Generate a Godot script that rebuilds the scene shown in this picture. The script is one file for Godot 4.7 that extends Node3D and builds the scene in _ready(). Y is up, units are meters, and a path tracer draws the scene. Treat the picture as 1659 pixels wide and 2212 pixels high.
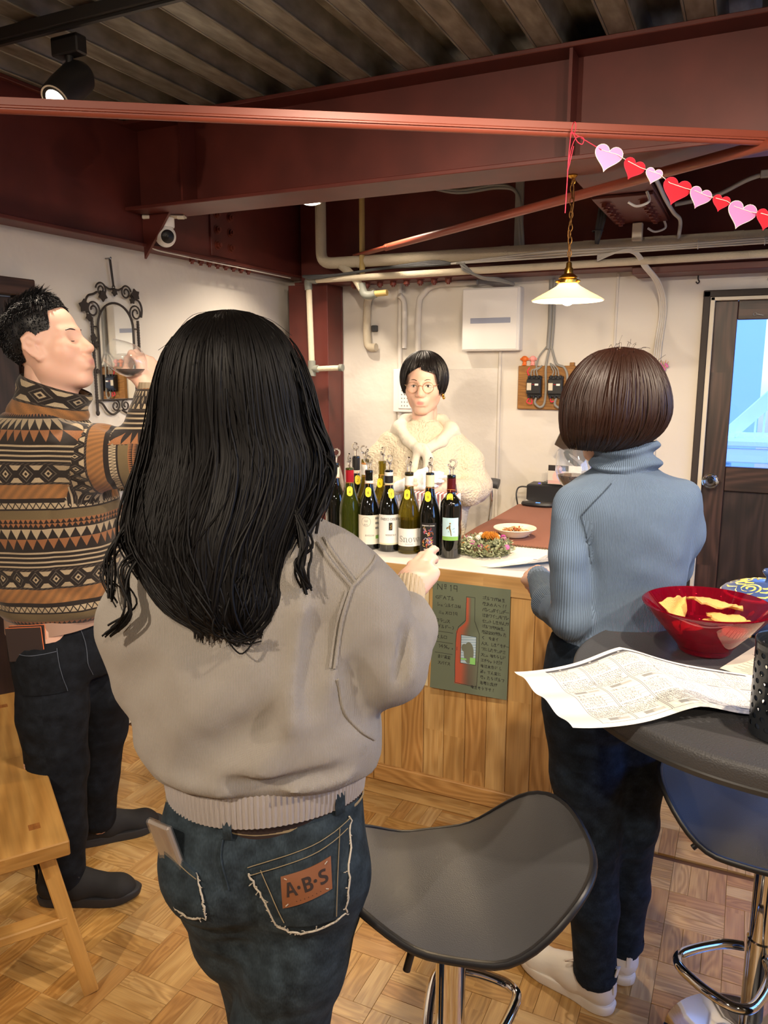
extends Node3D

const YAW := 0.43982297
const SKIN := Color(0.93, 0.72, 0.60)
var M := {}
var taken := {}
var rng := RandomNumberGenerator.new()


func _ready() -> void:
	# camera
	var cam := Camera3D.new()
	cam.name = "camera"
	cam.fov = 67.02
	cam.near = 0.05
	cam.far = 60.0
	cam.position = Vector3(0, 1.55, 0)
	cam.rotation = Vector3(deg_to_rad(-10.4), deg_to_rad(25.2), 0)
	add_child(cam)
	cam.current = true
	# sky and exposure
	var env := Environment.new()
	env.background_mode = Environment.BG_SKY
	var sky := Sky.new()
	var sm := ProceduralSkyMaterial.new()
	sm.sky_top_color = Color(0.36, 0.56, 0.95)
	sm.sky_horizon_color = Color(0.60, 0.78, 1.0)
	sm.ground_bottom_color = Color(0.3, 0.36, 0.45)
	sm.ground_horizon_color = Color(0.5, 0.62, 0.8)
	sm.sun_angle_max = 0.0
	sky.sky_material = sm
	env.sky = sky
	env.background_energy_multiplier = 4.0
	env.tonemap_mode = Environment.TONE_MAPPER_LINEAR
	env.tonemap_exposure = 1.5
	env.sdfgi_enabled = true
	env.ssao_enabled = true
	env.ssil_enabled = true
	var we := WorldEnvironment.new()
	we.name = "world_environment"
	we.environment = env
	add_child(we)
	rng.seed = 7
	make_materials()
	build_shell()
	build_floor()
	build_beams()
	build_lamps()
	build_doors()
	build_outside()
	build_pipes()
	build_wall_things()
	build_counter()
	build_bottles()
	build_counter_things()
	build_table()
	build_table_things()
	build_stools()
	build_bench()
	build_garland()
	build_front_woman()
	build_man()
	build_blue_woman()
	build_bartender()


func warm(k := 1.0) -> Color:
	return Color(1.0, 0.86, 0.68).lerp(Color(1, 1, 1), 1.0 - k)


func spot(called: String, at: Vector3, to: Vector3, energy: float, angle: float, size := 0.03, col := Color(1.0, 0.92, 0.82)) -> SpotLight3D:
	var l := SpotLight3D.new()
	l.name = called
	l.light_color = col
	l.light_energy = energy
	l.spot_angle = angle
	l.spot_angle_attenuation = 0.6
	l.spot_range = 12.0
	l.spot_attenuation = 2.0
	l.light_size = size
	l.shadow_enabled = true
	add_child(l)
	l.position = at
	l.look_at_from_position(at, to, Vector3.UP if absf((to - at).normalized().y) < 0.98 else Vector3.RIGHT)
	return l


func omni(called: String, at: Vector3, energy: float, size := 0.03, col := Color(1.0, 0.92, 0.82)) -> OmniLight3D:
	var l := OmniLight3D.new()
	l.name = called
	l.light_color = col
	l.light_energy = energy
	l.omni_range = 12.0
	l.omni_attenuation = 2.0
	l.light_size = size
	l.shadow_enabled = true
	add_child(l)
	l.position = at
	return l


# ---------------------------------------------------------------- helpers
class MB:
	var v := PackedVector3Array()
	var uv := PackedVector2Array()
	var col := PackedColorArray()
	var idx := PackedInt32Array()
	var xf := Transform3D.IDENTITY
	var c := Color.WHITE
	var flip := false
	var fixed := PackedVector3Array()

	func at(t: Transform3D) -> MB:
		xf = t
		flip = t.basis.determinant() < 0.0
		return self

	func p(a: Vector3, t := Vector2.ZERO) -> int:
		v.append(xf * a)
		uv.append(t)
		col.append(c)
		return v.size() - 1

	func tri(a: int, b: int, d: int) -> void:
		idx.append(a)
		if flip:
			idx.append(d)
			idx.append(b)
		else:
			idx.append(b)
			idx.append(d)

	func quad(a: int, b: int, d: int, e: int) -> void:
		tri(a, b, d)
		tri(a, d, e)

	func fq(a: Vector3, b: Vector3, d: Vector3, e: Vector3, ua := Vector2.ZERO, ub := Vector2.ZERO, ud := Vector2.ZERO, ue := Vector2.ZERO) -> void:
		quad(p(a, ua), p(b, ub), p(d, ud), p(e, ue))

	func box(ctr: Vector3, s: Vector3, bev := 0.002, uo := Vector2.ZERO) -> MB:
		var h := s * 0.5
		bev = minf(bev, minf(h.x, minf(h.y, h.z)) * 0.8)
		var la := 0 if s.x >= s.y and s.x >= s.z else (1 if s.y >= s.z else 2)
		var g := {}
		for a in 3:
			var u := (a + 1) % 3
			var w := (a + 2) % 3
			for sg in [-1, 1]:
				for su in [-1, 1]:
					for sw in [-1, 1]:
						var q := Vector3.ZERO
						q[a] = sg * h[a]
						q[u] = su * (h[u] - bev)
						q[w] = sw * (h[w] - bev)
						g[[a, sg, su, sw]] = q
		for a in 3:
			var u := (a + 1) % 3
			var w := (a + 2) % 3
			for sg in [-1, 1]:
				var k := [[-1, -1], [1, -1], [1, 1], [-1, 1]]
				if sg < 0:
					k.reverse()
				var ids := []
				for e in k:
					var q: Vector3 = g[[a, sg, e[0], e[1]]]
					var t := Vector2(q[u], q[w])
					if u == la or (w != la and s[u] > s[w]):
						t = Vector2(q[w], q[u])
					ids.append(p(ctr + q, t + uo))
				quad(ids[0], ids[1], ids[2], ids[3])
		if bev <= 0.0:
			return self
		for a in 3:
			var b := (a + 1) % 3
			for sa in [-1, 1]:
				for sb in [-1, 1]:
					var am: Vector3 = g[[a, sa, sb, -1]]
					var ap: Vector3 = g[[a, sa, sb, 1]]
					var bm: Vector3 = g[[b, sb, -1, sa]]
					var bp: Vector3 = g[[b, sb, 1, sa]]
					if sa * sb > 0:
						fq(ctr + am, ctr + bm, ctr + bp, ctr + ap, uo, uo, uo, uo)
					else:
						fq(ctr + ap, ctr + bp, ctr + bm, ctr + am, uo, uo, uo, uo)
		for sx in [-1, 1]:
			for sy in [-1, 1]:
				for sz in [-1, 1]:
					var x: Vector3 = ctr + g[[0, sx, sy, sz]]
					var y: Vector3 = ctr + g[[1, sy, sz, sx]]
					var z: Vector3 = ctr + g[[2, sz, sx, sy]]
					if sx * sy * sz > 0:
						tri(p(x, uo), p(y, uo), p(z, uo))
					else:
						tri(p(x, uo), p(z, uo), p(y, uo))
		return self

	# box whose centre line runs from a to b
	func bar(a: Vector3, b: Vector3, w: float, t: float, bev := 0.002, up := Vector3.UP) -> MB:
		var keep := xf
		var d := (b - a).normalized()
		if absf(d.dot(up)) > 0.98:
			up = Vector3(0, 0, 1)
		var x := up.cross(d).normalized()
		xf = keep * Transform3D(Basis(x, d, x.cross(d)), (a + b) * 0.5)
		box(Vector3.ZERO, Vector3(w, a.distance_to(b), t), bev, Vector2(a.x * 3.1, a.z * 1.7))
		xf = keep
		return self

	func ring_skin(r: Array, closed := true, caps := true, us := 1.0, vs := 1.0) -> void:
		var n: int = r[0].size()
		var start := v.size()
		var m := n + 1 if closed else n
		for i in r.size():
			for j in m:
				p(r[i][j % n], Vector2(us * j / float(m - 1), vs * i / float(r.size() - 1)))
		for i in r.size() - 1:
			for j in m - 1:
				var a := start + i * m + j
				quad(a, a + 1, a + m + 1, a + m)
		if caps and closed:
			for e in 2:
				var ring: PackedVector3Array = r[0] if e == 0 else r[r.size() - 1]
				var ctr := Vector3.ZERO
				for q in ring:
					ctr += q
				var k := p(ctr / n)
				var s0 := v.size()
				for q in ring:
					p(q)
				for j in n:
					if e == 0:
						tri(k, s0 + (j + 1) % n, s0 + j)
					else:
						tri(k, s0 + j, s0 + (j + 1) % n)

	# rad: a number or an array along the path; sq flattens the section
	func tube(pts, rad, sides := 8, caps := true, sq := 1.0, hint := Vector3.ZERO) -> MB:
		var n: int = pts.size()
		var rings := []
		var prev := Vector3.ZERO
		var run := 0.0
		for i in n:
			var t: Vector3 = (pts[mini(i + 1, n - 1)] - pts[maxi(i - 1, 0)]).normalized()
			var x: Vector3
			if i == 0:
				x = hint if hint != Vector3.ZERO else (Vector3(0, 1, 0) if absf(t.y) < 0.9 else Vector3(1, 0, 0))
			else:
				x = prev
			x = (x - t * x.dot(t)).normalized()
			prev = x
			var y := t.cross(x)
			var r: float = rad if rad is float else rad[i]
			var ring := PackedVector3Array()
			for j in sides:
				var a := TAU * j / sides
				ring.append(pts[i] + x * cos(a) * r * sq + y * sin(a) * r)
			rings.append(ring)
			if i > 0:
				run += pts[i].distance_to(pts[i - 1])
		ring_skin(rings, true, caps, 1.0, run)
		return self

	func torus(ctr: Vector3, nrm: Vector3, R: float, r: float, n := 32, sides := 8) -> MB:
		var x := nrm.cross(Vector3(0.3, 0.9, 0.2)).normalized()
		var y := nrm.normalized().cross(x)
		var rings := []
		for i in n + 1:
			var a := TAU * i / n
			var d := x * cos(a) + y * sin(a)
			var ring := PackedVector3Array()
			for j in sides:
				var b := TAU * j / sides
				ring.append(ctr + d * (R + r * cos(b)) + nrm.normalized() * r * sin(b))
			rings.append(ring)
		# orientation: d x tangent
		var rev := []
		for ring in rings:
			var q: PackedVector3Array = ring.duplicate()
			q.reverse()
			rev.append(q)
		ring_skin(rev, true, false)
		return self

	# profile of (radius, height) from the bottom of the outside up; sharp corners keep their edge
	func lathe(prof: Array, seg := 32, crease := 40.0, ctr := Vector3.ZERO, us := 1.0) -> MB:
		var n := prof.size()
		var prev_ring := -1
		var run := 0.0
		for i in n:
			if i > 0:
				run += prof[i].distance_to(prof[i - 1])
			var sharp := false
			if i > 0 and i < n - 1:
				var d0: Vector2 = (prof[i] - prof[i - 1]).normalized()
				var d1: Vector2 = (prof[i + 1] - prof[i]).normalized()
				sharp = rad_to_deg(absf(d0.angle_to(d1))) > crease
			var first := v.size()
			for pass_no in (2 if sharp else 1):
				for j in seg + 1:
					var a := TAU * j / seg
					p(ctr + Vector3(prof[i].x * cos(a), prof[i].y, -prof[i].x * sin(a)), Vector2(us * j / seg, run))
			if prev_ring >= 0:
				for j in seg:
					quad(prev_ring + j, prev_ring + j + 1, first + j + 1, first + j)
			prev_ring = first + (seg + 1 if sharp else 0)
		return self

	func ball(ctr: Vector3, r: Vector3, seg := 16, rows := 10) -> MB:
		var start := v.size()
		for i in rows + 1:
			var t := PI * i / rows
			for j in seg + 1:
				var a := TAU * j / seg
				p(ctr + Vector3(r.x * sin(t) * cos(a), -r.y * cos(t), -r.z * sin(t) * sin(a)), Vector2(float(j) / seg, float(i) / rows))
		for i in rows:
			for j in seg:
				var a := start + i * (seg + 1) + j
				quad(a, a + 1, a + seg + 2, a + seg + 1)
		return self

	# outline in xy, counter-clockwise, from z0 to z1
	func prism(poly: PackedVector2Array, z0: float, z1: float) -> MB:
		if Geometry2D.is_polygon_clockwise(poly):
			poly = poly.duplicate()
			poly.reverse()
		var t := Geometry2D.triangulate_polygon(poly)
		for side in 2:
			var s := v.size()
			for q in poly:
				p(Vector3(q.x, q.y, z1 if side == 0 else z0), q)
			for i in range(0, t.size(), 3):
				var a := poly[t[i]]
				var ccw: bool = (poly[t[i + 1]] - a).cross(poly[t[i + 2]] - a) > 0.0
				if ccw == (side == 0):
					tri(s + t[i], s + t[i + 1], s + t[i + 2])
				else:
					tri(s + t[i], s + t[i + 2], s + t[i + 1])
		for i in poly.size():
			var a := poly[i]
			var b := poly[(i + 1) % poly.size()]
			fq(Vector3(a.x, a.y, z0), Vector3(b.x, b.y, z0), Vector3(b.x, b.y, z1), Vector3(a.x, a.y, z1), a, b, b, a)
		return self

	# surface from a function (s, t in 0..1) -> point, normal side = ds x dt; thick > 0 closes it
	func sheet(nu: int, nv: int, fn: Callable, thick := 0.0, us := 1.0, vs := 1.0) -> MB:
		var pts := PackedVector3Array()
		for j in nv + 1:
			for i in nu + 1:
				pts.append(fn.call(float(i) / nu, float(j) / nv))
		var s := v.size()
		var w := nu + 1
		for j in nv + 1:
			for i in nu + 1:
				p(pts[j * w + i], Vector2(us * i / nu, vs * j / nv))
		for j in nv:
			for i in nu:
				var a := s + j * w + i
				quad(a, a + 1, a + w + 1, a + w)
		if thick <= 0.0:
			return self
		var low := PackedVector3Array()
		for j in nv + 1:
			for i in nu + 1:
				var du := pts[j * w + mini(i + 1, nu)] - pts[j * w + maxi(i - 1, 0)]
				var dv := pts[mini(j + 1, nv) * w + i] - pts[maxi(j - 1, 0) * w + i]
				low.append(pts[j * w + i] - du.cross(dv).normalized() * thick)
		var b := v.size()
		for j in nv + 1:
			for i in nu + 1:
				p(low[j * w + i], Vector2(us * i / nu, vs * j / nv))
		for j in nv:
			for i in nu:
				var a := b + j * w + i
				quad(a, a + w, a + w + 1, a + 1)
		for i in nu:
			fq(low[i], low[i + 1], pts[i + 1], pts[i])
			fq(pts[nv * w + i], pts[nv * w + i + 1], low[nv * w + i + 1], low[nv * w + i])
		for j in nv:
			fq(pts[j * w], pts[(j + 1) * w], low[(j + 1) * w], low[j * w])
			fq(low[j * w + nu], low[(j + 1) * w + nu], pts[(j + 1) * w + nu], pts[j * w + nu])
		return self

	func mesh(colored := false) -> ArrayMesh:
		var nrm := PackedVector3Array()
		nrm.resize(v.size())
		var out := PackedInt32Array()
		out.resize(idx.size())
		for i in range(0, idx.size(), 3):
			var a := idx[i]
			var b := idx[i + 1]
			var d := idx[i + 2]
			var f := (v[b] - v[a]).cross(v[d] - v[a])
			nrm[a] += f
			nrm[b] += f
			nrm[d] += f
			out[i] = a
			out[i + 1] = d
			out[i + 2] = b
		for i in nrm.size():
			nrm[i] = nrm[i].normalized() if nrm[i].length_squared() > 0.0 else Vector3.UP
		if fixed.size() == v.size():
			nrm = fixed
		var arr := []
		arr.resize(Mesh.ARRAY_MAX)
		arr[Mesh.ARRAY_VERTEX] = v
		arr[Mesh.ARRAY_NORMAL] = nrm
		arr[Mesh.ARRAY_TEX_UV] = uv
		if colored:
			arr[Mesh.ARRAY_COLOR] = col
		arr[Mesh.ARRAY_INDEX] = out
		var m := ArrayMesh.new()
		m.add_surface_from_arrays(Mesh.PRIMITIVE_TRIANGLES, arr)
		return m


func numbered(called: String) -> String:
	if not taken.has(called):
		taken[called] = 0
		return called
	taken[called] += 1
	return "%s_%03d" % [called, taken[called]]


func mi(called: String, mesh: Mesh, mat: Material, parent: Node = null) -> MeshInstance3D:
	var o := MeshInstance3D.new()
	o.name = called if parent else numbered(called)
	o.mesh = mesh
	o.material_override = mat
	(parent if parent else self).add_child(o, true)
	return o


func part(called: String, b: MB, mat: Material, parent: Node, colored := false) -> MeshInstance3D:
	return mi(called, b.mesh(colored), mat, parent)


func tag(o: Node, label: String, category: String, group := "") -> Node:
	o.set_meta("label", label)
	o.set_meta("category", category)
	if group:
		o.set_meta("group", group)
	return o


func thing(called: String, label: String, category: String, at := Vector3.ZERO, turn := 0.0, group := "") -> Node3D:
	var o := Node3D.new()
	o.name = numbered(called)
	add_child(o)
	o.position = at
	o.rotation.y = turn
	tag(o, label, category, group)
	return o


func struct(called: String, b: MB, mat: Material) -> MeshInstance3D:
	var o := part(called, b, mat, null)
	o.set_meta("kind", "structure")
	return o


func dup(o: Node3D, label: String, at: Vector3, turn: float) -> Node3D:
	var base := String(o.name)
	var r: Node3D = o.duplicate()
	r.name = numbered(base)
	add_child(r)
	r.position = at
	r.rotation.y = turn
	r.set_meta("label", label)
	return r


# point from the camera's level axes: x to its right, y height, d ahead
func ahead(x: float, y: float, d: float) -> Vector3:
	return Vector3(x * cos(YAW) - d * sin(YAW), y, -x * sin(YAW) - d * cos(YAW))


func bez(a: Vector3, b: Vector3, c: Vector3, d: Vector3, n: int) -> PackedVector3Array:
	var r := PackedVector3Array()
	for i in n + 1:
		r.append(a.bezier_interpolate(b, c, d, float(i) / n))
	return r


# smooth path through points
func smooth(pts: Array, n := 6, closed := false) -> PackedVector3Array:
	var r := PackedVector3Array()
	var k := pts.size()
	var last := k if closed else k - 1
	for i in last:
		var a: Vector3 = pts[(i - 1 + k) % k] if closed else pts[maxi(i - 1, 0)]
		var b: Vector3 = pts[i]
		var c: Vector3 = pts[(i + 1) % k]
		var d: Vector3 = pts[(i + 2) % k] if closed else pts[mini(i + 2, k - 1)]
		for j in n:
			r.append(b.cubic_interpolate(c, a, d, float(j) / n))
	if not closed:
		r.append(pts[k - 1])
	return r


func smooth2(pts: Array, n := 6, closed := false) -> PackedVector2Array:
	var q := []
	for p in pts:
		q.append(Vector3(p.x, p.y, 0))
	var r := PackedVector2Array()
	for p in smooth(q, n, closed):
		r.append(Vector2(p.x, p.y))
	return r


func text_mesh(s: String, height: float, depth := 0.0006, font := "Droid Sans", weight := 400) -> Array:
	var f := SystemFont.new()
	f.font_names = PackedStringArray([font])
	f.font_weight = weight
	var t := TextMesh.new()
	t.text = s
	t.font = f
	t.font_size = 32
	t.pixel_size = height / 23.0
	t.depth = depth
	t.curve_step = 2.0
	return t.surface_get_arrays(0) if t.get_surface_count() else []


# lettering: flat, or bent round a vertical cylinder of radius bend (front = +z)
func letters(b: MB, s: String, height: float, at: Transform3D, bend := 0.0, depth := 0.0006, font := "Droid Sans", weight := 400) -> void:
	var a := text_mesh(s, height, depth, font, weight)
	if a.is_empty():
		return
	var start := b.v.size()
	var vs: PackedVector3Array = a[Mesh.ARRAY_VERTEX]
	var ix: PackedInt32Array = a[Mesh.ARRAY_INDEX]
	for q in vs:
		var w := q
		if bend > 0.0:
			var th := q.x / bend
			w = Vector3(sin(th) * (bend + q.z), q.y, cos(th) * (bend + q.z))
		b.p(at * w)
	for i in range(0, ix.size(), 3):
		b.tri(start + ix[i], start + ix[i + 2], start + ix[i + 1])


# ---------------------------------------------------------------- materials
func hexc(h: String) -> Color:
	return Color.html(h)


func mk(key: String, c: Color, rough := 0.6, metal := 0.0) -> StandardMaterial3D:
	var m := StandardMaterial3D.new()
	m.resource_name = key
	m.albedo_color = c
	m.roughness = rough
	m.metallic = metal
	M[key] = m
	return m


func img_tex(w: int, h: int, fn: Callable) -> ImageTexture:
	var d := PackedByteArray()
	d.resize(w * h * 3)
	var k := 0
	for y in h:
		for x in w:
			var c: Color = fn.call(x, y)
			d[k] = int(clampf(c.r, 0, 1) * 255.0)
			d[k + 1] = int(clampf(c.g, 0, 1) * 255.0)
			d[k + 2] = int(clampf(c.b, 0, 1) * 255.0)
			k += 3
	return ImageTexture.create_from_image(Image.create_from_data(w, h, false, Image.FORMAT_RGB8, d))


func noise(seed_no: int, freq: float, oct := 3) -> FastNoiseLite:
	var n := FastNoiseLite.new()
	n.seed = seed_no
	n.noise_type = FastNoiseLite.TYPE_SIMPLEX_SMOOTH
	n.frequency = freq
	n.fractal_octaves = oct
	return n


func noise_tex(seed_no: int, freq: float, size := 256, normal := 0.0, oct := 4) -> NoiseTexture2D:
	var t := NoiseTexture2D.new()
	t.width = size
	t.height = size
	t.seamless = true
	t.noise = noise(seed_no, freq, oct)
	if normal > 0.0:
		t.as_normal_map = true
		t.bump_strength = normal
	return t


# wood: grain along v; values near white, tinted by albedo
func wood_tex(seed_no: int, rings: float, contrast: float, w := 192, h := 384) -> ImageTexture:
	var a := noise(seed_no, 0.006, 2)
	var b := noise(seed_no + 1, 0.05, 3)
	return img_tex(w, h, func(x: int, y: int):
		var g := a.get_noise_2d(x * 1.6, y * 0.32)
		var band := sin((x * 0.02 + g * 2.6) * rings)
		var fine := b.get_noise_2d(x * 3.0, y * 0.12)
		var k := 0.80 + contrast * (0.34 * band + 0.42 * fine + 0.25 * g)
		return Color(k * 1.0, k * (0.985 + 0.02 * band), k * (0.95 + 0.05 * band)))


func wood(key: String, c: Color, tex: Texture2D, rough := 0.45, scale := 6.0) -> StandardMaterial3D:
	var m := mk(key, c, rough)
	m.albedo_texture = tex
	m.uv1_scale = Vector3(scale, scale * 0.5, 1)
	return m


func bump(m: StandardMaterial3D, t: Texture2D, cm: float, tri_scale := 0.0, world := false) -> StandardMaterial3D:
	m.heightmap_enabled = true
	m.heightmap_texture = t
	m.heightmap_scale = cm
	if tri_scale > 0.0:
		m.uv1_triplanar = true
		m.uv1_world_triplanar = world
		m.uv1_scale = Vector3.ONE * tri_scale
	return m


func glass(key: String, c: Color, alpha := 0.06) -> StandardMaterial3D:
	var m := mk(key, Color(c.r, c.g, c.b, alpha), 0.02)
	m.transparency = BaseMaterial3D.TRANSPARENCY_ALPHA
	m.metallic_specular = 0.5
	return m


func solid_glass(key: String, c: Color, alpha := 0.1) -> StandardMaterial3D:
	var m := mk(key, Color(c.r, c.g, c.b, alpha), 0.02)
	m.refraction_enabled = true
	m.refraction_scale = 0.05
	return m


func glow(key: String, c: Color, e: float) -> StandardMaterial3D:
	var m := mk(key, c, 0.4)
	m.emission_enabled = true
	m.emission = c
	m.emission_energy_multiplier = e
	return m


func make_materials() -> void:
	var wa := wood_tex(3, 4.0, 0.13)
	var wb := wood_tex(11, 7.0, 0.17)
	var wd := wood_tex(21, 6.0, 0.5)
	var nz := noise_tex(5, 0.02, 256)
	var fine := noise_tex(6, 0.12, 256)
	var wall := mk("wall", hexc("d9d4cb"), 0.85)
	bump(wall, nz, 0.25, 1.3, true)
	var wallr := mk("wall_patch", hexc("d3cec6"), 0.8)
	bump(wallr, nz, 0.2, 2.3, true)
	var red := mk("red_steel", hexc("652a22"), 0.5)
	var rt := NoiseTexture2D.new()
	rt.seamless = true
	rt.width = 256
	rt.height = 256
	rt.noise = noise(9, 0.012, 4)
	var gr := Gradient.new()
	gr.set_color(0, Color(0.82, 0.80, 0.80))
	gr.set_color(1, Color(1, 1, 1))
	rt.color_ramp = gr
	red.albedo_texture = rt
	red.uv1_triplanar = true
	red.uv1_world_triplanar = true
	red.uv1_scale = Vector3.ONE * 1.2
	mk("red_rod", hexc("86402f"), 0.42)
	mk("bolt", hexc("6a2c1e"), 0.5)
	var deck := mk("deck", hexc("a5a195"), 0.42, 0.4)
	var dt := NoiseTexture2D.new()
	dt.seamless = true
	dt.width = 256
	dt.height = 256
	dt.noise = noise(14, 0.03, 5)
	var g2 := Gradient.new()
	g2.set_color(0, Color(0.62, 0.61, 0.58))
	g2.set_color(1, Color(1, 1, 1))
	dt.color_ramp = g2
	deck.albedo_texture = dt
	deck.uv1_triplanar = true
	deck.uv1_world_triplanar = true
	deck.uv1_scale = Vector3(2.5, 2.5, 0.8)
	mk("concrete", hexc("77746e"), 0.9)
	for i in 7:
		wood("parquet_%d" % i, hexc(["e3b672", "d9a860", "e9c081", "d09b56", "dfb06c", "e6ba78", "d5a260"][i]), wb if i % 2 else wa, 0.36, 6.5)
	mk("parquet_base", hexc("5b3a1c"), 0.7)
	wood("pine", hexc("e3b36e"), wa, 0.45, 4.0)
	wood("pine_b", hexc("dba763"), wb, 0.45, 4.0)
	wood("pine_c", hexc("e9bd7a"), wa, 0.45, 5.0)
	wood("apron", hexc("e6b878"), wa, 0.42, 3.0)
	wood("bench", hexc("e2ad62"), wa, 0.4, 3.0)
	wood("bench_dark", hexc("b8783c"), wb, 0.45, 5.0)
	wood("dark_wood", hexc("4a3128"), wd, 0.45, 2.2)
	wood("darker_wood", hexc("33221d"), wd, 0.5, 2.2)
	wood("board", hexc("b5803f"), wb, 0.6, 6.0)
	mk("black_edge", hexc("2b211b"), 0.6)
	mk("jamb", hexc("d8cfba"), 0.5)
	mk("white_top", hexc("ece8df"), 0.4)
	mk("white_plastic", hexc("eceae6"), 0.35)
	mk("cream_plastic", hexc("cfc6b2"), 0.4)
	var pl := mk("lagging", hexc("cbc0a9"), 0.8)
	bump(pl, fine, 0.15, 6.0)
	mk("old_pipe", hexc("b79e62"), 0.5)
	mk("grey_plastic", hexc("7d8078"), 0.5)
	mk("cable_white", hexc("d3cfc6"), 0.5)
	mk("cable_grey", hexc("8b8a85"), 0.5)
	mk("cable_dark", hexc("38393b"), 0.5)
	mk("black_plastic", hexc("17171a"), 0.4)
	mk("black_metal", hexc("1f1d1c"), 0.45)
	mk("iron", hexc("2a2320"), 0.55)
	mk("chrome", hexc("d8d8d8"), 0.06, 1.0)
	mk("steel", hexc("9a9a98"), 0.3, 1.0)
	mk("brass", hexc("c99b45"), 0.25, 1.0)
	mk("chain", hexc("8a6237"), 0.4, 1.0)
	mk("mirror", hexc("e9ebe8"), 0.015, 1.0)
	mk("yellow_tag", hexc("f5dc1e"), 0.45)
	mk("ink", hexc("1d1c1b"), 0.6)
	mk("orange_string", hexc("c98a4a"), 0.7)
	mk("paper", hexc("f1efe9"), 0.7)
	mk("cream_label", hexc("ebe4d2"), 0.55)
	mk("white_label", hexc("eeece6"), 0.5)
	mk("black_label", hexc("191718"), 0.5)
	mk("gold", hexc("b08d4a"), 0.35, 0.8)
	mk("blue_label", hexc("b9dbe3"), 0.5)
	mk("green", hexc("7fae52"), 0.55)
	mk("red_foil", hexc("b3202e"), 0.3, 0.3)
	mk("dark_red_foil", hexc("5d1616"), 0.3, 0.3)
	mk("cream_foil", hexc("e5dcba"), 0.4)
	mk("cork", hexc("c98a4e"), 0.7)
	var dg := mk("dark_glass", hexc("0d0e0a"), 0.04)
	dg.clearcoat_enabled = true
	dg.clearcoat = 1.0
	dg.clearcoat_roughness = 0.02
	solid_glass("olive_glass", hexc("8a7a1e"), 0.12)
	solid_glass("green_glass", hexc("6d7a2a"), 0.2)
	solid_glass("clear_solid", hexc("f4f6f6"), 0.0)
	solid_glass("ruby", hexc("b0102f"), 0.22)
	glass("thin_glass", hexc("e8eeee"), 0.04)
	glass("pane", hexc("dfeef5"), 0.03)
	var wine := mk("wine", hexc("2a0509"), 0.05)
	wine.metallic_specular = 0.5
	var cl := mk("brown_cloth", hexc("8a5a47"), 0.85)
	bump(cl, fine, 0.05, 9.0)
	mk("fringe", hexc("5b4630"), 0.9)
	mk("plate", hexc("efe6cc"), 0.35)
	mk("crumb", hexc("b07a3e"), 0.8)
	var leather := mk("black_leather", hexc("464648"), 0.46)
	bump(leather, noise_tex(31, 0.22, 256), 0.06, 7.0)
	var tt := mk("table_top", hexc("454547"), 0.5)
	bump(tt, noise_tex(32, 0.18, 256), 0.08, 6.0)
	mk("table_band", hexc("4c4c4c"), 0.35, 0.6)
	mk("glaze_blue", hexc("43588c"), 0.18)
	mk("glaze_yellow", hexc("ecd968"), 0.22)
	mk("glaze_cream", hexc("e7dfc6"), 0.25)
	mk("dark_enamel", hexc("22262b"), 0.2)
	var chip := mk("flatbread", hexc("dfae62"), 0.75)
	bump(chip, fine, 0.12, 12.0)
	mk("pink_felt", hexc("e58cbf"), 0.9)
	mk("pink_felt_b", hexc("d878b0"), 0.9)
	mk("red_felt", hexc("b51328"), 0.9)
	mk("red_thread", hexc("d8304a"), 0.8)
	mk("white_thread", hexc("e8dcd2"), 0.8)
	var pp := mk("print_paper", Color.WHITE, 0.75)
	pp.albedo_texture = notes_tex()
	pp.uv1_scale = Vector3(1, -1, 1)
	glow("bulb_glow", Color(1.0, 0.93, 0.80), 14.0)
	glow("disc_glow", Color(1.0, 0.95, 0.86), 5.0)
	glow("pendant_bulb", Color(1.0, 0.92, 0.76), 9.0)
	glow("led_blue", Color(0.25, 0.5, 1.0), 2.2)
	glow("led_violet", Color(0.3, 0.25, 1.0), 2.0)
	var sh := mk("milk_glass", hexc("f3f0e8"), 0.2)
	sh.backlight_enabled = true
	sh.backlight = Color(0.9, 0.87, 0.8)
	mk("out_wall", hexc("c2d0e6"), 0.9)
	mk("out_white", hexc("f4f8fa"), 0.6)
	mk("out_teal", hexc("a9d5dc"), 0.7)
	mk("out_ground", hexc("9aa4ac"), 0.9)


# ---------------------------------------------------------------- the setting
const FL_X0 := -2.4
const FL_X1 := 1.75
const BACK := -3.9
const FRONT := 2.2


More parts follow.
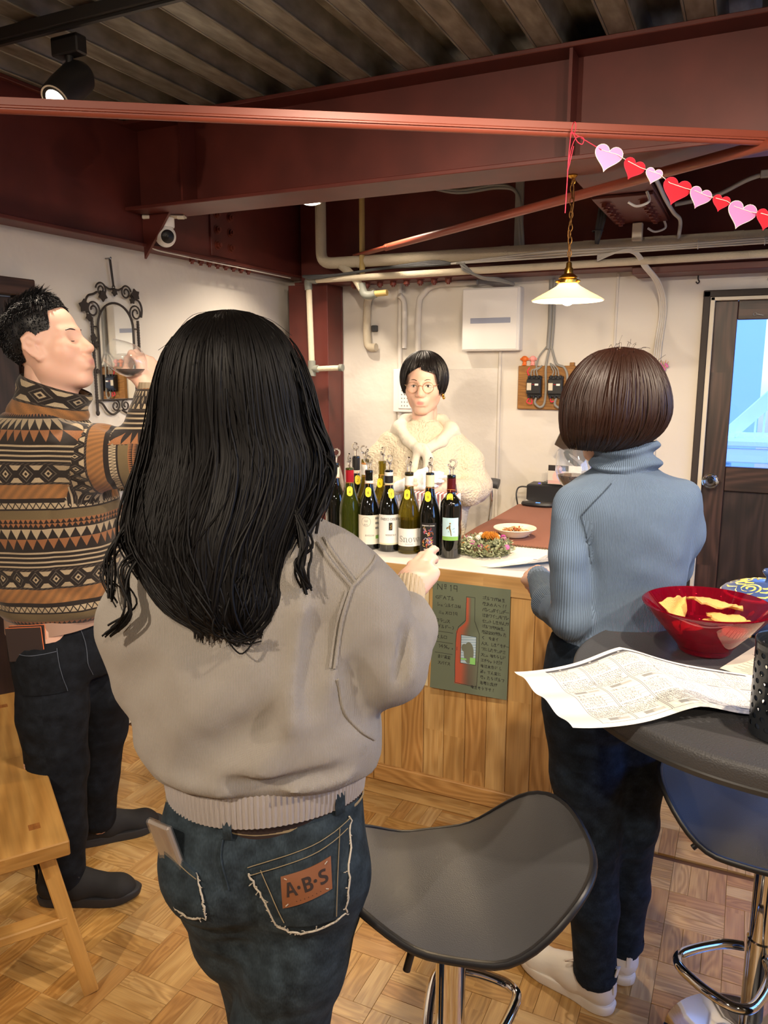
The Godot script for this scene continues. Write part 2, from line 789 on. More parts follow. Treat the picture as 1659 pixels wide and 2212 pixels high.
func build_shell() -> void:
	# back wall with the door opening
	var b := MB.new()
	b.box(Vector3(-1.366, 1.25, BACK - 0.06), Vector3(2.268, 2.5, 0.12), 0.0)
	b.box(Vector3(0.2, 2.2, BACK - 0.06), Vector3(0.864, 0.6, 0.12), 0.0)
	b.box(Vector3(1.24, 1.25, BACK - 0.06), Vector3(1.216, 2.5, 0.12), 0.0)
	var w := struct("wall_back", b, M.wall)
	# flush boards and cover strips on it
	b = MB.new()
	b.box(Vector3(-1.415, 0.78, BACK + 0.004), Vector3(0.46, 1.56, 0.012), 0.003)
	part("wall_panel", b, M.wall_patch, w)
	b = MB.new()
	b.box(Vector3(-1.176, 0.83, BACK + 0.006), Vector3(0.014, 1.66, 0.014), 0.002)
	part("cover_strip", b, M.wall_patch, w)
	b = MB.new()
	b.box(Vector3(-0.613, 1.0, BACK + 0.004), Vector3(0.012, 2.0, 0.012), 0.002)
	part("cover_strip", b, M.wall_patch, w)
	b = MB.new()
	b.box(Vector3(FL_X0 - 0.06, 1.25, -0.85), Vector3(0.12, 2.5, 6.34), 0.0)
	struct("wall_left", b, M.wall)
	# right wall, out of view; its unseen window is placed to let bluish daylight in
	b = MB.new()
	var x := FL_X1 + 0.06
	b.box(Vector3(x, 0.4, -0.85), Vector3(0.12, 0.8, 6.34), 0.0)
	b.box(Vector3(x, 2.32, -0.85), Vector3(0.12, 0.36, 6.34), 0.0)
	b.box(Vector3(x, 1.47, -3.66), Vector3(0.12, 1.34, 0.72), 0.0)
	b.box(Vector3(x, 1.47, 0.76), Vector3(0.12, 1.34, 3.12), 0.0)
	struct("wall_right", b, M.wall)
	var win := MB.new()
	for z in [-3.26, -2.03, -0.84]:
		win.box(Vector3(x, 1.47, z), Vector3(0.07, 1.34, 0.06), 0.004)
	for y in [0.83, 2.11]:
		win.box(Vector3(x, y, -2.05), Vector3(0.07, 0.06, 2.44), 0.004)
	var wn := struct("unseen_window_1", win, M.black_edge)  # unseen window, sized and placed to bring daylight from the right
	for z in [-2.645, -1.435]:
		b = MB.new()
		b.box(Vector3(x, 1.47, z), Vector3(0.006, 1.24, 1.14), 0.0)
		part("pane", b, M.pane, wn)
	b = MB.new()
	b.box(Vector3(-0.3, 1.25, FRONT + 0.06), Vector3(4.4, 2.5, 0.12), 0.0)
	struct("wall_front", b, M.wall)
	# ceiling: trapezoid steel deck with its slab
	b = MB.new()
	var prof := []
	for k in range(-6, 18):
		var x0 := -1.676 + 0.21 * k
		prof.append(Vector2(x0 - 0.035, 2.5))
		prof.append(Vector2(x0 + 0.035, 2.5))
		prof.append(Vector2(x0 + 0.062, 2.57))
		prof.append(Vector2(x0 + 0.148, 2.57))
	for i in prof.size() - 1:
		var a: Vector2 = prof[i]
		var c: Vector2 = prof[i + 1]
		b.fq(Vector3(a.x, a.y, -4.0), Vector3(c.x, c.y, -4.0), Vector3(c.x, c.y, 2.3), Vector3(a.x, a.y, 2.3))
	# stiffening bead along each low flat
	for k in range(-6, 18):
		var x0 := -1.676 + 0.21 * k
		b.tube([Vector3(x0 - 0.04, 2.5015, -4.0), Vector3(x0 - 0.04, 2.5015, 2.3)], 0.004, 6)
		b.tube([Vector3(x0 + 0.04, 2.5015, -4.0), Vector3(x0 + 0.04, 2.5015, 2.3)], 0.004, 6)
	var ce := struct("ceiling", b, M.deck)
	b = MB.new()
	b.box(Vector3(-0.3, 2.66, -0.85), Vector3(4.6, 0.17, 6.6), 0.0)
	part("slab", b, M.concrete, ce)


func build_floor() -> void:
	var b := MB.new()
	b.box(Vector3(-0.35, -0.068, -0.85), Vector3(4.4, 0.12, 6.4), 0.0)
	var fl := struct("floor", b, M.parquet_base)
	var P := 0.1555
	var W := P / 3.0
	var meshes := []
	for i in 8:
		var q := MB.new()
		q.box(Vector3(0, -0.004, 0), Vector3(W - 0.0007, 0.008, P - 0.0007), 0.0006, Vector2(i * 0.37, i * 0.83))
		meshes.append(q.mesh())
	var near := []
	var rest := []
	for r in 7:
		rest.append(MB.new())
	var cam_t := Transform3D(Basis.from_euler(Vector3(deg_to_rad(-10.4), YAW, 0)), Vector3(0, 1.55, 0)).affine_inverse()
	for j in range(-16, 24):
		for i in range(-7, 21):
			for s in 3:
				var cx := -1.3545 + (i + 0.5) * P
				var cz := -1.330 + (j + 0.5) * P
				if cz < -2.36:
					cz -= 0.03
				var along_z := posmod(i + j, 2) == 1
				var o := (s - 1) * W
				var pos := Vector3(cx + (o if along_z else 0.0), 0, cz + (0.0 if along_z else o))
				if pos.x < FL_X0 - 0.02 or pos.x > FL_X1 or pos.z < BACK or pos.z > FRONT:
					continue
				var jit := Vector3(0, rng.randf_range(-0.0006, 0.0002), 0)
				var mt := rng.randi_range(0, 6)
				var me := rng.randi_range(0, 7)
				var l := cam_t * pos
				var seen := false
				if l.z < -0.2:
					var px := 829.5 + 1670.0 * l.x / -l.z
					var py := 1106.0 - 1670.0 * l.y / -l.z
					seen = px > -30 and px < 1690 and py < 2240 and not (pos.z < -2.36 and pos.x < -0.35)
					if seen and py > 1700 and px > 490 and px < 660:
						seen = false
				if seen:
					near.append([l.length(), pos + jit, along_z, mt, me])
				else:
					rest[mt].at(Transform3D(Basis(Vector3.UP, 0.0 if along_z else PI / 2), pos + jit))
					rest[mt].box(Vector3(0, -0.004, 0), Vector3(W - 0.0007, 0.008, P - 0.0007), 0.0, Vector2(me * 0.37, me * 0.83))
	near.sort_custom(func(a, c): return a[0] < c[0])
	for k in near.size():
		var e: Array = near[k]
		if k < 296:
			var o := mi("parquet_block", meshes[e[4]], M["parquet_%d" % e[3]], fl)
			o.position = e[1]
			o.rotation.y = 0.0 if e[2] else PI / 2
		else:
			rest[e[3]].at(Transform3D(Basis(Vector3.UP, 0.0 if e[2] else PI / 2), e[1]))
			rest[e[3]].box(Vector3(0, -0.004, 0), Vector3(W - 0.0007, 0.008, P - 0.0007), 0.0005, Vector2(e[4] * 0.37, e[4] * 0.83))
	var all := ArrayMesh.new()
	for r in 7:
		var am: ArrayMesh = rest[r].mesh()
		all.add_surface_from_arrays(Mesh.PRIMITIVE_TRIANGLES, am.surface_get_arrays(0))
		all.surface_set_material(r, M["parquet_%d" % r])
	var om := MeshInstance3D.new()
	om.name = "distant_parquet"
	om.mesh = all
	om.set_meta("kind", "stuff")
	fl.add_child(om, true)
	# skirting
	b = MB.new()
	b.box(Vector3(FL_X0 + 0.008, 0.05, -0.2), Vector3(0.016, 0.1, 3.6), 0.003)
	struct("baseboard_left", b, M.dark_wood)


func ibeam(b: MB, a: Vector3, c: Vector3, h: float, w: float, tf := 0.014, tw := 0.01) -> void:
	# a and c are the middle of the bottom face
	var d := (c - a).normalized()
	var side := Vector3.UP.cross(d)
	var o := Basis(side, Vector3.UP, d)
	var ln := a.distance_to(c)
	var keep := b.xf
	b.xf = keep * Transform3D(o, (a + c) * 0.5)
	b.box(Vector3(0, tf * 0.5, 0), Vector3(w, tf, ln), 0.002)
	b.box(Vector3(0, h - tf * 0.5, 0), Vector3(w, tf, ln), 0.002)
	b.box(Vector3(0, h * 0.5, 0), Vector3(tw, h - 2.0 * tf, ln), 0.0)
	b.xf = keep


func hex_bolt(at: Vector3, n: Vector3, r := 0.016, h := 0.014) -> MB:
	var b := MB.new()
	var x := n.cross(Vector3(0.31, 0.83, 0.47)).normalized()
	b.at(Transform3D(Basis(x, n, x.cross(n)), at))
	var poly := []
	b.lathe([Vector2(r * 1.35, 0), Vector2(r * 1.35, 0.003), Vector2(r, 0.003)], 16)
	b.lathe([Vector2(r, 0.003), Vector2(r, h), Vector2(0, h)], 6, 20.0)
	b.lathe([Vector2(r * 0.55, h), Vector2(r * 0.55, h + 0.008), Vector2(0, h + 0.009)], 10)
	return b


func build_beams() -> void:
	var R: Material = M.red_steel
	# main beam across the room
	var b := MB.new()
	ibeam(b, Vector3(-2.30, 2.17, -2.58), Vector3(1.75, 2.17, -2.58), 0.33, 0.2)
	var t := thing("steel_beam", "deep red steel beam crossing the whole ceiling above the counter front", "beam")
	part("girder", b, R, t)
	for x in [-2.02, -0.56, 0.9]:
		b = MB.new()
		b.box(Vector3(x, 2.335, -2.53), Vector3(0.01, 0.30, 0.085), 0.0)
		part("stiffener", b, R, t)
	b = MB.new()
	b.prism(PackedVector2Array([Vector2(-2.30, 2.0), Vector2(-2.30, 2.172), Vector2(-2.16, 2.172)]), -2.59, -2.578)
	part("gusset", b, R, t)
	# beam along the left wall
	b = MB.new()
	ibeam(b, Vector3(-2.34, 2.045, 2.2), Vector3(-2.34, 2.045, BACK + 0.0), 0.455, 0.11)
	b.box(Vector3(-2.325, 2.28, -0.85), Vector3(0.04, 0.44, 6.1), 0.0)
	t = thing("steel_beam", "red steel beam running along the top of the white left wall", "beam")
	part("girder", b, R, t)
	b = MB.new()
	b.box(Vector3(-2.302, 2.26, -3.115), Vector3(0.012, 0.38, 0.19), 0.002)
	part("splice_plate", b, R, t)
	for i in 3:
		for j in 2:
			part("bolt", hex_bolt(Vector3(-2.296, 2.12 + 0.068 * i, -3.165 + 0.1 * j), Vector3.RIGHT), M.bolt, t)
	for i in 8:
		part("bolt", hex_bolt(Vector3(-2.315, 2.046, -2.9 - 0.062 * i), Vector3.DOWN, 0.013, 0.02), M.bolt, t)
	# beam along the back wall
	b = MB.new()
	ibeam(b, Vector3(-2.28, 2.0, -3.79), Vector3(1.75, 2.0, -3.79), 0.5, 0.16)
	b.box(Vector3(0.75, 1.985, -3.80), Vector3(2.55, 0.03, 0.19), 0.002)
	t = thing("steel_beam", "red steel beam along the back wall behind the pipes, bright orange red beside the hearts", "beam")
	part("girder", b, R, t)
	for i in 8:
		part("bolt", hex_bolt(Vector3(-1.93 + 0.075 * i, 2.001, -3.735), Vector3.DOWN, 0.016, 0.024), M.bolt, t)
	# short beam between the two, with its bolted splice
	b = MB.new()
	ibeam(b, Vector3(-0.49, 2.19, -2.68), Vector3(-0.49, 2.19, -3.71), 0.31, 0.23)
	t = thing("steel_beam", "short red beam with rows of bolts under it, running from main beam to back wall", "beam")
	part("girder", b, R, t)
	b = MB.new()
	b.box(Vector3(-0.49, 2.183, -3.38), Vector3(0.22, 0.012, 0.56), 0.002)
	part("splice_plate", b, R, t)
	for sx in [-0.07, 0.07]:
		for i in 6:
			part("bolt", hex_bolt(Vector3(-0.49 + sx, 2.178, -3.18 - 0.075 * i), Vector3.DOWN, 0.017, 0.018), M.bolt, t)
	for z in [-3.08, -3.66]:
		b = MB.new()
		b.tube(smooth([Vector3(-0.40, 2.185, z), Vector3(-0.39, 2.15, z), Vector3(-0.43, 2.135, z + 0.01), Vector3(-0.46, 2.15, z + 0.02)], 5), 0.005, 6)
		part("cable_hook", b, M.white_plastic, t)
	# column in the corner
	b = MB.new()
	for z in [-3.72, -3.88]:
		b.box(Vector3(-2.2, 1.0, z), Vector3(0.24, 2.0, 0.016), 0.002)
	b.box(Vector3(-2.2, 1.0, -3.8), Vector3(0.014, 2.0, 0.15), 0.0)
	b.box(Vector3(-2.09, 1.0, -3.8), Vector3(0.014, 2.0, 0.18), 0.0)
	t = thing("steel_column", "dark red steel column in the corner by the white pipe", "column")
	part("shaft", b, R, t)
	# bracing rods
	b = MB.new()
	var p0 := Vector3(-2.30, 2.14, -0.905)
	var p1 := Vector3(0.9, 2.14, -2.98)
	b.bar(p0, p1, 0.032, 0.004, 0.0005)
	b.bar(p0 + Vector3(-0.008, 0.014, -0.013), p1 + Vector3(-0.008, 0.014, -0.013), 0.004, 0.030, 0.0005)
	b.tube([p0 + Vector3(0, -0.002, 0), p1 + Vector3(0, -0.002, 0)], 0.0105, 10)
	tag(part("brace_rod", b, M.red_rod, null), "long thin red brace rod crossing in front of the main beam, holding the heart garland", "rod")
	b = MB.new()
	var q0 := Vector3(-1.9, 2.13, -3.70)
	var q1 := Vector3(0.9, 2.13, -1.74)
	b.tube([q0.lerp(q1, 0.09), q1], 0.0165, 12)
	t = thing("brace_rod", "reddish brace rod sloping through the air behind the pendant lamp chain", "rod")
	part("rod", b, M.red_rod, t)
	b = MB.new()
	b.bar(q0, q0.lerp(q1, 0.10), 0.045, 0.012, 0.003)
	part("end_plate", b, M.red_rod, t)


func disc_lamp(at: Vector3, label: String) -> void:
	var t := thing("ceiling_lamp", label, "lamp", at, 0.0, "round lamps behind the main beam")
	var b := MB.new()
	b.lathe([Vector2(0.0, 0.03), Vector2(0.052, 0.03), Vector2(0.052, 0.0), Vector2(0.046, -0.004), Vector2(0.042, 0.0)], 24)
	part("housing", b, M.white_plastic, t)
	b = MB.new()
	b.lathe([Vector2(0.0, -0.012), Vector2(0.03, -0.009), Vector2(0.042, 0.0)], 24, 60.0)
	part("bulb", b, M.disc_glow, t)
	b = MB.new()
	b.tube([Vector3(0, 0.03, 0), Vector3(0, 2.5 - at.y, 0)], 0.008, 8)
	part("stem", b, M.black_metal, t)


func track_spot(at: Vector3, to: Vector3, label: String, energy: float, angle := 38.0) -> void:
	# at is the middle of the glowing face
	var t := thing("track_spotlight", label, "lamp", at, 0.0, "black spotlights on the ceiling tracks")
	var d := (to - at).normalized()
	var x := d.cross(Vector3.UP).normalized()
	var o := Transform3D(Basis(x, -d, x.cross(-d)), Vector3.ZERO)
	var b := MB.new()
	b.at(o)
	b.lathe([Vector2(0.028, -0.004), Vector2(0.040, -0.006), Vector2(0.044, 0.0), Vector2(0.047, 0.05), Vector2(0.047, 0.13), Vector2(0.036, 0.15), Vector2(0, 0.15)], 28, 50.0)
	part("housing", b, M.black_metal, t)
	b = MB.new()
	b.at(o)
	b.lathe([Vector2(0, 0.002), Vector2(0.034, 0.002)], 24)
	b.lathe([Vector2(0.0, 0.0), Vector2(0.026, 0.0), Vector2(0.034, 0.003)], 24)
	part("bulb", b, M.bulb_glow, t)
	b = MB.new()
	b.at(o)
	b.lathe([Vector2(0.034, 0.002), Vector2(0.037, -0.006), Vector2(0.041, -0.006), Vector2(0.041, 0.004)], 28)
	part("rim", b, M.cream_plastic, t)
	var up := o * Vector3(0, 0.085, 0)
	b = MB.new()
	b.tube([up, Vector3(up.x, 2.43 - at.y, up.z)], 0.011, 10)
	b.box(Vector3(up.x, 2.44 - at.y, up.z), Vector3(0.10, 0.05, 0.04), 0.004)
	part("arm", b, M.black_metal, t)
	var l := spot("spotlight", at + d * 0.012, to, energy, angle, 0.03)
	l.name = "spotlight"


func build_lamps() -> void:
	# track rail
	var b := MB.new()
	b.box(Vector3(-1.55, 2.475, -1.70), Vector3(1.55, 0.032, 0.036), 0.002)
	b.box(Vector3(-1.55, 2.456, -1.70), Vector3(1.55, 0.008, 0.012), 0.0)
	tag(part("track_rail", b, M.black_metal, null), "black lamp track fixed to the corrugated ceiling at upper left", "track")
	b = MB.new()
	b.box(Vector3(0.3, 2.475, -1.05), Vector3(2.4, 0.032, 0.036), 0.002)  # unseen track above the view, holding the counter and table spots
	tag(part("track_rail", b, M.black_metal, null), "unseen second lamp track, nearer the viewer, carrying the lamps placed to light counter and table", "track")
	track_spot(Vector3(-1.80, 2.285, -1.70), Vector3(-1.70, 0.9, -0.2), "black track spotlight shining at upper left below the ceiling", 1.4, 46.0)
	track_spot(Vector3(-0.45, 2.30, -1.05), Vector3(-1.15, 0.9, -2.55), "first unseen spotlight on the near track, placed to light the bottles and bartender", 1.3, 46.0)  # out of view, placed to light bottles and bartender from the front
	track_spot(Vector3(0.35, 2.30, -1.05), Vector3(-0.5, 0.6, -2.9), "second unseen spotlight on the near track, placed to light the right end of the counter", 1.3, 50.0)  # unseen lamp, placed to light the counter's right end
	track_spot(Vector3(1.2, 2.30, -1.05), Vector3(-0.1, 1.0, -1.4), "third unseen spotlight on the near track, placed to light the round table from the right", 2.0, 44.0)  # unseen lamp, lights the table from the right
	b = MB.new()
	b.box(Vector3(0.0, 2.475, 0.75), Vector3(3.0, 0.032, 0.036), 0.002)  # unseen track behind the camera, there to brighten the foreground
	tag(part("track_rail", b, M.black_metal, null), "unseen third lamp track, behind the viewer, carrying the lamps placed to brighten the foreground", "track")
	track_spot(Vector3(-1.1, 2.30, 0.75), Vector3(-0.6, 0.7, -1.1), "left unseen spotlight behind the viewer, placed to brighten the back of the grey sweater", 2.4, 58.0)  # out of view, placed to brighten the front woman's back
	track_spot(Vector3(0.7, 2.30, 0.75), Vector3(-0.2, 0.4, -1.3), "right unseen spotlight behind the viewer, placed to brighten the front stool and floor", 1.4, 58.0)  # out of view, placed to brighten the stool seat and floor
	disc_lamp(Vector3(-1.93, 2.32, -3.30), "small bright round lamp in the dark gap under the main beam, left of the other")
	disc_lamp(Vector3(-1.62, 2.36, -3.35), "small round lamp just under main beam, above the yellowed thin pipe")
	spot("disc_light", Vector3(-1.93, 2.30, -3.30), Vector3(-1.9, 0, -3.1), 0.9, 60.0, 0.04)
	spot("disc_light_b", Vector3(-1.62, 2.34, -3.35), Vector3(-1.5, 0, -3.2), 0.7, 60.0, 0.04)
	# pendant
	var P := Vector3(-0.578, 1.775, -2.66)
	var t := thing("pendant_lamp", "pendant lamp with shallow white glass shade and brass cap hanging on a chain", "lamp", P)
	b = MB.new()
	b.lathe([Vector2(0.116, 0.0), Vector2(0.118, 0.003), Vector2(0.100, 0.014), Vector2(0.070, 0.030), Vector2(0.042, 0.046), Vector2(0.030, 0.056), Vector2(0.028, 0.062), Vector2(0.025, 0.060), Vector2(0.027, 0.053), Vector2(0.038, 0.043), Vector2(0.068, 0.026), Vector2(0.098, 0.010), Vector2(0.114, 0.0), Vector2(0.116, 0.0)], 48, 70.0)
	part("shade", b, M.milk_glass, t)
	b = MB.new()
	b.lathe([Vector2(0.030, 0.056), Vector2(0.036, 0.058), Vector2(0.036, 0.066), Vector2(0.031, 0.070), Vector2(0.033, 0.074), Vector2(0.024, 0.082), Vector2(0.015, 0.088), Vector2(0.014, 0.104), Vector2(0.010, 0.108), Vector2(0.009, 0.122), Vector2(0.004, 0.126), Vector2(0.0, 0.126)], 24, 50.0)
	for k in 3:
		var a := TAU * k / 3.0 + 0.4
		b.ball(Vector3(cos(a) * 0.04, 0.062, sin(a) * 0.04), Vector3(0.006, 0.004, 0.006), 8, 6)
	part("brass_cap", b, M.brass, t)
	b = MB.new()
	b.ball(Vector3(0, 0.015, 0), Vector3(0.026, 0.03, 0.026), 20, 12)
	part("bulb", b, M.pendant_bulb, t)
	b = MB.new()
	var n := 13
	for i in n:
		var y := 0.132 + i * 0.0202
		var side := Vector3(1, 0, 0) if i % 2 else Vector3(0, 0, 1)
		var path := []
		for j in 12:
			var a := TAU * j / 12
			path.append(Vector3(0, y + 0.0125 * sin(a), 0) + side * 0.006 * cos(a))
		path.append(path[0])
		b.tube(path, 0.0017, 5, false)
	part("chain", b, M.chain, t)
	b = MB.new()
	b.tube(smooth([Vector3(0.002, 0.14, 0.004), Vector3(-0.008, 0.22, -0.004), Vector3(0.008, 0.31, 0.005), Vector3(0, 0.40, 0)], 8), 0.0018, 6)
	part("cord", b, M.chain, t)
	b = MB.new()
	b.lathe([Vector2(0.016, 0.395), Vector2(0.016, 0.392), Vector2(0.010, 0.385), Vector2(0, 0.385)], 14)
	b.tube(smooth([Vector3(0, 0.386, 0), Vector3(0.008, 0.378, 0.0), Vector3(0.006, 0.368, 0), Vector3(-0.004, 0.37, 0)], 5), 0.002, 6)
	part("ceiling_hook", b, M.brass, t)
	omni("pendant_light", P + Vector3(0, 0.012, 0), 0.55, 0.025, Color(1.0, 0.88, 0.70))


func build_doors() -> void:
	var z := BACK
	var t := Node3D.new()
	t.name = "door_1"
	t.set_meta("kind", "structure")
	add_child(t)
	t.position = Vector3(0, 0, z)
	var b := MB.new()
	b.box(Vector3(-0.216, 0.95, 0.005), Vector3(0.030, 1.90, 0.03), 0.003)
	b.box(Vector3(0.2, 1.888, 0.005), Vector3(0.864, 0.03, 0.03), 0.003)
	b.box(Vector3(0.616, 0.95, 0.005), Vector3(0.030, 1.90, 0.03), 0.003)
	part("casing", b, M.black_edge, t)
	b = MB.new()
	b.box(Vector3(-0.192, 0.94, -0.01), Vector3(0.02, 1.88, 0.05), 0.002)
	b.box(Vector3(0.2, 1.866, -0.01), Vector3(0.80, 0.016, 0.05), 0.002)
	b.box(Vector3(0.592, 0.94, -0.01), Vector3(0.02, 1.88, 0.05), 0.002)
	part("jamb", b, M.jamb, t)
	for x in [-0.134, 0.534]:
		b = MB.new()
		b.box(Vector3(x, 0.93, -0.035), Vector3(0.098, 1.855, 0.036), 0.003, Vector2(x, 0.3))
		part("stile", b, M.dark_wood, t)
	var y := [[1.816, 0.086], [1.05, 0.115], [0.07, 0.135]]
	for e in y:
		b = MB.new()
		b.box(Vector3(0.2, e[0], -0.035), Vector3(0.57, e[1], 0.034), 0.003, Vector2(e[0], 0.1))
		part("rail", b, M.dark_wood, t)
	b = MB.new()
	b.box(Vector3(0.2, 0.565, -0.046), Vector3(0.57, 0.86, 0.014), 0.001)
	part("lower_panel", b, M.darker_wood, t)
	b = MB.new()
	b.box(Vector3(0.2, 1.44, -0.04), Vector3(0.57, 0.665, 0.005), 0.0)
	part("pane", b, M.pane, t)
	var k := MB.new()
	k.at(Transform3D(Basis(Vector3.RIGHT, PI / 2), Vector3(-0.144, 1.041, -0.017)))
	k.lathe([Vector2(0.030, 0.0), Vector2(0.030, 0.004), Vector2(0.018, 0.006), Vector2(0.011, 0.010), Vector2(0.011, 0.022)], 20)
	var kn := part("knob_base", k, M.steel, t)
	k = MB.new()
	k.at(Transform3D(Basis(Vector3.RIGHT, PI / 2), Vector3(-0.144, 1.041, -0.017)))
	k.lathe([Vector2(0.012, 0.020), Vector2(0.030, 0.030), Vector2(0.037, 0.042), Vector2(0.033, 0.052), Vector2(0.020, 0.060), Vector2(0.0, 0.062)], 12, 12.0)
	part("glass_knob", k, M.clear_solid, kn)
	b = MB.new()
	b.torus(Vector3(-0.015, 1.795, -0.014), Vector3(0, 0, 1), 0.007, 0.002, 14, 6)
	b.tube([Vector3(-0.008, 1.795, -0.014), Vector3(0.02, 1.79, -0.014)], 0.0025, 6)
	part("hook", b, M.steel, t)
	# dark door in the left wall
	t = Node3D.new()
	t.name = "door_2"
	t.set_meta("kind", "structure")
	add_child(t)
	t.position = Vector3(FL_X0, 0, 0)
	b = MB.new()
	b.box(Vector3(0.02, 0.9, -1.55), Vector3(0.03, 1.8, 0.86), 0.003)
	part("leaf", b, M.darker_wood, t)
	b = MB.new()
	b.box(Vector3(0.02, 1.838, -1.54), Vector3(0.05, 0.06, 1.06), 0.004)
	b.box(Vector3(0.02, 0.9, -2.03), Vector3(0.05, 1.82, 0.07), 0.004)
	b.box(Vector3(0.02, 0.9, -1.06), Vector3(0.05, 1.82, 0.07), 0.004)
	part("casing", b, M.dark_wood, t)


func build_outside() -> void:
	var b := MB.new()
	b.box(Vector3(1.5, -0.2, -7.4), Vector3(9.0, 0.3, 6.6), 0.0)
	var g := struct("ground", b, M.out_ground)
	b = MB.new()
	b.box(Vector3(-1.6, 3.0, -8.6), Vector3(3.35, 6.4, 0.3), 0.0)
	b.box(Vector3(2.6, 1.0, -9.4), Vector3(4.2, 2.2, 0.3), 0.0)
	var t := tag(part("house_wall", b, M.out_wall, null), "pale blue house wall seen outside through the door pane", "wall")
	t.set_meta("kind", "structure")
	# landing with stair rail, beyond the pane
	b = MB.new()
	b.box(Vector3(0.75, 1.16, -6.4), Vector3(1.9, 0.05, 0.8), 0.01)
	b.box(Vector3(0.75, 1.07, -6.05), Vector3(1.9, 0.10, 0.06), 0.01)
	var s := thing("outdoor_staircase", "white stair rail and ledge outside, seen in door pane's lower corner", "staircase", Vector3(-0.40, -0.12, 0))
	part("ledge", b, M.out_white, s)
	b = MB.new()
	b.box(Vector3(0.05, 0.5, -6.2), Vector3(0.5, 1.0, 0.3), 0.01)
	b.box(Vector3(1.2, 0.5, -6.3), Vector3(0.9, 1.0, 0.3), 0.01)
	part("plinth", b, M.out_teal, s)
	b = MB.new()
	b.bar(Vector3(0.28, 1.22, -6.2), Vector3(0.66, 1.62, -6.2), 0.10, 0.05, 0.006, Vector3(0, 0, 1))
	b.box(Vector3(0.24, 1.2, -6.2), Vector3(0.14, 0.04, 0.06), 0.004)
	part("handrail", b, M.out_white, s)
	for i in 5:
		b = MB.new()
		var x := 0.44 + i * 0.055
		b.box(Vector3(x, 1.18 + (x - 0.28) * 0.52, -6.2), Vector3(0.014, (x - 0.28) * 1.04, 0.014), 0.002)
		part("baluster", b, M.out_white, s)
	b = MB.new()
	b.box(Vector3(0.70, 1.42, -6.2), Vector3(0.05, 0.5, 0.05), 0.004)
	part("newel_post", b, M.out_white, s)


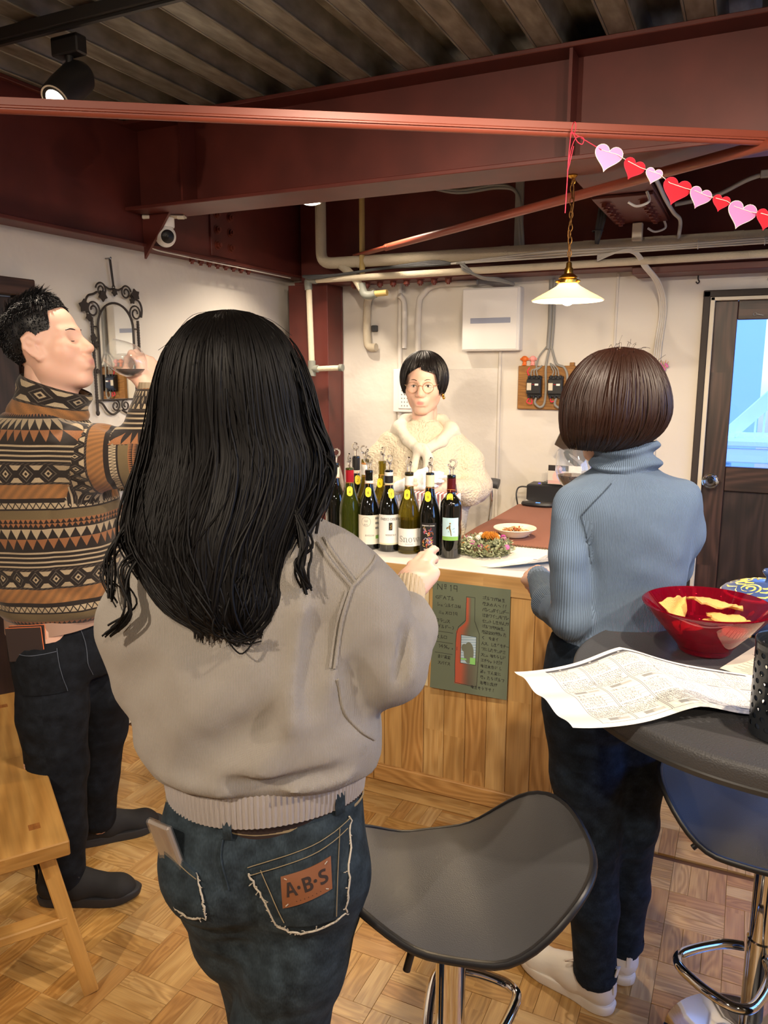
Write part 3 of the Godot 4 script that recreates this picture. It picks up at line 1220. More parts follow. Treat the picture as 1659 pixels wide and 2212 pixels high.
func build_pipes() -> void:
	var Z := -3.68
	# lagged water pipe
	var t := thing("water_pipe", "thick cream lagged pipe coming down from the ceiling and turning along back wall", "pipe")
	var b := MB.new()
	var path := [Vector3(-2.095, 2.5, Z), Vector3(-2.095, 2.22, Z)]
	path.append_array(Array(bez(Vector3(-2.095, 2.17, Z), Vector3(-2.095, 2.115, Z), Vector3(-2.08, 2.098, Z), Vector3(-2.02, 2.098, Z), 8)))
	path.append_array([Vector3(-1.2, 2.094, Z), Vector3(1.7, 2.085, Z)])
	b.tube(path, 0.029, 18)
	part("lagging", b, M.lagging, t)
	for x in [-1.86, -1.10, -0.72, -0.42, -0.10]:
		b = MB.new()
		b.at(Transform3D(Basis(Vector3(0, 0, 1), PI / 2), Vector3(x, 2.0935 - (x + 1.2) * 0.003, Z)))
		b.lathe([Vector2(0.0292, -0.02), Vector2(0.0308, -0.018), Vector2(0.0308, 0.018), Vector2(0.0292, 0.02)], 18)
		part("tape_band", b, M.lagging, t)
	b = MB.new()
	b.tube([Vector3(-1.98, 2.085, Z), Vector3(-1.93, 2.05, Z + 0.01), Vector3(-1.88, 2.005, Z + 0.02), Vector3(-1.845, 1.955, Z + 0.02)], [0.022, 0.021, 0.02, 0.02], 12)
	part("branch", b, M.lagging, t)
	b = MB.new()
	b.tube(smooth([Vector3(-1.85, 1.985, Z + 0.02), Vector3(-1.835, 1.935, Z + 0.02), Vector3(-1.80, 1.925, Z + 0.02), Vector3(-1.77, 1.932, Z + 0.02)], 5), 0.021, 14)
	part("elbow", b, M.grey_plastic, t)
	b = MB.new()
	b.tube([Vector3(-1.79, 1.930, Z + 0.02), Vector3(-1.705, 1.935, Z + 0.02)], 0.0155, 12)
	part("stub", b, M.old_pipe, t)
	# conduit with its two elbows
	t = thing("conduit_pipe", "thin cream pipe with grey elbows dropping in front of the red column", "pipe")
	b = MB.new()
	b.tube([Vector3(-2.14, 2.013, -3.64), Vector3(1.7, 2.02, -3.64)], 0.0165, 14)
	part("upper_run", b, M.lagging, t)
	b = MB.new()
	b.tube([Vector3(-2.15, 2.0, -3.64), Vector3(-2.138, 1.56, -3.64)], 0.016, 14)
	part("drop", b, M.lagging, t)
	b = MB.new()
	b.tube([Vector3(-2.12, 1.556, -3.64), Vector3(-1.972, 1.562, -3.66)], 0.014, 14)
	part("lower_run", b, M.lagging, t)
	for e in [[Vector3(-2.10, 2.013, -3.64), Vector3(-2.15, 2.013, -3.64), Vector3(-2.15, 1.965, -3.64)], [Vector3(-2.139, 1.60, -3.64), Vector3(-2.138, 1.53, -3.64), Vector3(-2.138, 1.52, -3.64)]]:
		b = MB.new()
		b.tube(smooth(e, 5), 0.0205, 14)
		part("elbow", b, M.grey_plastic, t)
	b = MB.new()
	b.tube([Vector3(-2.14, 1.556, -3.64), Vector3(-2.10, 1.557, -3.64)], 0.0195, 14)
	part("elbow", b, M.grey_plastic, t)
	b = MB.new()
	b.tube([Vector3(-1.982, 1.562, -3.66), Vector3(-1.962, 1.562, -3.66)], 0.019, 14)
	part("end_ring", b, M.grey_plastic, t)
	# yellowed pipe
	b = MB.new()
	b.tube([Vector3(-1.845, 2.5, -3.66), Vector3(-1.845, 2.03, -3.66)], 0.0145, 12)
	tag(part("drain_pipe", b, M.old_pipe, null), "yellowed thin vertical pipe beside the lagged pipe, ending on the lower conduit", "pipe")
	# two short drops on the wall
	b = MB.new()
	var zz := BACK + 0.026
	b.tube(smooth([Vector3(-1.87, 1.96, zz + 0.03), Vector3(-1.915, 1.93, zz), Vector3(-1.925, 1.87, zz), Vector3(-1.925, 1.72, zz), Vector3(-1.91, 1.675, zz + 0.004), Vector3(-1.865, 1.672, zz + 0.01)], 6), 0.0215, 14)
	tag(part("drop_pipe", b, M.lagging, null), "short cream pipe on back wall bent like a hook at its lower end", "pipe")
	b = MB.new()
	b.tube(smooth([Vector3(-1.72, 1.94, zz + 0.03), Vector3(-1.705, 1.90, zz), Vector3(-1.703, 1.78, zz), Vector3(-1.703, 1.665, zz)], 6), 0.014, 12)
	tag(part("drop_pipe", b, M.wall_patch, null), "slim white painted pipe on back wall, right of the hooked pipe", "pipe")
	b = MB.new()
	b.box(Vector3(-1.885, 1.772, BACK + 0.012), Vector3(0.03, 0.034, 0.024), 0.003)
	tag(part("pipe_clip", b, M.cable_dark, null), "small dark clip on back wall between the two short pipes", "clip")
	# painted conduits
	b = MB.new()
	b.tube(smooth([Vector3(-1.30, 1.985, BACK + 0.03), Vector3(-1.52, 1.985, BACK + 0.02), Vector3(-1.60, 1.94, BACK + 0.02), Vector3(-1.625, 1.86, BACK + 0.02), Vector3(-1.625, 1.5, BACK + 0.02), Vector3(-1.625, 1.1, BACK + 0.02)], 8), 0.0155, 12)
	tag(part("wall_conduit", b, M.wall_patch, null), "white painted conduit curving down the back wall left of the panel box", "conduit")
	b = MB.new()
	b.tube([Vector3(-1.735, 2.0, BACK + 0.014), Vector3(-1.735, 0.6, BACK + 0.014)], 0.012, 10)
	tag(part("wall_conduit", b, M.wall_patch, null), "straight white painted conduit running down into the socket box", "conduit")
	# cables
	b = MB.new()
	for k in 4:
		var o := 0.007 * k
		b.tube(smooth([Vector3(-0.66, 2.045 - o, -3.60), Vector3(-0.52, 2.05 + o * 0.6, -3.60), Vector3(-0.47 + o, 1.99, -3.66), Vector3(-0.43 + o, 1.93, -3.80), Vector3(-0.415 + o * 1.2, 1.82, BACK + 0.016), Vector3(-0.43 + o * 1.3, 1.60, BACK + 0.012), Vector3(-0.43 + o * 1.4, 1.1, BACK + 0.012)], 8), 0.0048, 7)
	tag(part("cable_bundle", b, M.cable_white, null), "bundle of white cables bending down the back wall right of pendant lamp", "cable")
	b = MB.new()
	for k in 3:
		b.tube(smooth([Vector3(-1.35, 2.05, -3.62), Vector3(-0.9, 2.05 + 0.012 * k, -3.61), Vector3(-0.4, 2.052 + 0.008 * k, -3.60), Vector3(0.2, 2.055 + 0.009 * k, -3.60), Vector3(0.9, 2.06, -3.6)], 8), 0.0045, 7)
	for x in [-0.25, 0.0, 0.3]:
		b.torus(Vector3(x, 2.062, -3.60), Vector3.RIGHT, 0.016, 0.002, 14, 5)
	tag(part("cable_bundle", b, M.cable_white, null), "white cables clipped along the gap between the two horizontal pipes", "cable")
	b = MB.new()
	for k in 3:
		b.tube(smooth([Vector3(-2.16, 2.03, -3.60), Vector3(-2.1, 2.028 - 0.006 * k, -3.60), Vector3(-1.95, 2.03, -3.62), Vector3(-1.7, 2.05, -3.63), Vector3(-1.45, 2.05 + 0.008 * k, -3.63), Vector3(-1.35, 2.05, -3.62)], 8), 0.007, 7)
	tag(part("cable_bundle", b, M.cable_dark, null), "dark cables sagging behind the pipes near the corner column", "cable")
	b = MB.new()
	for k in 3:
		b.tube(smooth([Vector3(-1.32 + 0.02 * k, 2.05, -3.62), Vector3(-1.28, 2.04 - 0.012 * k, -3.6), Vector3(-1.22 + 0.01 * k, 1.985, -3.66), Vector3(-1.15, 1.975 + 0.006 * k, -3.75), Vector3(-1.10, 1.965, -3.84)], 6), 0.0055, 7)
	tag(part("cable_bundle", b, M.cable_grey, null), "tangle of grey cables entering the top of the white panel box", "cable")
	b = MB.new()
	for k in 2:
		b.tube(smooth([Vector3(-1.55, 2.44, -3.69), Vector3(-1.35, 2.395 - 0.01 * k, -3.69), Vector3(-1.15, 2.40 - 0.012 * k, -3.69), Vector3(-1.06, 2.36, -3.69), Vector3(-1.045 + 0.012 * k, 2.25, -3.69), Vector3(-1.03 + 0.012 * k, 2.11, -3.69)], 8), 0.0075, 8)
	b.box(Vector3(-1.045, 2.30, -3.70), Vector3(0.04, 0.42, 0.012), 0.002)
	tag(part("cable_bundle", b, M.cable_grey, null), "grey cables looping under the ceiling deck and down the back beam", "cable")
	b = MB.new()
	for k in 3:
		b.tube(smooth([Vector3(-0.66 + 0.006 * k, 2.34, -3.66), Vector3(-0.66 + 0.012 * k, 2.24, -3.62), Vector3(-0.67 + 0.009 * k, 2.16, -3.62), Vector3(-0.672, 2.10, -3.64)], 6), 0.009, 7)
	b.torus(Vector3(-0.668, 2.15, -3.62), Vector3.UP, 0.022, 0.003, 14, 5)
	tag(part("cable_bundle", b, M.cable_dark, null), "dark cables tied together left of the short bolted beam", "cable")
	b = MB.new()
	b.tube(smooth([Vector3(-0.40, 2.24, -2.75), Vector3(-0.37, 2.22, -3.0), Vector3(-0.36, 2.2, -3.3), Vector3(-0.35, 2.19, -3.55), Vector3(-0.33, 2.17, -3.64), Vector3(-0.335, 2.10, -3.66)], 8), 0.008, 8)
	tag(part("cable", b, M.cable_white, null), "white cable following the right side of the short bolted beam", "cable")
	b = MB.new()
	b.tube(smooth([Vector3(-0.36, 2.245, -3.68), Vector3(-0.2, 2.27, -3.69), Vector3(-0.05, 2.33, -3.69), Vector3(0.15, 2.345, -3.69), Vector3(0.5, 2.36, -3.69)], 8), 0.009, 8)
	b.box(Vector3(-0.02, 2.335, -3.685), Vector3(0.035, 0.03, 0.02), 0.003)
	tag(part("cable", b, M.cable_white, null), "white cable clipped across the lit orange red beam beside the hearts", "cable")
	b = MB.new()
	b.lathe([Vector2(0.045, 0), Vector2(0.052, 0.02), Vector2(0.052, 0.5), Vector2(0.045, 0.52)], 20)
	b.at(Transform3D(Basis(Vector3(0, 0, 1), PI / 2), Vector3(0.25, 2.42, -3.4)))
	var dct := MB.new()
	dct.at(Transform3D(Basis(Vector3(0, 0, 1), PI / 2), Vector3(0.55, 2.41, -3.35)))
	dct.lathe([Vector2(0.0, 0.0), Vector2(0.05, 0.0), Vector2(0.055, 0.03), Vector2(0.052, 0.25), Vector2(0.055, 0.5), Vector2(0.055, 0.9), Vector2(0.0, 0.9)], 20)
	tag(part("air_duct", dct, M.lagging, null), "dusty lagged duct above the back beam in the upper right gap", "duct")
	# junction box hanging from the pipe
	b = MB.new()
	b.box(Vector3(-0.50, 2.135, -3.63), Vector3(0.042, 0.075, 0.03), 0.003)
	tag(part("junction_box", b, M.cream_plastic, null), "small beige box standing on the lagged pipe below the bolted beam", "box")


func leaf_shape(b: MB, at: Vector3, r: float, turn: float) -> void:
	var poly := PackedVector2Array()
	for i in 20:
		var a := TAU * i / 20
		var k := 1.0 - 0.35 * absf(sin(a * 2.5))
		poly.append(Vector2(cos(a + turn), sin(a + turn)) * r * k)
	var keep := b.xf
	b.xf = keep * Transform3D(Basis.IDENTITY, at)
	b.prism(poly, -0.003, 0.003)
	b.xf = keep


func scroll(b: MB, c: Vector2, r: float, a0: float, turns: float, th := 0.006) -> void:
	var pts := []
	var n := int(18 * absf(turns)) + 4
	for i in n:
		var k := float(i) / (n - 1)
		var a := a0 + TAU * turns * k
		var q := r * (1.0 - 0.72 * k)
		pts.append(Vector3(c.x + cos(a) * q, c.y + sin(a) * q, 0))
	b.tube(pts, th * 0.6, 6)


func build_wall_things() -> void:
	# wrought iron mirror: built in its own xy, hung on the left wall facing +x
	var t := thing("wall_mirror", "arched mirror in black wrought iron frame with scrolls and leaves on left wall", "mirror", Vector3(FL_X0 + 0.022, 1.62, -2.475), PI / 2)
	var b := MB.new()
	var W := 0.098
	var lo := -0.19
	var hi := 0.10
	var arch := PackedVector2Array([Vector2(-W, lo), Vector2(W, lo), Vector2(W, hi)])
	for i in range(1, 20):
		var a := PI * i / 20
		arch.append(Vector2(W * cos(a), hi + W * sin(a)))
	arch.append(Vector2(-W, hi))
	b.prism(arch, -0.006, 0.0)
	part("mirror_glass", b, M.mirror, t)
	b = MB.new()
	var ring := []
	for q in arch:
		ring.append(Vector3(q.x * 1.0, q.y, 0.001))
	ring.append(ring[0])
	b.tube(ring, 0.0045, 6)
	part("inner_frame", b, M.iron, t)
	b = MB.new()
	for sx in [-1, 1]:
		var x: float = sx * 0.128
		b.tube([Vector3(x, -0.235, 0), Vector3(x, 0.135, 0)], 0.0055, 8)
		for k in 30:
			b.torus(Vector3(x, -0.2 + k * 0.011, 0), Vector3(0.25, 1, 0), 0.0055, 0.002, 8, 4)
		b.ball(Vector3(x, -0.24, 0), Vector3(0.008, 0.012, 0.008), 8, 6)
		b.bar(Vector3(x, -0.19, 0), Vector3(sx * W, -0.19, 0), 0.008, 0.006, 0.001)
		b.bar(Vector3(x, 0.10, 0), Vector3(sx * W, 0.10, 0), 0.008, 0.006, 0.001)
	part("upright", b, M.iron, t)
	b = MB.new()
	for sx in [-1, 1]:
		b.at(Transform3D(Basis.from_scale(Vector3(sx, 1, 1)), Vector3.ZERO))
		scroll(b, Vector2(0.118, 0.165), 0.035, 3.6, -1.6)
		b.tube(smooth([Vector3(0.150, 0.15, 0), Vector3(0.156, 0.185, 0), Vector3(0.142, 0.215, 0), Vector3(0.112, 0.225, 0), Vector3(0.092, 0.235, 0)], 5), 0.0045, 6)
		scroll(b, Vector2(0.068, 0.245), 0.030, 0.2, 1.6)
		b.tube(smooth([Vector3(0.05, 0.262, 0), Vector3(0.025, 0.252, 0), Vector3(0, 0.255, 0)], 5), 0.004, 6)
		scroll(b, Vector2(0.028, -0.215), 0.025, 1.2, 1.5)
		b.tube(smooth([Vector3(0.128, -0.192, 0), Vector3(0.10, -0.205, 0), Vector3(0.075, -0.235, 0), Vector3(0.045, -0.25, 0), Vector3(0.008, -0.235, 0)], 6), 0.0048, 6)
	b.at(Transform3D.IDENTITY)
	part("scrollwork", b, M.iron, t)
	for e in [[-0.165, 0.175, 0.028, 0.3], [-0.145, 0.135, 0.017, 1.0], [-0.065, 0.222, 0.024, 2.2], [0.0, 0.24, 0.016, 0.8], [0.118, 0.24, 0.026, 0.6], [0.098, 0.215, 0.015, 1.6], [-0.128, 0.055, 0.017, 1.3], [-0.118, 0.03, 0.016, 2.3], [-0.137, 0.02, 0.014, 0.2], [-0.118, -0.075, 0.011, 0.4]]:
		b = MB.new()
		leaf_shape(b, Vector3(e[0], e[1], 0.004), e[2], e[3])
		part("leaf", b, M.iron, t)
	b = MB.new()
	b.tube([Vector3(-0.002, 0.262, 0), Vector3(-0.016, 0.37, 0.002)], 0.003, 6)
	b.tube([Vector3(0.002, 0.262, 0), Vector3(-0.010, 0.37, 0.002)], 0.003, 6)
	b.torus(Vector3(0, 0.262, 0), Vector3(0, 0, 1), 0.007, 0.002, 12, 5)
	part("hanging_cord", b, M.iron, t)
	b = MB.new()
	b.at(Transform3D(Basis(Vector3.RIGHT, PI / 2), Vector3(-0.013, 0.372, 0)))
	b.lathe([Vector2(0.003, -0.022), Vector2(0.003, 0.006), Vector2(0.006, 0.007), Vector2(0.0, 0.010)], 8)
	part("nail", b, M.steel, t)
	# security camera
	var S := Vector3(-2.225, 2.168, -2.625)
	t = thing("security_camera", "white round security camera hanging under the left end of main beam", "camera", S, 0.45)
	b = MB.new()
	b.lathe([Vector2(0.0, -0.045), Vector2(0.036, -0.045), Vector2(0.038, -0.040), Vector2(0.038, -0.008), Vector2(0.033, -0.004), Vector2(0, -0.004)], 32)
	part("base", b, M.white_plastic, t)
	b = MB.new()
	b.ball(Vector3(0, -0.078, 0), Vector3(0.042, 0.044, 0.042), 32, 20)
	part("head", b, M.white_plastic, t)
	b = MB.new()
	b.at(Transform3D(Basis(Vector3.RIGHT, PI / 2 + 0.18).rotated(Vector3.UP, 0.5), Vector3(0, -0.078, 0)))
	b.lathe([Vector2(0.027, 0.033), Vector2(0.026, 0.036), Vector2(0.018, 0.041), Vector2(0, 0.0435)], 24, 60.0)
	b.lathe([Vector2(0.008, 0.043), Vector2(0.007, 0.046), Vector2(0.0, 0.0475)], 16)
	part("lens", b, M.black_plastic, t)
	b = MB.new()
	b.box(Vector3(0.0, -0.002, 0.0), Vector3(0.17, 0.008, 0.05), 0.002)
	for x in [-0.07, 0.07]:
		b.box(Vector3(x, -0.008, 0.02), Vector3(0.03, 0.014, 0.016), 0.002)
	part("mount_plate", b, M.cream_plastic, t)
	b = MB.new()
	b.tube(smooth([S + Vector3(-0.02, -0.04, 0.03), S + Vector3(-0.05, -0.06, 0.04), S + Vector3(-0.055, -0.09, 0.03), Vector3(-2.29, 2.045, -2.62), Vector3(-2.286, 2.038, -2.8), Vector3(-2.286, 2.036, -3.2), Vector3(-2.286, 2.034, -3.68)], 8), 0.0028, 6)
	tag(part("camera_cable", b, M.cable_white, null), "thin white cable running from the security camera along the wall beam", "cable")
	# panel box
	t = thing("panel_box", "white square electrical panel box with grey label strip on back wall", "box", Vector3(-1.213, 1.80, BACK))
	b = MB.new()
	b.box(Vector3(0, 0, 0.035), Vector3(0.30, 0.308, 0.07), 0.004)
	part("case", b, M.white_plastic, t)
	b = MB.new()
	b.box(Vector3(-0.004, 0, 0.072), Vector3(0.285, 0.296, 0.006), 0.003)
	part("door", b, M.white_plastic, t)
	b = MB.new()
	b.box(Vector3(0.0, -0.006, 0.0755), Vector3(0.208, 0.026, 0.003), 0.001)
	part("label_strip", b, mk("label_grey", hexc("9aa0b4"), 0.5), t)
	# socket box
	t = thing("socket_box", "flat white box with rows of small holes, half hidden behind the bartender", "box", Vector3(-1.71, 1.44, BACK))
	b = MB.new()
	b.box(Vector3(0, 0, 0.018), Vector3(0.11, 0.23, 0.036), 0.004)
	part("case", b, M.white_plastic, t)
	b = MB.new()
	b.box(Vector3(0.016, 0, 0.038), Vector3(0.075, 0.19, 0.006), 0.002)
	part("cover", b, M.white_plastic, t)
	b = MB.new()
	for r in 9:
		for c in 3:
			b.box(Vector3(0.0 + c * 0.016, -0.08 + r * 0.02, 0.0415), Vector3(0.004, 0.006, 0.001), 0.0)
	part("slot", b, M.cable_dark, t)
	# breaker board
	t = thing("breaker_board", "small wooden board with two black circuit breakers and looped wires", "board", Vector3(-0.933, 1.463, BACK))
	b = MB.new()
	b.box(Vector3(0, 0, 0.012), Vector3(0.285, 0.216, 0.024), 0.003)
	b.box(Vector3(0.125, 0.115, 0.012), Vector3(0.022, 0.018, 0.024), 0.002)
	part("board", b, M.board, t)
	for x in [-0.052, 0.055]:
		b = MB.new()
		b.box(Vector3(x, 0.006, 0.044), Vector3(0.072, 0.072, 0.04), 0.003)
		b.box(Vector3(x, 0.006, 0.036), Vector3(0.070, 0.104, 0.026), 0.003)
		for k in 3:
			b.box(Vector3(x - 0.023 + k * 0.023, 0.054, 0.05), Vector3(0.012, 0.014, 0.02), 0.002)
			b.box(Vector3(x - 0.023 + k * 0.023, -0.044, 0.05), Vector3(0.012, 0.014, 0.02), 0.002)
		var br := part("circuit_breaker", b, M.black_plastic, t)
		b = MB.new()
		b.box(Vector3(x - 0.022, 0.006, 0.0645), Vector3(0.022, 0.036, 0.002), 0.0005)
		part("rating_label", b, M.cream_plastic, br)
		b = MB.new()
		b.box(Vector3(x + 0.016, 0.016, 0.067), Vector3(0.018, 0.010, 0.008), 0.001)
		part("switch", b, M.white_plastic, br)
		b = MB.new()
		b.box(Vector3(x - 0.002, 0.017, 0.0645), Vector3(0.010, 0.003, 0.002), 0.0)
		part("indicator", b, M.red_felt, br)
	b = MB.new()
	for k in 3:
		var o := 0.012 * k
		b.tube(smooth([Vector3(-0.07 + o * 1.4, 0.058, 0.05), Vector3(-0.066 + o, 0.085, 0.052), Vector3(-0.045 + o * 0.6, 0.095, 0.045), Vector3(-0.02, 0.11, 0.03)], 5), 0.003, 6)
		b.tube(smooth([Vector3(0.035 + o * 1.4, 0.058, 0.05), Vector3(0.042 + o, 0.08, 0.052), Vector3(0.03 + o, 0.1, 0.045), Vector3(0.02, 0.12, 0.03)], 5), 0.003, 6)
	b.tube(smooth([Vector3(-0.04, -0.048, 0.05), Vector3(-0.045, -0.075, 0.05), Vector3(-0.02, -0.095, 0.045), Vector3(0.0, -0.075, 0.04), Vector3(0.004, 0.0, 0.035), Vector3(0.0, 0.1, 0.035), Vector3(0.01, 0.19, 0.02)], 8), 0.006, 8)
	b.tube(smooth([Vector3(0.06, -0.048, 0.05), Vector3(0.055, -0.08, 0.05), Vector3(0.08, -0.095, 0.045), Vector3(0.10, -0.06, 0.04), Vector3(0.108, 0.05, 0.035), Vector3(0.09, 0.10, 0.035), Vector3(0.05, 0.12, 0.03), Vector3(0.02, 0.2, 0.02)], 8), 0.006, 8)
	b.tube(smooth([Vector3(-0.05, 0.09, 0.03), Vector3(-0.04, 0.15, 0.025), Vector3(0.005, 0.21, 0.02)], 6), 0.0045, 8)
	b.tube([Vector3(0.005, 0.19, 0.02), Vector3(0.008, 0.32, 0.014), Vector3(0.006, 0.52, 0.014)], 0.011, 8)
	b.tube([Vector3(0.02, 0.19, 0.02), Vector3(0.024, 0.32, 0.014), Vector3(0.022, 0.52, 0.014)], 0.008, 8)
	part("wire", b, M.cable_grey, t)
	b = MB.new()
	b.tube(smooth([Vector3(-0.078, 0.058, 0.05), Vector3(-0.088, 0.08, 0.05), Vector3(-0.08, 0.1, 0.04)], 5), 0.003, 6)
	b.tube(smooth([Vector3(-0.072, -0.048, 0.05), Vector3(-0.085, -0.07, 0.055), Vector3(-0.06, -0.078, 0.055), Vector3(-0.062, -0.055, 0.05)], 5), 0.003, 6)
	b.tube(smooth([Vector3(0.032, -0.048, 0.05), Vector3(0.036, -0.068, 0.05), Vector3(0.055, -0.062, 0.05)], 5), 0.003, 6)
	part("red_wire", b, M.red_thread, t)
	# two tiny figures on the board
	var cols := [[mk("toy_orange", hexc("e8752a"), 0.5), -1.047, "tiny orange toy figure standing on the breaker board's left corner"], [mk("toy_pink", hexc("f0a09a"), 0.5), -1.005, "tiny pink toy figure standing on the breaker board beside the orange one"]]
	for e in cols:
		b = MB.new()
		b.ball(Vector3(0, 0.034, 0), Vector3(0.017, 0.015, 0.014), 16, 10)
		b.ball(Vector3(-0.017, 0.033, 0), Vector3(0.006, 0.006, 0.004), 8, 6)
		b.ball(Vector3(0.017, 0.033, 0), Vector3(0.006, 0.006, 0.004), 8, 6)
		b.ball(Vector3(0, 0.012, 0), Vector3(0.011, 0.013, 0.009), 12, 8)
		b.ball(Vector3(-0.006, 0.004, 0.004), Vector3(0.006, 0.004, 0.008), 8, 6)
		b.ball(Vector3(0.006, 0.004, 0.004), Vector3(0.006, 0.004, 0.008), 8, 6)
		var o := part("toy_figure", b, e[0], null)
		o.position = Vector3(e[1], 1.5715, BACK + 0.014)
		tag(o, e[2], "toy")
	# dried sprig on the wall beside the bob
	t = thing("dried_sprig", "small dried flower sprig pinned to back wall right of the bobbed woman", "plant", Vector3(-0.385, 1.54, BACK + 0.01))
	b = MB.new()
	for k in 5:
		b.tube(smooth([Vector3(0, -0.03, 0.005), Vector3(0.004 * (k - 2), 0.01, 0.012), Vector3(0.011 * (k - 2), 0.05 + 0.006 * (k % 2), 0.012)], 4), 0.0014, 5)
	part("stem", b, M.cork, t)
	b = MB.new()
	for k in 7:
		b.ball(Vector3(0.006 * (k - 3), 0.012 + 0.008 * ((k * 3) % 4), 0.014), Vector3(0.006, 0.007, 0.006), 8, 6)
	part("blossom", b, M.pink_felt_b, t)
	b = MB.new()
	b.lathe([Vector2(0.008, -0.06), Vector2(0.011, -0.04), Vector2(0.009, -0.015), Vector2(0.007, -0.015)], 12)
	part("vial", b, M.cream_plastic, t)
	# hooks under the beam over the door
	for e in [[-0.26, "small dark hook under the beam, left one above the door"], [0.03, "small pale hook under the beam, right one above the door"]]:
		b = MB.new()
		b.tube(smooth([Vector3(0, 0.02, 0), Vector3(0, 0.0, 0.002), Vector3(0.006, -0.012, 0.004), Vector3(0.0, -0.02, 0.008), Vector3(-0.008, -0.012, 0.008)], 5), 0.003, 6)
		var o := part("wall_hook", b, M.steel if e[0] > 0.0 else M.iron, null)
		o.position = Vector3(e[0], 1.955, BACK + 0.012)
		tag(o, e[1], "hook")


# ---------------------------------------------------------------- counter and what stands on it
const CZ := -2.36
const TOP := 0.90


func build_counter() -> void:
	var t := thing("bar_counter", "pine plank bar counter with white top where the numbered bottles stand", "counter")
	var b := MB.new()
	b.box(Vector3(-1.2, 0.47, CZ - 0.2), Vector3(1.66, 0.80, 0.34), 0.0)
	part("carcass", b, M.pine, t)
	var xs := [-2.02, -1.94, -1.865, -1.78, -1.70, -1.63, -1.545, -1.47, -1.39, -1.31, -1.24, -1.178, -1.111, -1.042, -0.959, -0.883, -0.805, -0.73, -0.659, -0.576, -0.50, -0.425, -0.352]
	for i in xs.size() - 1:
		b = MB.new()
		var w: float = xs[i + 1] - xs[i]
		b.box(Vector3(xs[i] + w * 0.5, 0.45, CZ - 0.012 + rng.randf_range(-0.001, 0.001)), Vector3(w - 0.0012, 0.752, 0.02), 0.0025, Vector2(i * 0.37, i * 0.61))
		part("plank", b, [M.pine, M.pine_b, M.pine_c][(i * 7) % 3], t)
	for e in [[-2.02, -1.15], [-1.148, -0.352]]:
		b = MB.new()
		b.box(Vector3((e[0] + e[1]) * 0.5, 0.861, CZ - 0.008), Vector3(e[1] - e[0], 0.072, 0.022), 0.003, Vector2(e[0], 0))
		part("apron", b, M.apron, t)
		b = MB.new()
		b.box(Vector3((e[0] + e[1]) * 0.5, 0.105, CZ - 0.004), Vector3(e[1] - e[0], 0.062, 0.028), 0.003, Vector2(e[0], 0.4))
		part("base_rail", b, M.pine_b, t)
	b = MB.new()
	b.box(Vector3(-1.186, 0.036, CZ - 0.03), Vector3(1.66, 0.072, 0.02), 0.002)
	part("kick_board", b, M.pine_c, t)
	b = MB.new()
	b.box(Vector3(-1.186, 0.89, CZ - 0.205), Vector3(1.70, 0.020, 0.414), 0.003)
	part("worktop", b, M.white_top, t)
	# return towards the back wall
	t = thing("side_counter", "white counter running back to the wall under the brown cloth", "counter")
	b = MB.new()
	b.box(Vector3(-0.66, 0.889, -3.33), Vector3(0.65, 0.022, 1.10), 0.003)
	part("worktop", b, M.white_top, t)
	b = MB.new()
	b.box(Vector3(-0.66, 0.44, -3.34), Vector3(0.62, 0.876, 1.08), 0.002)
	part("carcass", b, M.white_plastic, t)
	# brown cloth
	t = thing("table_runner", "reddish brown cloth with a fringed front edge on the side counter", "cloth")
	b = MB.new()
	b.sheet(24, 30, func(s: float, q: float):
		var x := lerpf(-0.996, -0.345, s)
		var z := lerpf(-2.77, -3.67, q)
		var y := TOP + 0.006 + 0.004 * pow(maxf(0.0, sin(s * 9.0 + q * 5.0)), 3.0) * (1.0 - q * 0.5)
		if s < 0.02:
			x -= 0.002
			y -= 0.004
		return Vector3(x, y, z), 0.004)
	part("cloth", b, M.brown_cloth, t)
	b = MB.new()
	for i in 60:
		var x := -0.99 + i * 0.0108
		b.bar(Vector3(x, TOP + 0.006, -2.775), Vector3(x + rng.randf_range(-0.003, 0.003), TOP + 0.0015, -2.762), 0.005, 0.002, 0.0005)
	part("fringe", b, M.fringe, t)


func label_patch(r: float, half: float, y0: float, y1: float, a0 := 0.0) -> MB:
	var b := MB.new()
	b.sheet(24, 2, func(s: float, q: float):
		var a := a0 + lerpf(-half, half, s)
		return Vector3(sin(a) * r, lerpf(y0, y1, q), cos(a) * r), 0.0)
	return b


func bottle_profile(kind: String, H: float) -> Array:
	if kind == "bordeaux":
		return [Vector2(0.0, 0.0), Vector2(0.035, 0.0), Vector2(0.0375, 0.004), Vector2(0.0378, 0.02), Vector2(0.0378, 0.185), Vector2(0.0365, 0.195), Vector2(0.031, 0.206), Vector2(0.022, 0.215), Vector2(0.0155, 0.224), Vector2(0.0145, 0.235), Vector2(0.0140, H - 0.014), Vector2(0.0155, H - 0.012), Vector2(0.0155, H - 0.004), Vector2(0.0135, H), Vector2(0.009, H)]
	return [Vector2(0.0, 0.0), Vector2(0.036, 0.0), Vector2(0.0395, 0.004), Vector2(0.040, 0.02), Vector2(0.040, 0.13), Vector2(0.0385, 0.150), Vector2(0.0345, 0.170), Vector2(0.0285, 0.190), Vector2(0.0225, 0.208), Vector2(0.0180, 0.225), Vector2(0.0155, 0.242), Vector2(0.0145, 0.256), Vector2(0.0142, H - 0.014), Vector2(0.0155, H - 0.012), Vector2(0.0155, H - 0.004), Vector2(0.0135, H), Vector2(0.009, H)]


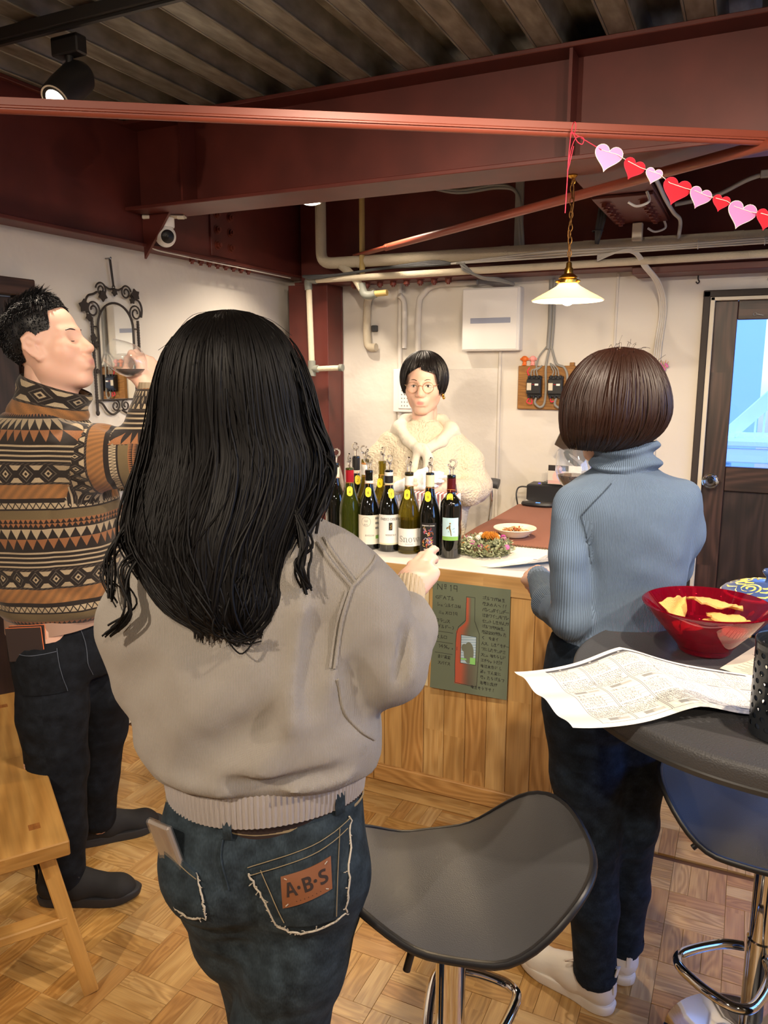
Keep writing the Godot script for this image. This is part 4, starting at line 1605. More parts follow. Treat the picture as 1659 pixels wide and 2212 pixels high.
func pourer(t: Node3D, H: float, turn: float, tilt: float) -> void:
	var b := MB.new()
	b.at(Transform3D(Basis(Vector3.UP, turn), Vector3(0, H, 0)))
	b.lathe([Vector2(0.0, -0.01), Vector2(0.0065, -0.01), Vector2(0.0065, 0.0), Vector2(0.0075, 0.014), Vector2(0.0105, 0.022), Vector2(0.009, 0.026), Vector2(0.0, 0.027)], 16)
	var arc := []
	for i in 17:
		var a := lerpf(-0.95 * PI, 0.62 * PI, i / 16.0) + tilt
		arc.append(Vector3(0.004 + 0.0135 * cos(a), 0.0375 + 0.0135 * sin(a), 0.002 * sin(a * 2.0)))
	var rad := []
	for i in 17:
		rad.append(0.0026 + 0.0012 * sin(PI * i / 16.0))
	b.tube(arc, rad, 8)
	b.ball(Vector3(-0.010, 0.033, 0), Vector3(0.0055, 0.005, 0.005), 10, 8)
	b.ball(Vector3(-0.004, 0.046, 0), Vector3(0.004, 0.004, 0.004), 10, 8)
	part("pourer", b, M.clear_solid, t)


func number_tag(t: Node3D, s: String, r: float, y: float, side: float, tilt := 0.0) -> void:
	var b := MB.new()
	var ring := []
	for i in 17:
		var a := TAU * i / 16
		ring.append(Vector3(sin(a) * (0.0162), y + 0.026 + 0.004 * cos(a - side), cos(a) * 0.0162))
	b.tube(ring, 0.0009, 5, false)
	b.tube([Vector3(sin(side) * 0.0162, y + 0.03, cos(side) * 0.0162), Vector3(sin(side) * r, y + 0.021, cos(side) * r)], 0.0008, 5)
	part("tag_string", b, M.orange_string, t)
	b = MB.new()
	var o := Transform3D(Basis(Vector3.UP, side) * Basis(Vector3.RIGHT, -0.2) * Basis(Vector3(0, 0, 1), tilt), Vector3(sin(side) * (r + 0.0045), y, cos(side) * (r + 0.0045)))
	b.at(o)
	var poly := PackedVector2Array()
	for i in 24:
		var a := TAU * i / 24
		poly.append(Vector2(0.0108 * cos(a), 0.0075 * signf(sin(a)) * (1.0 if absf(sin(a)) > 0.01 else 0.0) + 0.0108 * sin(a)))
	b.prism(poly, 0.0, 0.0012)
	var p := part("number_tag", b, M.yellow_tag, t)
	b = MB.new()
	letters(b, s, 0.0095, o * Transform3D(Basis.IDENTITY, Vector3(0, -0.003, 0.0016)), 0.0, 0.0006)
	b.at(o)
	b.ball(Vector3(0, 0.0145, 0.0012), Vector3(0.0014, 0.0014, 0.0005), 8, 6)
	part("number", b, M.ink, p)


func bottle(label: String, at: Vector3, kind: String, H: float, glassm: Material, cap: Array, tag_no: String, tag_side: float, tag_y := 0.222, pour := 0.0, tag_tilt := 0.0) -> Node3D:
	var t := thing("wine_bottle", label, "bottle", at, atan2(-at.x, -at.z), "numbered wine bottles on the counter")
	var b := MB.new()
	b.lathe(bottle_profile(kind, H), 40, 60.0)
	part("bottle_glass", b, glassm, t)
	# cap: list of [y0, y1, material]
	for c in cap:
		b = MB.new()
		var r0 := 0.0152 if kind == "bordeaux" else 0.0154
		b.lathe([Vector2(0.0138, c[0]), Vector2(r0, c[0] + 0.0006), Vector2(r0 + 0.0003, c[1] - 0.001), Vector2(0.0138, c[1])], 28)
		part("capsule", b, c[2], t)
	pourer(t, H, pour, 0.5 * sin(pour * 3.0))
	if tag_no != "":
		number_tag(t, tag_no, 0.023 if kind != "bordeaux" else 0.021, tag_y, tag_side, tag_tilt)
	return t


func build_bottles() -> void:
	var X := func(k: float) -> Vector3: return Vector3(-0.923 - 0.08 * k, TOP, -2.513)
	var dg: Material = M.dark_glass
	# ten
	var t := bottle("dark wine bottle tagged 10, pale blue label showing a small golfer", X.call(0.0), "bordeaux", 0.293, dg, [[0.232, 0.286, M.dark_red_foil]], "10", -0.18, 0.212, 0.4)
	part("label", label_patch(0.0382, 0.80, 0.066, 0.146, -0.05), M.blue_label, t)
	part("label_lawn", label_patch(0.0384, 0.80, 0.066, 0.080, -0.05), M.green, t)
	var b := MB.new()
	var r := 0.0388
	var g := func(x: float, y: float) -> Vector3: return Vector3(sin(x / r) * r, y, cos(x / r) * r)
	b.tube([g.call(-0.004, 0.110), g.call(-0.003, 0.121)], 0.0024, 6)
	b.tube([g.call(-0.003, 0.111), g.call(0.0, 0.098), g.call(0.002, 0.084)], 0.0016, 6)
	b.tube([g.call(-0.006, 0.112), g.call(0.000, 0.096), g.call(0.003, 0.083)], 0.0012, 6)
	b.tube([g.call(-0.003, 0.118), g.call(-0.011, 0.113), g.call(-0.005, 0.109)], 0.0010, 6)
	b.tube([g.call(-0.011, 0.113), g.call(-0.013, 0.108)], 0.0024, 6)
	b.ball(g.call(-0.0025, 0.1265), Vector3(0.0028, 0.0032, 0.001), 10, 8)
	var lab := part("golfer_drawing", b, M.gold, t)
	b = MB.new()
	b.tube([g.call(0.006, 0.106), g.call(0.014, 0.110)], 0.0005, 5)
	b.tube([g.call(-0.009, 0.098), g.call(-0.006, 0.0975)], 0.0008, 5)
	b.tube([g.call(0.010, 0.097), g.call(0.013, 0.096)], 0.0006, 5)
	part("stroke", b, M.ink, t)
	# nine
	t = bottle("dark wine bottle tagged 9, black label with a colourful scribble", X.call(1.0), "burgundy", 0.296, dg, [[0.246, 0.289, M.cream_foil]], "9", -0.25, 0.214, 1.3, 0.06)
	part("label", label_patch(0.0404, 0.74, 0.020, 0.122, -0.12), M.black_label, t)
	b = MB.new()
	letters(b, "DOMAINE GRAND", 0.0042, Transform3D(Basis(Vector3.UP, -0.12), Vector3(0, 0.112, 0)), 0.0407, 0.0004)
	letters(b, "MONTAGNE", 0.0042, Transform3D(Basis(Vector3.UP, -0.12), Vector3(0, 0.027, 0)), 0.0407, 0.0004)
	part("lettering", b, M.white_label, t)
	var sc := [hexc("e0783a"), hexc("8f7fb8"), hexc("e6c15a"), hexc("d9546a"), hexc("c8c8d8")]
	for k in 5:
		b = MB.new()
		for j in 7:
			var pts := []
			var x0 := rng.randf_range(-0.016, 0.010) - 0.004
			var y0 := rng.randf_range(0.040, 0.100)
			for i in 4:
				var xx := (x0 + rng.randf_range(-0.009, 0.009)) / 0.0406
				pts.append(Vector3(sin(xx) * 0.0406, y0 + rng.randf_range(-0.009, 0.009), cos(xx) * 0.0406))
			b.tube(smooth(pts, 3), 0.0007, 4)
		part("scribble", b, mk("scribble_%d" % k, sc[k], 0.6), t)
	# eight
	t = bottle("olive glass wine bottle tagged 8, half full with a plain white label", X.call(2.0), "burgundy", 0.294, M.olive_glass, [[0.235, 0.280, M.white_label], [0.281, 0.292, M.black_label]], "8", -0.25, 0.216, 2.1)
	part("label", label_patch(0.0404, 1.25, 0.030, 0.094), M.white_label, t)
	b = MB.new()
	b.lathe([Vector2(0.0, 0.012), Vector2(0.0345, 0.012), Vector2(0.0362, 0.02), Vector2(0.0362, 0.125), Vector2(0.0, 0.125)], 28)
	part("wine", b, M.wine, t)
	b = MB.new()
	letters(b, "Snow", 0.021, Transform3D(Basis.IDENTITY, Vector3(0, 0.055, 0)), 0.0406, 0.0004, "Droid Serif")
	letters(b, "VIN ROUGE", 0.004, Transform3D(Basis.IDENTITY, Vector3(0, 0.038, 0)), 0.0406, 0.0004)
	part("lettering", b, M.cable_grey, t)
	# seven
	t = bottle("dark wine bottle tagged 7, tall white label with black and gold crest", X.call(3.0), "burgundy", 0.297, dg, [[0.237, 0.250, M.cream_foil], [0.2505, 0.275, M.black_label], [0.2755, 0.290, M.white_label]], "7", 0.30, 0.214, 0.9, 0.05)
	part("label", label_patch(0.0404, 1.05, 0.028, 0.138), M.white_label, t)
	part("label_foot", label_patch(0.0406, 1.05, 0.028, 0.034), M.cream_foil, t)
	b = MB.new()
	letters(b, "FABIO OBERTO", 0.0085, Transform3D(Basis(Vector3.UP, 0.20), Vector3(0, 0.122, 0)), 0.0407, 0.0004)
	letters(b, "NEBBIOLO", 0.0055, Transform3D(Basis(Vector3.UP, 0.18), Vector3(0, 0.064, 0)), 0.0407, 0.0004, "Droid Serif")
	part("lettering", b, M.ink, t)
	var crest := label_patch(0.0407, 0.16, 0.082, 0.110, 0.16)
	part("crest", crest, M.black_label, t)
	b = MB.new()
	b.at(Transform3D(Basis(Vector3.UP, 0.16), Vector3.ZERO))
	b.tube(smooth([Vector3(-0.003, 0.086, 0.041), Vector3(0.003, 0.091, 0.041), Vector3(-0.002, 0.097, 0.041), Vector3(0.003, 0.101, 0.041), Vector3(0.0, 0.106, 0.041)], 4), 0.0011, 5)
	b.tube(smooth([Vector3(0.003, 0.087, 0.041), Vector3(0.0, 0.094, 0.041), Vector3(0.004, 0.098, 0.041)], 4), 0.0009, 5)
	part("crest_lion", b, M.gold, t)
	# six
	t = bottle("dark wine bottle tagged 6, wide cream label with round emblem", X.call(4.0), "burgundy", 0.292, dg, [[0.240, 0.254, M.white_label]], "6", -0.1, 0.214, 2.8)
	part("label", label_patch(0.0404, 1.3, 0.022, 0.130), M.cream_label, t)
	b = MB.new()
	var er := []
	for i in 33:
		var a := TAU * i / 32
		var xx := (-0.012 + 0.0175 * cos(a)) / 0.0407
		er.append(Vector3(sin(xx) * 0.0407, 0.106 + 0.0175 * sin(a), cos(xx) * 0.0407))
	b.tube(er, 0.0005, 4, false)
	letters(b, "nat", 0.0075, Transform3D(Basis(Vector3.UP, -0.30), Vector3(0, 0.109, 0)), 0.0407, 0.0004)
	letters(b, "NAL", 0.0065, Transform3D(Basis(Vector3.UP, -0.30), Vector3(0, 0.095, 0)), 0.0407, 0.0004)
	letters(b, "BARBERA", 0.006, Transform3D(Basis(Vector3.UP, 0.05), Vector3(0, 0.055, 0)), 0.0407, 0.0004)
	part("lettering", b, M.cable_grey, t)
	b = MB.new()
	for k in 3:
		b.at(Transform3D(Basis(Vector3.UP, 0.72), Vector3(0, 0.118 - k * 0.018, 0)))
		b.box(Vector3(0, 0, 0.0405), Vector3(0.012, 0.008, 0.0006), 0.0)
	part("small_print", b, M.cable_grey, t)
	part("green_mark", label_patch(0.0407, 0.17, 0.042, 0.055, 0.78), M.green, t)
	# four
	t = bottle("green wine bottle tagged 4 with bright red capsule beside the long haired woman", X.call(5.0), "burgundy", 0.296, M.green_glass, [[0.238, 0.289, M.red_foil]], "4", 0.0, 0.212, 1.8)
	b = MB.new()
	b.lathe([Vector2(0.0, 0.012), Vector2(0.0345, 0.012), Vector2(0.0362, 0.02), Vector2(0.0362, 0.140), Vector2(0.032, 0.162), Vector2(0.0, 0.162)], 28)
	part("wine", b, M.wine, t)
	# back row
	t = bottle("wine bottle with torn cream paper capsule, leftmost of the back row", Vector3(-1.425, TOP, -2.59), "burgundy", 0.302, dg, [[0.232, 0.284, M.cream_label]], "1", -0.7, 0.218, 0.2)
	t = bottle("wine bottle with black capsule and white band, tallest of the back row", Vector3(-1.392, TOP, -2.70), "burgundy", 0.318, dg, [[0.250, 0.262, M.white_label], [0.2625, 0.312, M.black_label]], "2", 0.2, 0.226, 2.4)
	t = bottle("wine bottle with white capsule and orange ring in the back row", Vector3(-1.332, TOP, -2.66), "burgundy", 0.312, M.olive_glass, [[0.252, 0.292, M.white_label], [0.2925, 0.300, M.cork]], "3", 0.5, 0.218, 3.3)
	t = bottle("yellow green white wine bottle standing behind the bottle tagged 7", Vector3(-1.268, TOP, -2.68), "burgundy", 0.306, M.olive_glass, [], "5", -0.35, 0.224, 1.1)


func wine_glass_mesh(scale := 1.0) -> MB:
	# bowl wall closed inside and out, so it reads as thin glass
	var b := MB.new()
	var prof := [Vector2(0.0, 0.0), Vector2(0.034, 0.0), Vector2(0.036, 0.0015), Vector2(0.020, 0.005), Vector2(0.006, 0.010), Vector2(0.0038, 0.02), Vector2(0.0036, 0.075), Vector2(0.006, 0.084), Vector2(0.020, 0.092), Vector2(0.036, 0.107), Vector2(0.0455, 0.128), Vector2(0.0475, 0.146), Vector2(0.044, 0.170), Vector2(0.0365, 0.200), Vector2(0.0355, 0.2005), Vector2(0.043, 0.170), Vector2(0.0465, 0.146), Vector2(0.0445, 0.128), Vector2(0.035, 0.108), Vector2(0.019, 0.0935), Vector2(0.0, 0.089)]
	var q := []
	for e in prof:
		q.append(e * scale)
	b.lathe(q, 40, 75.0)
	return b


func build_counter_things() -> void:
	# glasses beside the bottles
	for e in [[Vector3(-1.50, TOP, -2.56), 1.05, "empty wine glass on the counter close to the woman's hair, left of bottle 4"], [Vector3(-1.52, TOP, -2.70), 1.35, "large balloon glass on the counter behind the torn capsule bottle"], [Vector3(-1.20, TOP, -2.62), 0.95, "empty wine glass standing between bottles 6 and 7 at the back"], [Vector3(-1.10, TOP, -2.64), 0.95, "empty wine glass standing behind bottles 7 and 8"]]:
		var t := thing("wine_glass", e[2], "glass", e[0], 0.0, "empty glasses on the counter")
		part("glass_body", wine_glass_mesh(e[1]), M.thin_glass, t)
	# striped towel over a white tub
	var b := MB.new()
	var t := thing("striped_towel", "folded red and white striped towel behind bottles 8 and 9", "towel", Vector3(-1.06, TOP, -2.715), 0.1)
	var prev := 0.0
	for i in 24:
		b = MB.new()
		b.box(Vector3(-0.096 + i * 0.008, 0.165, 0.0), Vector3(0.0079, 0.05, 0.05 + 0.003 * sin(i * 1.7)), 0.002)
		part("stripe", b, M.white_label if i % 2 else mk("stripe_red", hexc("9a5a5c"), 0.9), t)
	b = MB.new()
	b.box(Vector3(0, 0.07, 0.0), Vector3(0.18, 0.139, 0.06), 0.008)
	var tub := part("white_tub", b, M.white_plastic, null)
	tub.position = Vector3(-1.06, TOP, -2.715)
	tub.rotation.y = 0.1
	tag(tub, "white tub under the striped towel behind bottles 8 and 9", "tub")
	# dried flower wreath
	var wp := Vector3(-0.83, TOP, -2.615)
	t = thing("flower_wreath", "dried flower wreath of grey green leaves beside bottle 10", "wreath", wp)
	b = MB.new()
	b.torus(Vector3(0, 0.02, 0), Vector3.UP, 0.062, 0.012, 28, 8)
	part("twig_ring", b, M.fringe, t)
	var leafcols := [mk("leaf_a", hexc("8c9170"), 0.8), mk("leaf_b", hexc("a9ad8a"), 0.8), mk("leaf_c", hexc("6c7550"), 0.8)]
	for k in 3:
		b = MB.new()
		for i in 900:
			var a := rng.randf() * TAU
			var q := rng.randf() * TAU
			var rr := 0.062 + 0.036 * cos(q) * rng.randf_range(0.6, 1.15)
			var y := 0.024 + 0.026 * sin(q) * rng.randf_range(0.5, 1.2)
			var c := Vector3(cos(a) * rr, maxf(y, 0.004), sin(a) * rr)
			var dir := Vector3(rng.randfn(), rng.randfn() * 0.6 + 0.4, rng.randfn()).normalized()
			var sd := dir.cross(Vector3(rng.randfn(), rng.randfn(), rng.randfn())).normalized()
			var L := rng.randf_range(0.010, 0.019)
			var n := dir.cross(sd) * L * 0.12
			var p0 := b.p(c)
			var p1 := b.p(c + dir * L * 0.5 + sd * L * 0.22)
			var p2 := b.p(c + dir * L)
			var p3 := b.p(c + dir * L * 0.5 - sd * L * 0.22)
			var p4 := b.p(c + dir * L * 0.5 + n)
			b.tri(p0, p1, p4)
			b.tri(p1, p2, p4)
			b.tri(p2, p3, p4)
			b.tri(p3, p0, p4)
		var o := part("leaves", b, leafcols[k], t)
		o.set_meta("kind", "stuff")
	var mum := mk("marigold", hexc("d08a2c"), 0.8)
	for e in [[Vector3(0.026, 0.052, -0.012), 0.026], [Vector3(0.0, 0.05, -0.03), 0.022]]:
		b = MB.new()
		for i in 70:
			var a := i * 2.39996
			var ph := acos(1.0 - 0.95 * (i + 0.5) / 70.0)
			var d := Vector3(sin(ph) * cos(a), cos(ph), sin(ph) * sin(a))
			b.at(Transform3D(Basis.IDENTITY, e[0]))
			b.tube([d * e[1] * 0.3, d * e[1] * 0.8, d * e[1] + Vector3(0, 0.003, 0)], [0.001, 0.0026, 0.0012], 5, true)
		part("orange_blossom", b, mum, t)
	var pk := [M.pink_felt_b, mk("globe_magenta", hexc("b0418c"), 0.8), M.pink_felt, mk("dry_white", hexc("e9e0cf"), 0.8), M.cork]
	for e in [[0.088, 0.034, 0.02, 0.0105, 0], [0.055, 0.055, -0.045, 0.010, 1], [-0.03, 0.045, 0.05, 0.011, 2], [0.005, 0.04, 0.066, 0.0085, 1], [-0.05, 0.05, 0.02, 0.012, 3], [-0.025, 0.055, 0.0, 0.010, 3], [-0.07, 0.045, -0.02, 0.010, 0], [0.065, 0.05, -0.03, 0.009, 0], [-0.062, 0.035, 0.045, 0.010, 4], [0.028, 0.035, 0.06, 0.011, 4], [-0.03, 0.055, -0.05, 0.010, 3], [0.03, 0.05, -0.065, 0.009, 3]]:
		b = MB.new()
		var c := Vector3(e[0], e[1], e[2])
		b.ball(c, Vector3.ONE * e[3] * 0.8, 12, 8)
		for i in 26:
			var ph := acos(1.0 - 1.9 * (i + 0.5) / 26.0)
			var d := Vector3(sin(ph) * cos(i * 2.4), cos(ph), sin(ph) * sin(i * 2.4))
			b.ball(c + d * e[3] * 0.8, Vector3.ONE * e[3] * 0.28, 6, 4)
		part("blossom", b, pk[e[4]], t)
	# plate of pasta
	t = thing("serving_plate", "shallow cream plate on the brown cloth behind the wreath", "plate", Vector3(-0.80, TOP + 0.01, -2.905))
	b = MB.new()
	b.lathe([Vector2(0.0, 0.0), Vector2(0.045, 0.0), Vector2(0.050, 0.003), Vector2(0.066, 0.018), Vector2(0.078, 0.029), Vector2(0.084, 0.032), Vector2(0.083, 0.0345), Vector2(0.070, 0.030), Vector2(0.055, 0.014), Vector2(0.0, 0.010)], 48, 60.0)
	part("dish", b, M.plate, t)
	t = thing("nibbles", "small heap of thin crisp strips on the cream plate", "food", Vector3(-0.80, TOP + 0.02, -2.905))
	var food := [M.crumb, mk("food_cream", hexc("d9c08a"), 0.8), mk("food_red", hexc("a5532c"), 0.8)]
	for k in 3:
		b = MB.new()
		for i in 16:
			var a := rng.randf() * TAU
			var rr := rng.randf() * 0.036
			var c := Vector3(cos(a) * rr * 1.3, 0.004 + (0.04 - rr) * 0.55 * rng.randf_range(0.3, 1.0), sin(a) * rr)
			var d := Vector3(rng.randfn(), rng.randfn() * 0.25, rng.randfn()).normalized() * 0.02
			b.tube(smooth([c - d, c + Vector3(0, 0.006, 0), c + d], 4), 0.0028, 5, true, 0.4)
		part("strip", b, food[k], t)
	# sheets under the woman's hand
	for k in 2:
		b = MB.new()
		b.sheet(14, 10, func(s: float, q: float):
			var a := Vector3(-0.78 + 0.02 * k, TOP + 0.0015 + 0.001 * k, -2.42 + 0.012 * k)
			var du := Vector3(0.185, 0, -0.03)
			var dv := Vector3(0.095, 0, -0.19)
			var p := a + du * s * 1.15 + dv * q
			p.y += 0.055 * pow(s, 2.2) * (1.0 - 0.85 * q) + 0.004 * sin(s * 6.0 + q * 4.0) * s + 0.012 * k * s * (1 - q)
			return p, 0.0)
		var o := part("paper_sheet", b, M.paper if k == 0 else M.print_paper, null)
		tag(o, ["lower white sheet under the printed one on the counter by the hand", "printed white sheet held at the counter edge by the blue sweater woman"][k], "paper")
	# cash drawer corner
	t = thing("receipt_printer", "black box shaped receipt printer with blue light by the back wall", "printer", Vector3(-0.885, TOP + 0.003, -3.83))
	b = MB.new()
	b.box(Vector3(0, 0.045, 0), Vector3(0.20, 0.082, 0.125), 0.006)
	part("case", b, M.black_plastic, t)
	b = MB.new()
	b.box(Vector3(-0.048, 0.0868, 0.01), Vector3(0.010, 0.002, 0.006), 0.0)
	part("status_light", b, M.led_violet, t)
	b = MB.new()
	b.box(Vector3(0.02, 0.09, -0.01), Vector3(0.10, 0.012, 0.09), 0.003)
	part("lid", b, M.cable_dark, t)
	b = MB.new()
	b.lathe([Vector2(0, 0), Vector2(0.018, 0), Vector2(0.020, 0.004), Vector2(0.017, 0.028), Vector2(0.010, 0.045), Vector2(0.0, 0.052)], 24, 50.0)
	var o2 := part("glass_dome", b, M.thin_glass, null)
	o2.position = Vector3(-0.90, TOP + 0.0995, -3.85)
	tag(o2, "small clear dome standing on the black printer behind the photo card", "ornament")
	b = MB.new()
	b.sheet(12, 4, func(s: float, q: float): return Vector3(-0.985 + 0.30 * s, TOP + 0.004 + (0.006 if s < 0.03 else 0.0), -3.66 - 0.12 * q), 0.004)
	tag(part("tray", b, M.white_plastic, null), "white tray under the printer on the side counter", "tray")
	t = thing("card_terminal", "flat black card terminal with a blue light in front of the printer", "terminal", Vector3(-0.885, TOP + 0.010, -3.63))
	b = MB.new()
	b.lathe([Vector2(0.0, 0.0), Vector2(0.085, 0.0), Vector2(0.088, 0.006), Vector2(0.082, 0.016), Vector2(0.0, 0.018)], 40)
	b.v = scaled(b.v, Vector3(1, 1, 0.45))
	part("case", b, M.black_plastic, t)
	b = MB.new()
	b.box(Vector3(0.0, 0.0155, 0.022), Vector3(0.022, 0.004, 0.010), 0.001)
	part("status_light", b, M.led_blue, t)
	# photo card
	t = thing("photo_card", "photo card with a pale pink picture leaning on the black printer", "card", Vector3(-0.826, TOP + 0.1, -3.755))
	b = MB.new()
	b.box(Vector3(0, 0.047, 0), Vector3(0.10, 0.095, 0.004), 0.0)
	part("card", b, M.cream_plastic, t)
	b = MB.new()
	b.sheet(1, 1, func(s: float, q: float): return Vector3(-0.049 + 0.098 * s, 0.002 + 0.091 * q, 0.0026), 0.0)
	var im := img_tex(96, 90, func(x: int, y: int):
		var u := x / 96.0
		var v := y / 90.0
		var c := Color(0.16, 0.14, 0.14) if v < 0.3 else Color(0.80, 0.78, 0.72)
		if Vector2(u - 0.55, (v - 0.62) * 0.9).length() < 0.33: c = Color(0.88, 0.72, 0.68)
		if Vector2(u - 0.52, v - 0.18).length() < 0.17: c = Color(0.74, 0.60, 0.56)
		if Vector2(u - 0.5, (v - 0.33) * 1.6).length() < 0.16: c = Color(0.55, 0.45, 0.45)
		if v > 0.82: c = Color(0.82, 0.66, 0.62)
		return c)
	var pm := mk("photo_print", Color.WHITE, 0.4)
	pm.albedo_texture = im
	pm.uv1_scale = Vector3(1, -1, 1)
	part("picture", b, pm, t)
	b = MB.new()
	b.box(Vector3(0.075, 0.047, -0.012), Vector3(0.07, 0.09, 0.003), 0.0)
	tag(part("white_card", b, M.paper, null), "plain white card standing right of the photo card", "card")
	get_child(get_child_count() - 1).position = Vector3(-0.826, TOP + 0.1, -3.755)
	# tablet on stand
	t = thing("tablet", "grey backed tablet tilted on a stand beside the bobbed woman's cheek", "tablet", Vector3(-0.78, 1.19, -3.74))
	b = MB.new()
	b.at(Transform3D(Basis(Vector3(0, 0, 1), -0.5) * Basis(Vector3.RIGHT, 0.5), Vector3.ZERO))
	b.box(Vector3(0.02, 0.02, 0), Vector3(0.17, 0.11, 0.009), 0.004)
	part("case", b, M.steel, t)
	b = MB.new()
	b.tube(smooth([Vector3(-0.01, -0.03, 0.0), Vector3(0.0, -0.06, -0.02), Vector3(0.05, -0.12, -0.04), Vector3(0.06, -0.285, -0.03)], 6), 0.012, 10)
	part("stand", b, M.black_plastic, t)
	b = MB.new()
	b.tube(smooth([Vector3(-0.985, TOP + 0.07, -3.8), Vector3(-1.02, TOP + 0.07, -3.8), Vector3(-1.04, TOP + 0.055, -3.8), Vector3(-1.04, TOP + 0.01, -3.79), Vector3(-1.03, TOP - 0.1, -3.85)], 6), 0.004, 7)
	tag(part("printer_cable", b, M.cable_dark, null), "dark cable looping out of the printer's left side", "cable")
	# posters on the counter front
	t = thing("poster", "green handwritten wine poster with a drawn red bottle on the counter front", "poster", Vector3(-0.7905, 0.667, CZ + 0.006))
	b = MB.new()
	b.sheet(10, 14, func(s: float, q: float):
		var bow := 0.016 * pow(1.0 - q, 3.0) * (1.0 - s * 0.5)
		return Vector3(lerpf(-0.135, 0.135, s), lerpf(-0.19, 0.186, q), 0.001 + bow), 0.0)
	var po := mk("poster_print", Color.WHITE, 0.8)
	po.albedo_texture = poster_tex()
	po.uv1_scale = Vector3(1, -1, 1)
	part("sheet", b, po, t)
	t = thing("poster", "cream handwritten poster mostly hidden behind the grey sleeve cuff", "poster", Vector3(-1.075, 0.662, CZ + 0.004))
	b = MB.new()
	b.sheet(8, 10, func(s: float, q: float): return Vector3(lerpf(-0.135, 0.135, s), lerpf(-0.19, 0.18, q), 0.001), 0.0)
	var po2 := mk("poster_print_b", Color.WHITE, 0.8)
	po2.albedo_texture = poster2_tex()
	po2.uv1_scale = Vector3(1, -1, 1)
	part("sheet", b, po2, t)


func scaled(v: PackedVector3Array, s: Vector3) -> PackedVector3Array:
	var r := PackedVector3Array()
	for q in v:
		r.append(q * s)
	return r


# ---------------------------------------------------------------- handwriting and print
# strokes on a 9 x 9 grid: pairs of digits, x then y down
const GLYPH := {
	"ブ": "1171 5748 7161 5158 6070 8081", "ゴ": "1272 7276 1676 6170 8081", "コ": "1272 7277 1777", "ル": "3133 3137 2818 5158 5876", "フ": "1272 7258", "シ": "1122 1425 1876",
	"ュ": "2464 6468 1878", "ヴ": "4142 1424 7378 7848", "イ": "6124 4448", "ユ": "2262 6267 1777", "ニ": "2363 1777", "メ": "6218 2268", "ロ": "1272 7277 7717 1712", "ラ": "2161 1474 7448",
	"ン": "1324 1878 7874", "ス": "1262 6218 4478", "ボ": "1373 4148 2527 6567 7081", "ド": "3138 3455 6152 7182", "ー": "1575", "バ": "3218 5278 6172 7182", "レ": "2128 2874", "タ": "3118 3271 7148 2565",
	"デ": "2262 1474 4428 6061 7080", "ワ": "1212 1215 1272 7258", "プ": "1272 7258 8081 8191", "ゼ": "1474 3138 3878 7484 6061", "ト": "3138 3465", "エ": "1272 4247 1777", "チ": "6122 1474 4238", "ケ": "3114 2474 5448",
	"ッ": "1315 3436 7347 4738", "ク": "3114 2262 6228", "テ": "2262 1474 4428", "ミ": "2262 2464 1868", "サ": "1373 3135 6164 6448", "ツ": "1214 3234 7258", "パ": "3218 5278 7182", "モ": "2262 1474 4148 4878",
	"が": "1363 3118 6367 6757 6174 7182", "す": "1373 5158 3545 5848", "き": "2262 2464 3157 1878", "な": "1242 3116 6174 5158 4878", "あ": "1262 4138 2717 6418 6478", "の": "4218 1824 2464 6467 6748", "へ": "1434 3477", "は": "2128 4373 6158 4878",
	"を": "1262 4125 2555 7446 4678", "し": "3137 3878 7876", "ま": "1262 1464 4148 4828 4878", "せ": "1474 3137 3777 6165", "ん": "4118 1836 3656 5878", "か": "1363 3118 6367 6757 6174", "に": "2128 4363 4777", "て": "1272 5244 4458", "と": "3144 6344 4427 2777",
	"い": "2127 2736 6164", "う": "3151 2464 6448", "っ": "1353 5355 5538", "た": "1252 3118 4464 4878", "も": "3137 3777 1252 1454", "よ": "5147 5363 4727 4778", "ら": "3142 2225 2565 6548", "く": "6124 2468", "で": "1272 5244 4458 6575", "ょ": "5357 5565 5727",
	"そ": "2262 6224 1474 4436 3668", "だ": "1252 3118 4464 4878 7081", "け": "2128 4373 6158", "味": "1216 1232 3236 1636 4373 5158 4575 5548 5578",
	"村": "1333 2128 2416 4575 6168 4756", "好": "2118 1434 3468 1846 5373 7356 5658 4676", "人": "4118 4478", "赤": "2262 1474 4148 2628 6668 4438", "大": "1373 4118 4378", "花": "1272 3113 5113 3418 2428 5458 5478 7555", "実": "1272 1214 7274 2454 2656 1777 4148 4718 4778",
	"果": "1161 6164 1464 1161 4148 1676 4418 4678", "酔": "1131 1418 1838 3834 1434 5171 6118 6168 4676", "本": "1373 4148 4318 4378 3656", "格": "1333 2128 5142 4174 5258 5777", "造": "1222 2226 1878 4262 4674 5158 4767", "咲": "1216 1232 3236 1636 4373 4575 5158 5578 5548", "談": "1131 1333 1535 1737 5144 5178 5548 5878", "義": "1171 2262 1373 1474 4144 1676 4558 5878", "作": "3114 2428 5142 5272 5258 5474 5676", "手": "2161 1373 1575 4148 4838", "家": "1272 1214 7274 2464 4438 4618 4678", "醸": "1131 1418 1838 3834 1434 5171 5373 5858 6168 4777",
	"G": "7252 5214 1416 1658 5878 7875 7555", "F": "1118 1171 1454", "A": "4118 4178 2565", "N": "1811 1178 7871", "º": "3151 5154 5434 3431 3656", "1": "4148 3241", "9": "7131 3135 3575 7178", "4": "5115 1575 5158", "0": "3151 5174 7457 5737 3714 1431", "%": "7118 1131 3133 3313 1311 5777 7775 7555 5557", "v": "1438 3864", "o": "3454 5457 5737 3734", "l": "4148", "(": "5133 3336 3658", ")": "3153 5356 5638", "!": "5145 4748", "?": "2242 4264 6445 4546 4848", "。": "2535 3537 3727 2725", "、": "2637", "「": "3131 3161 3135",
}


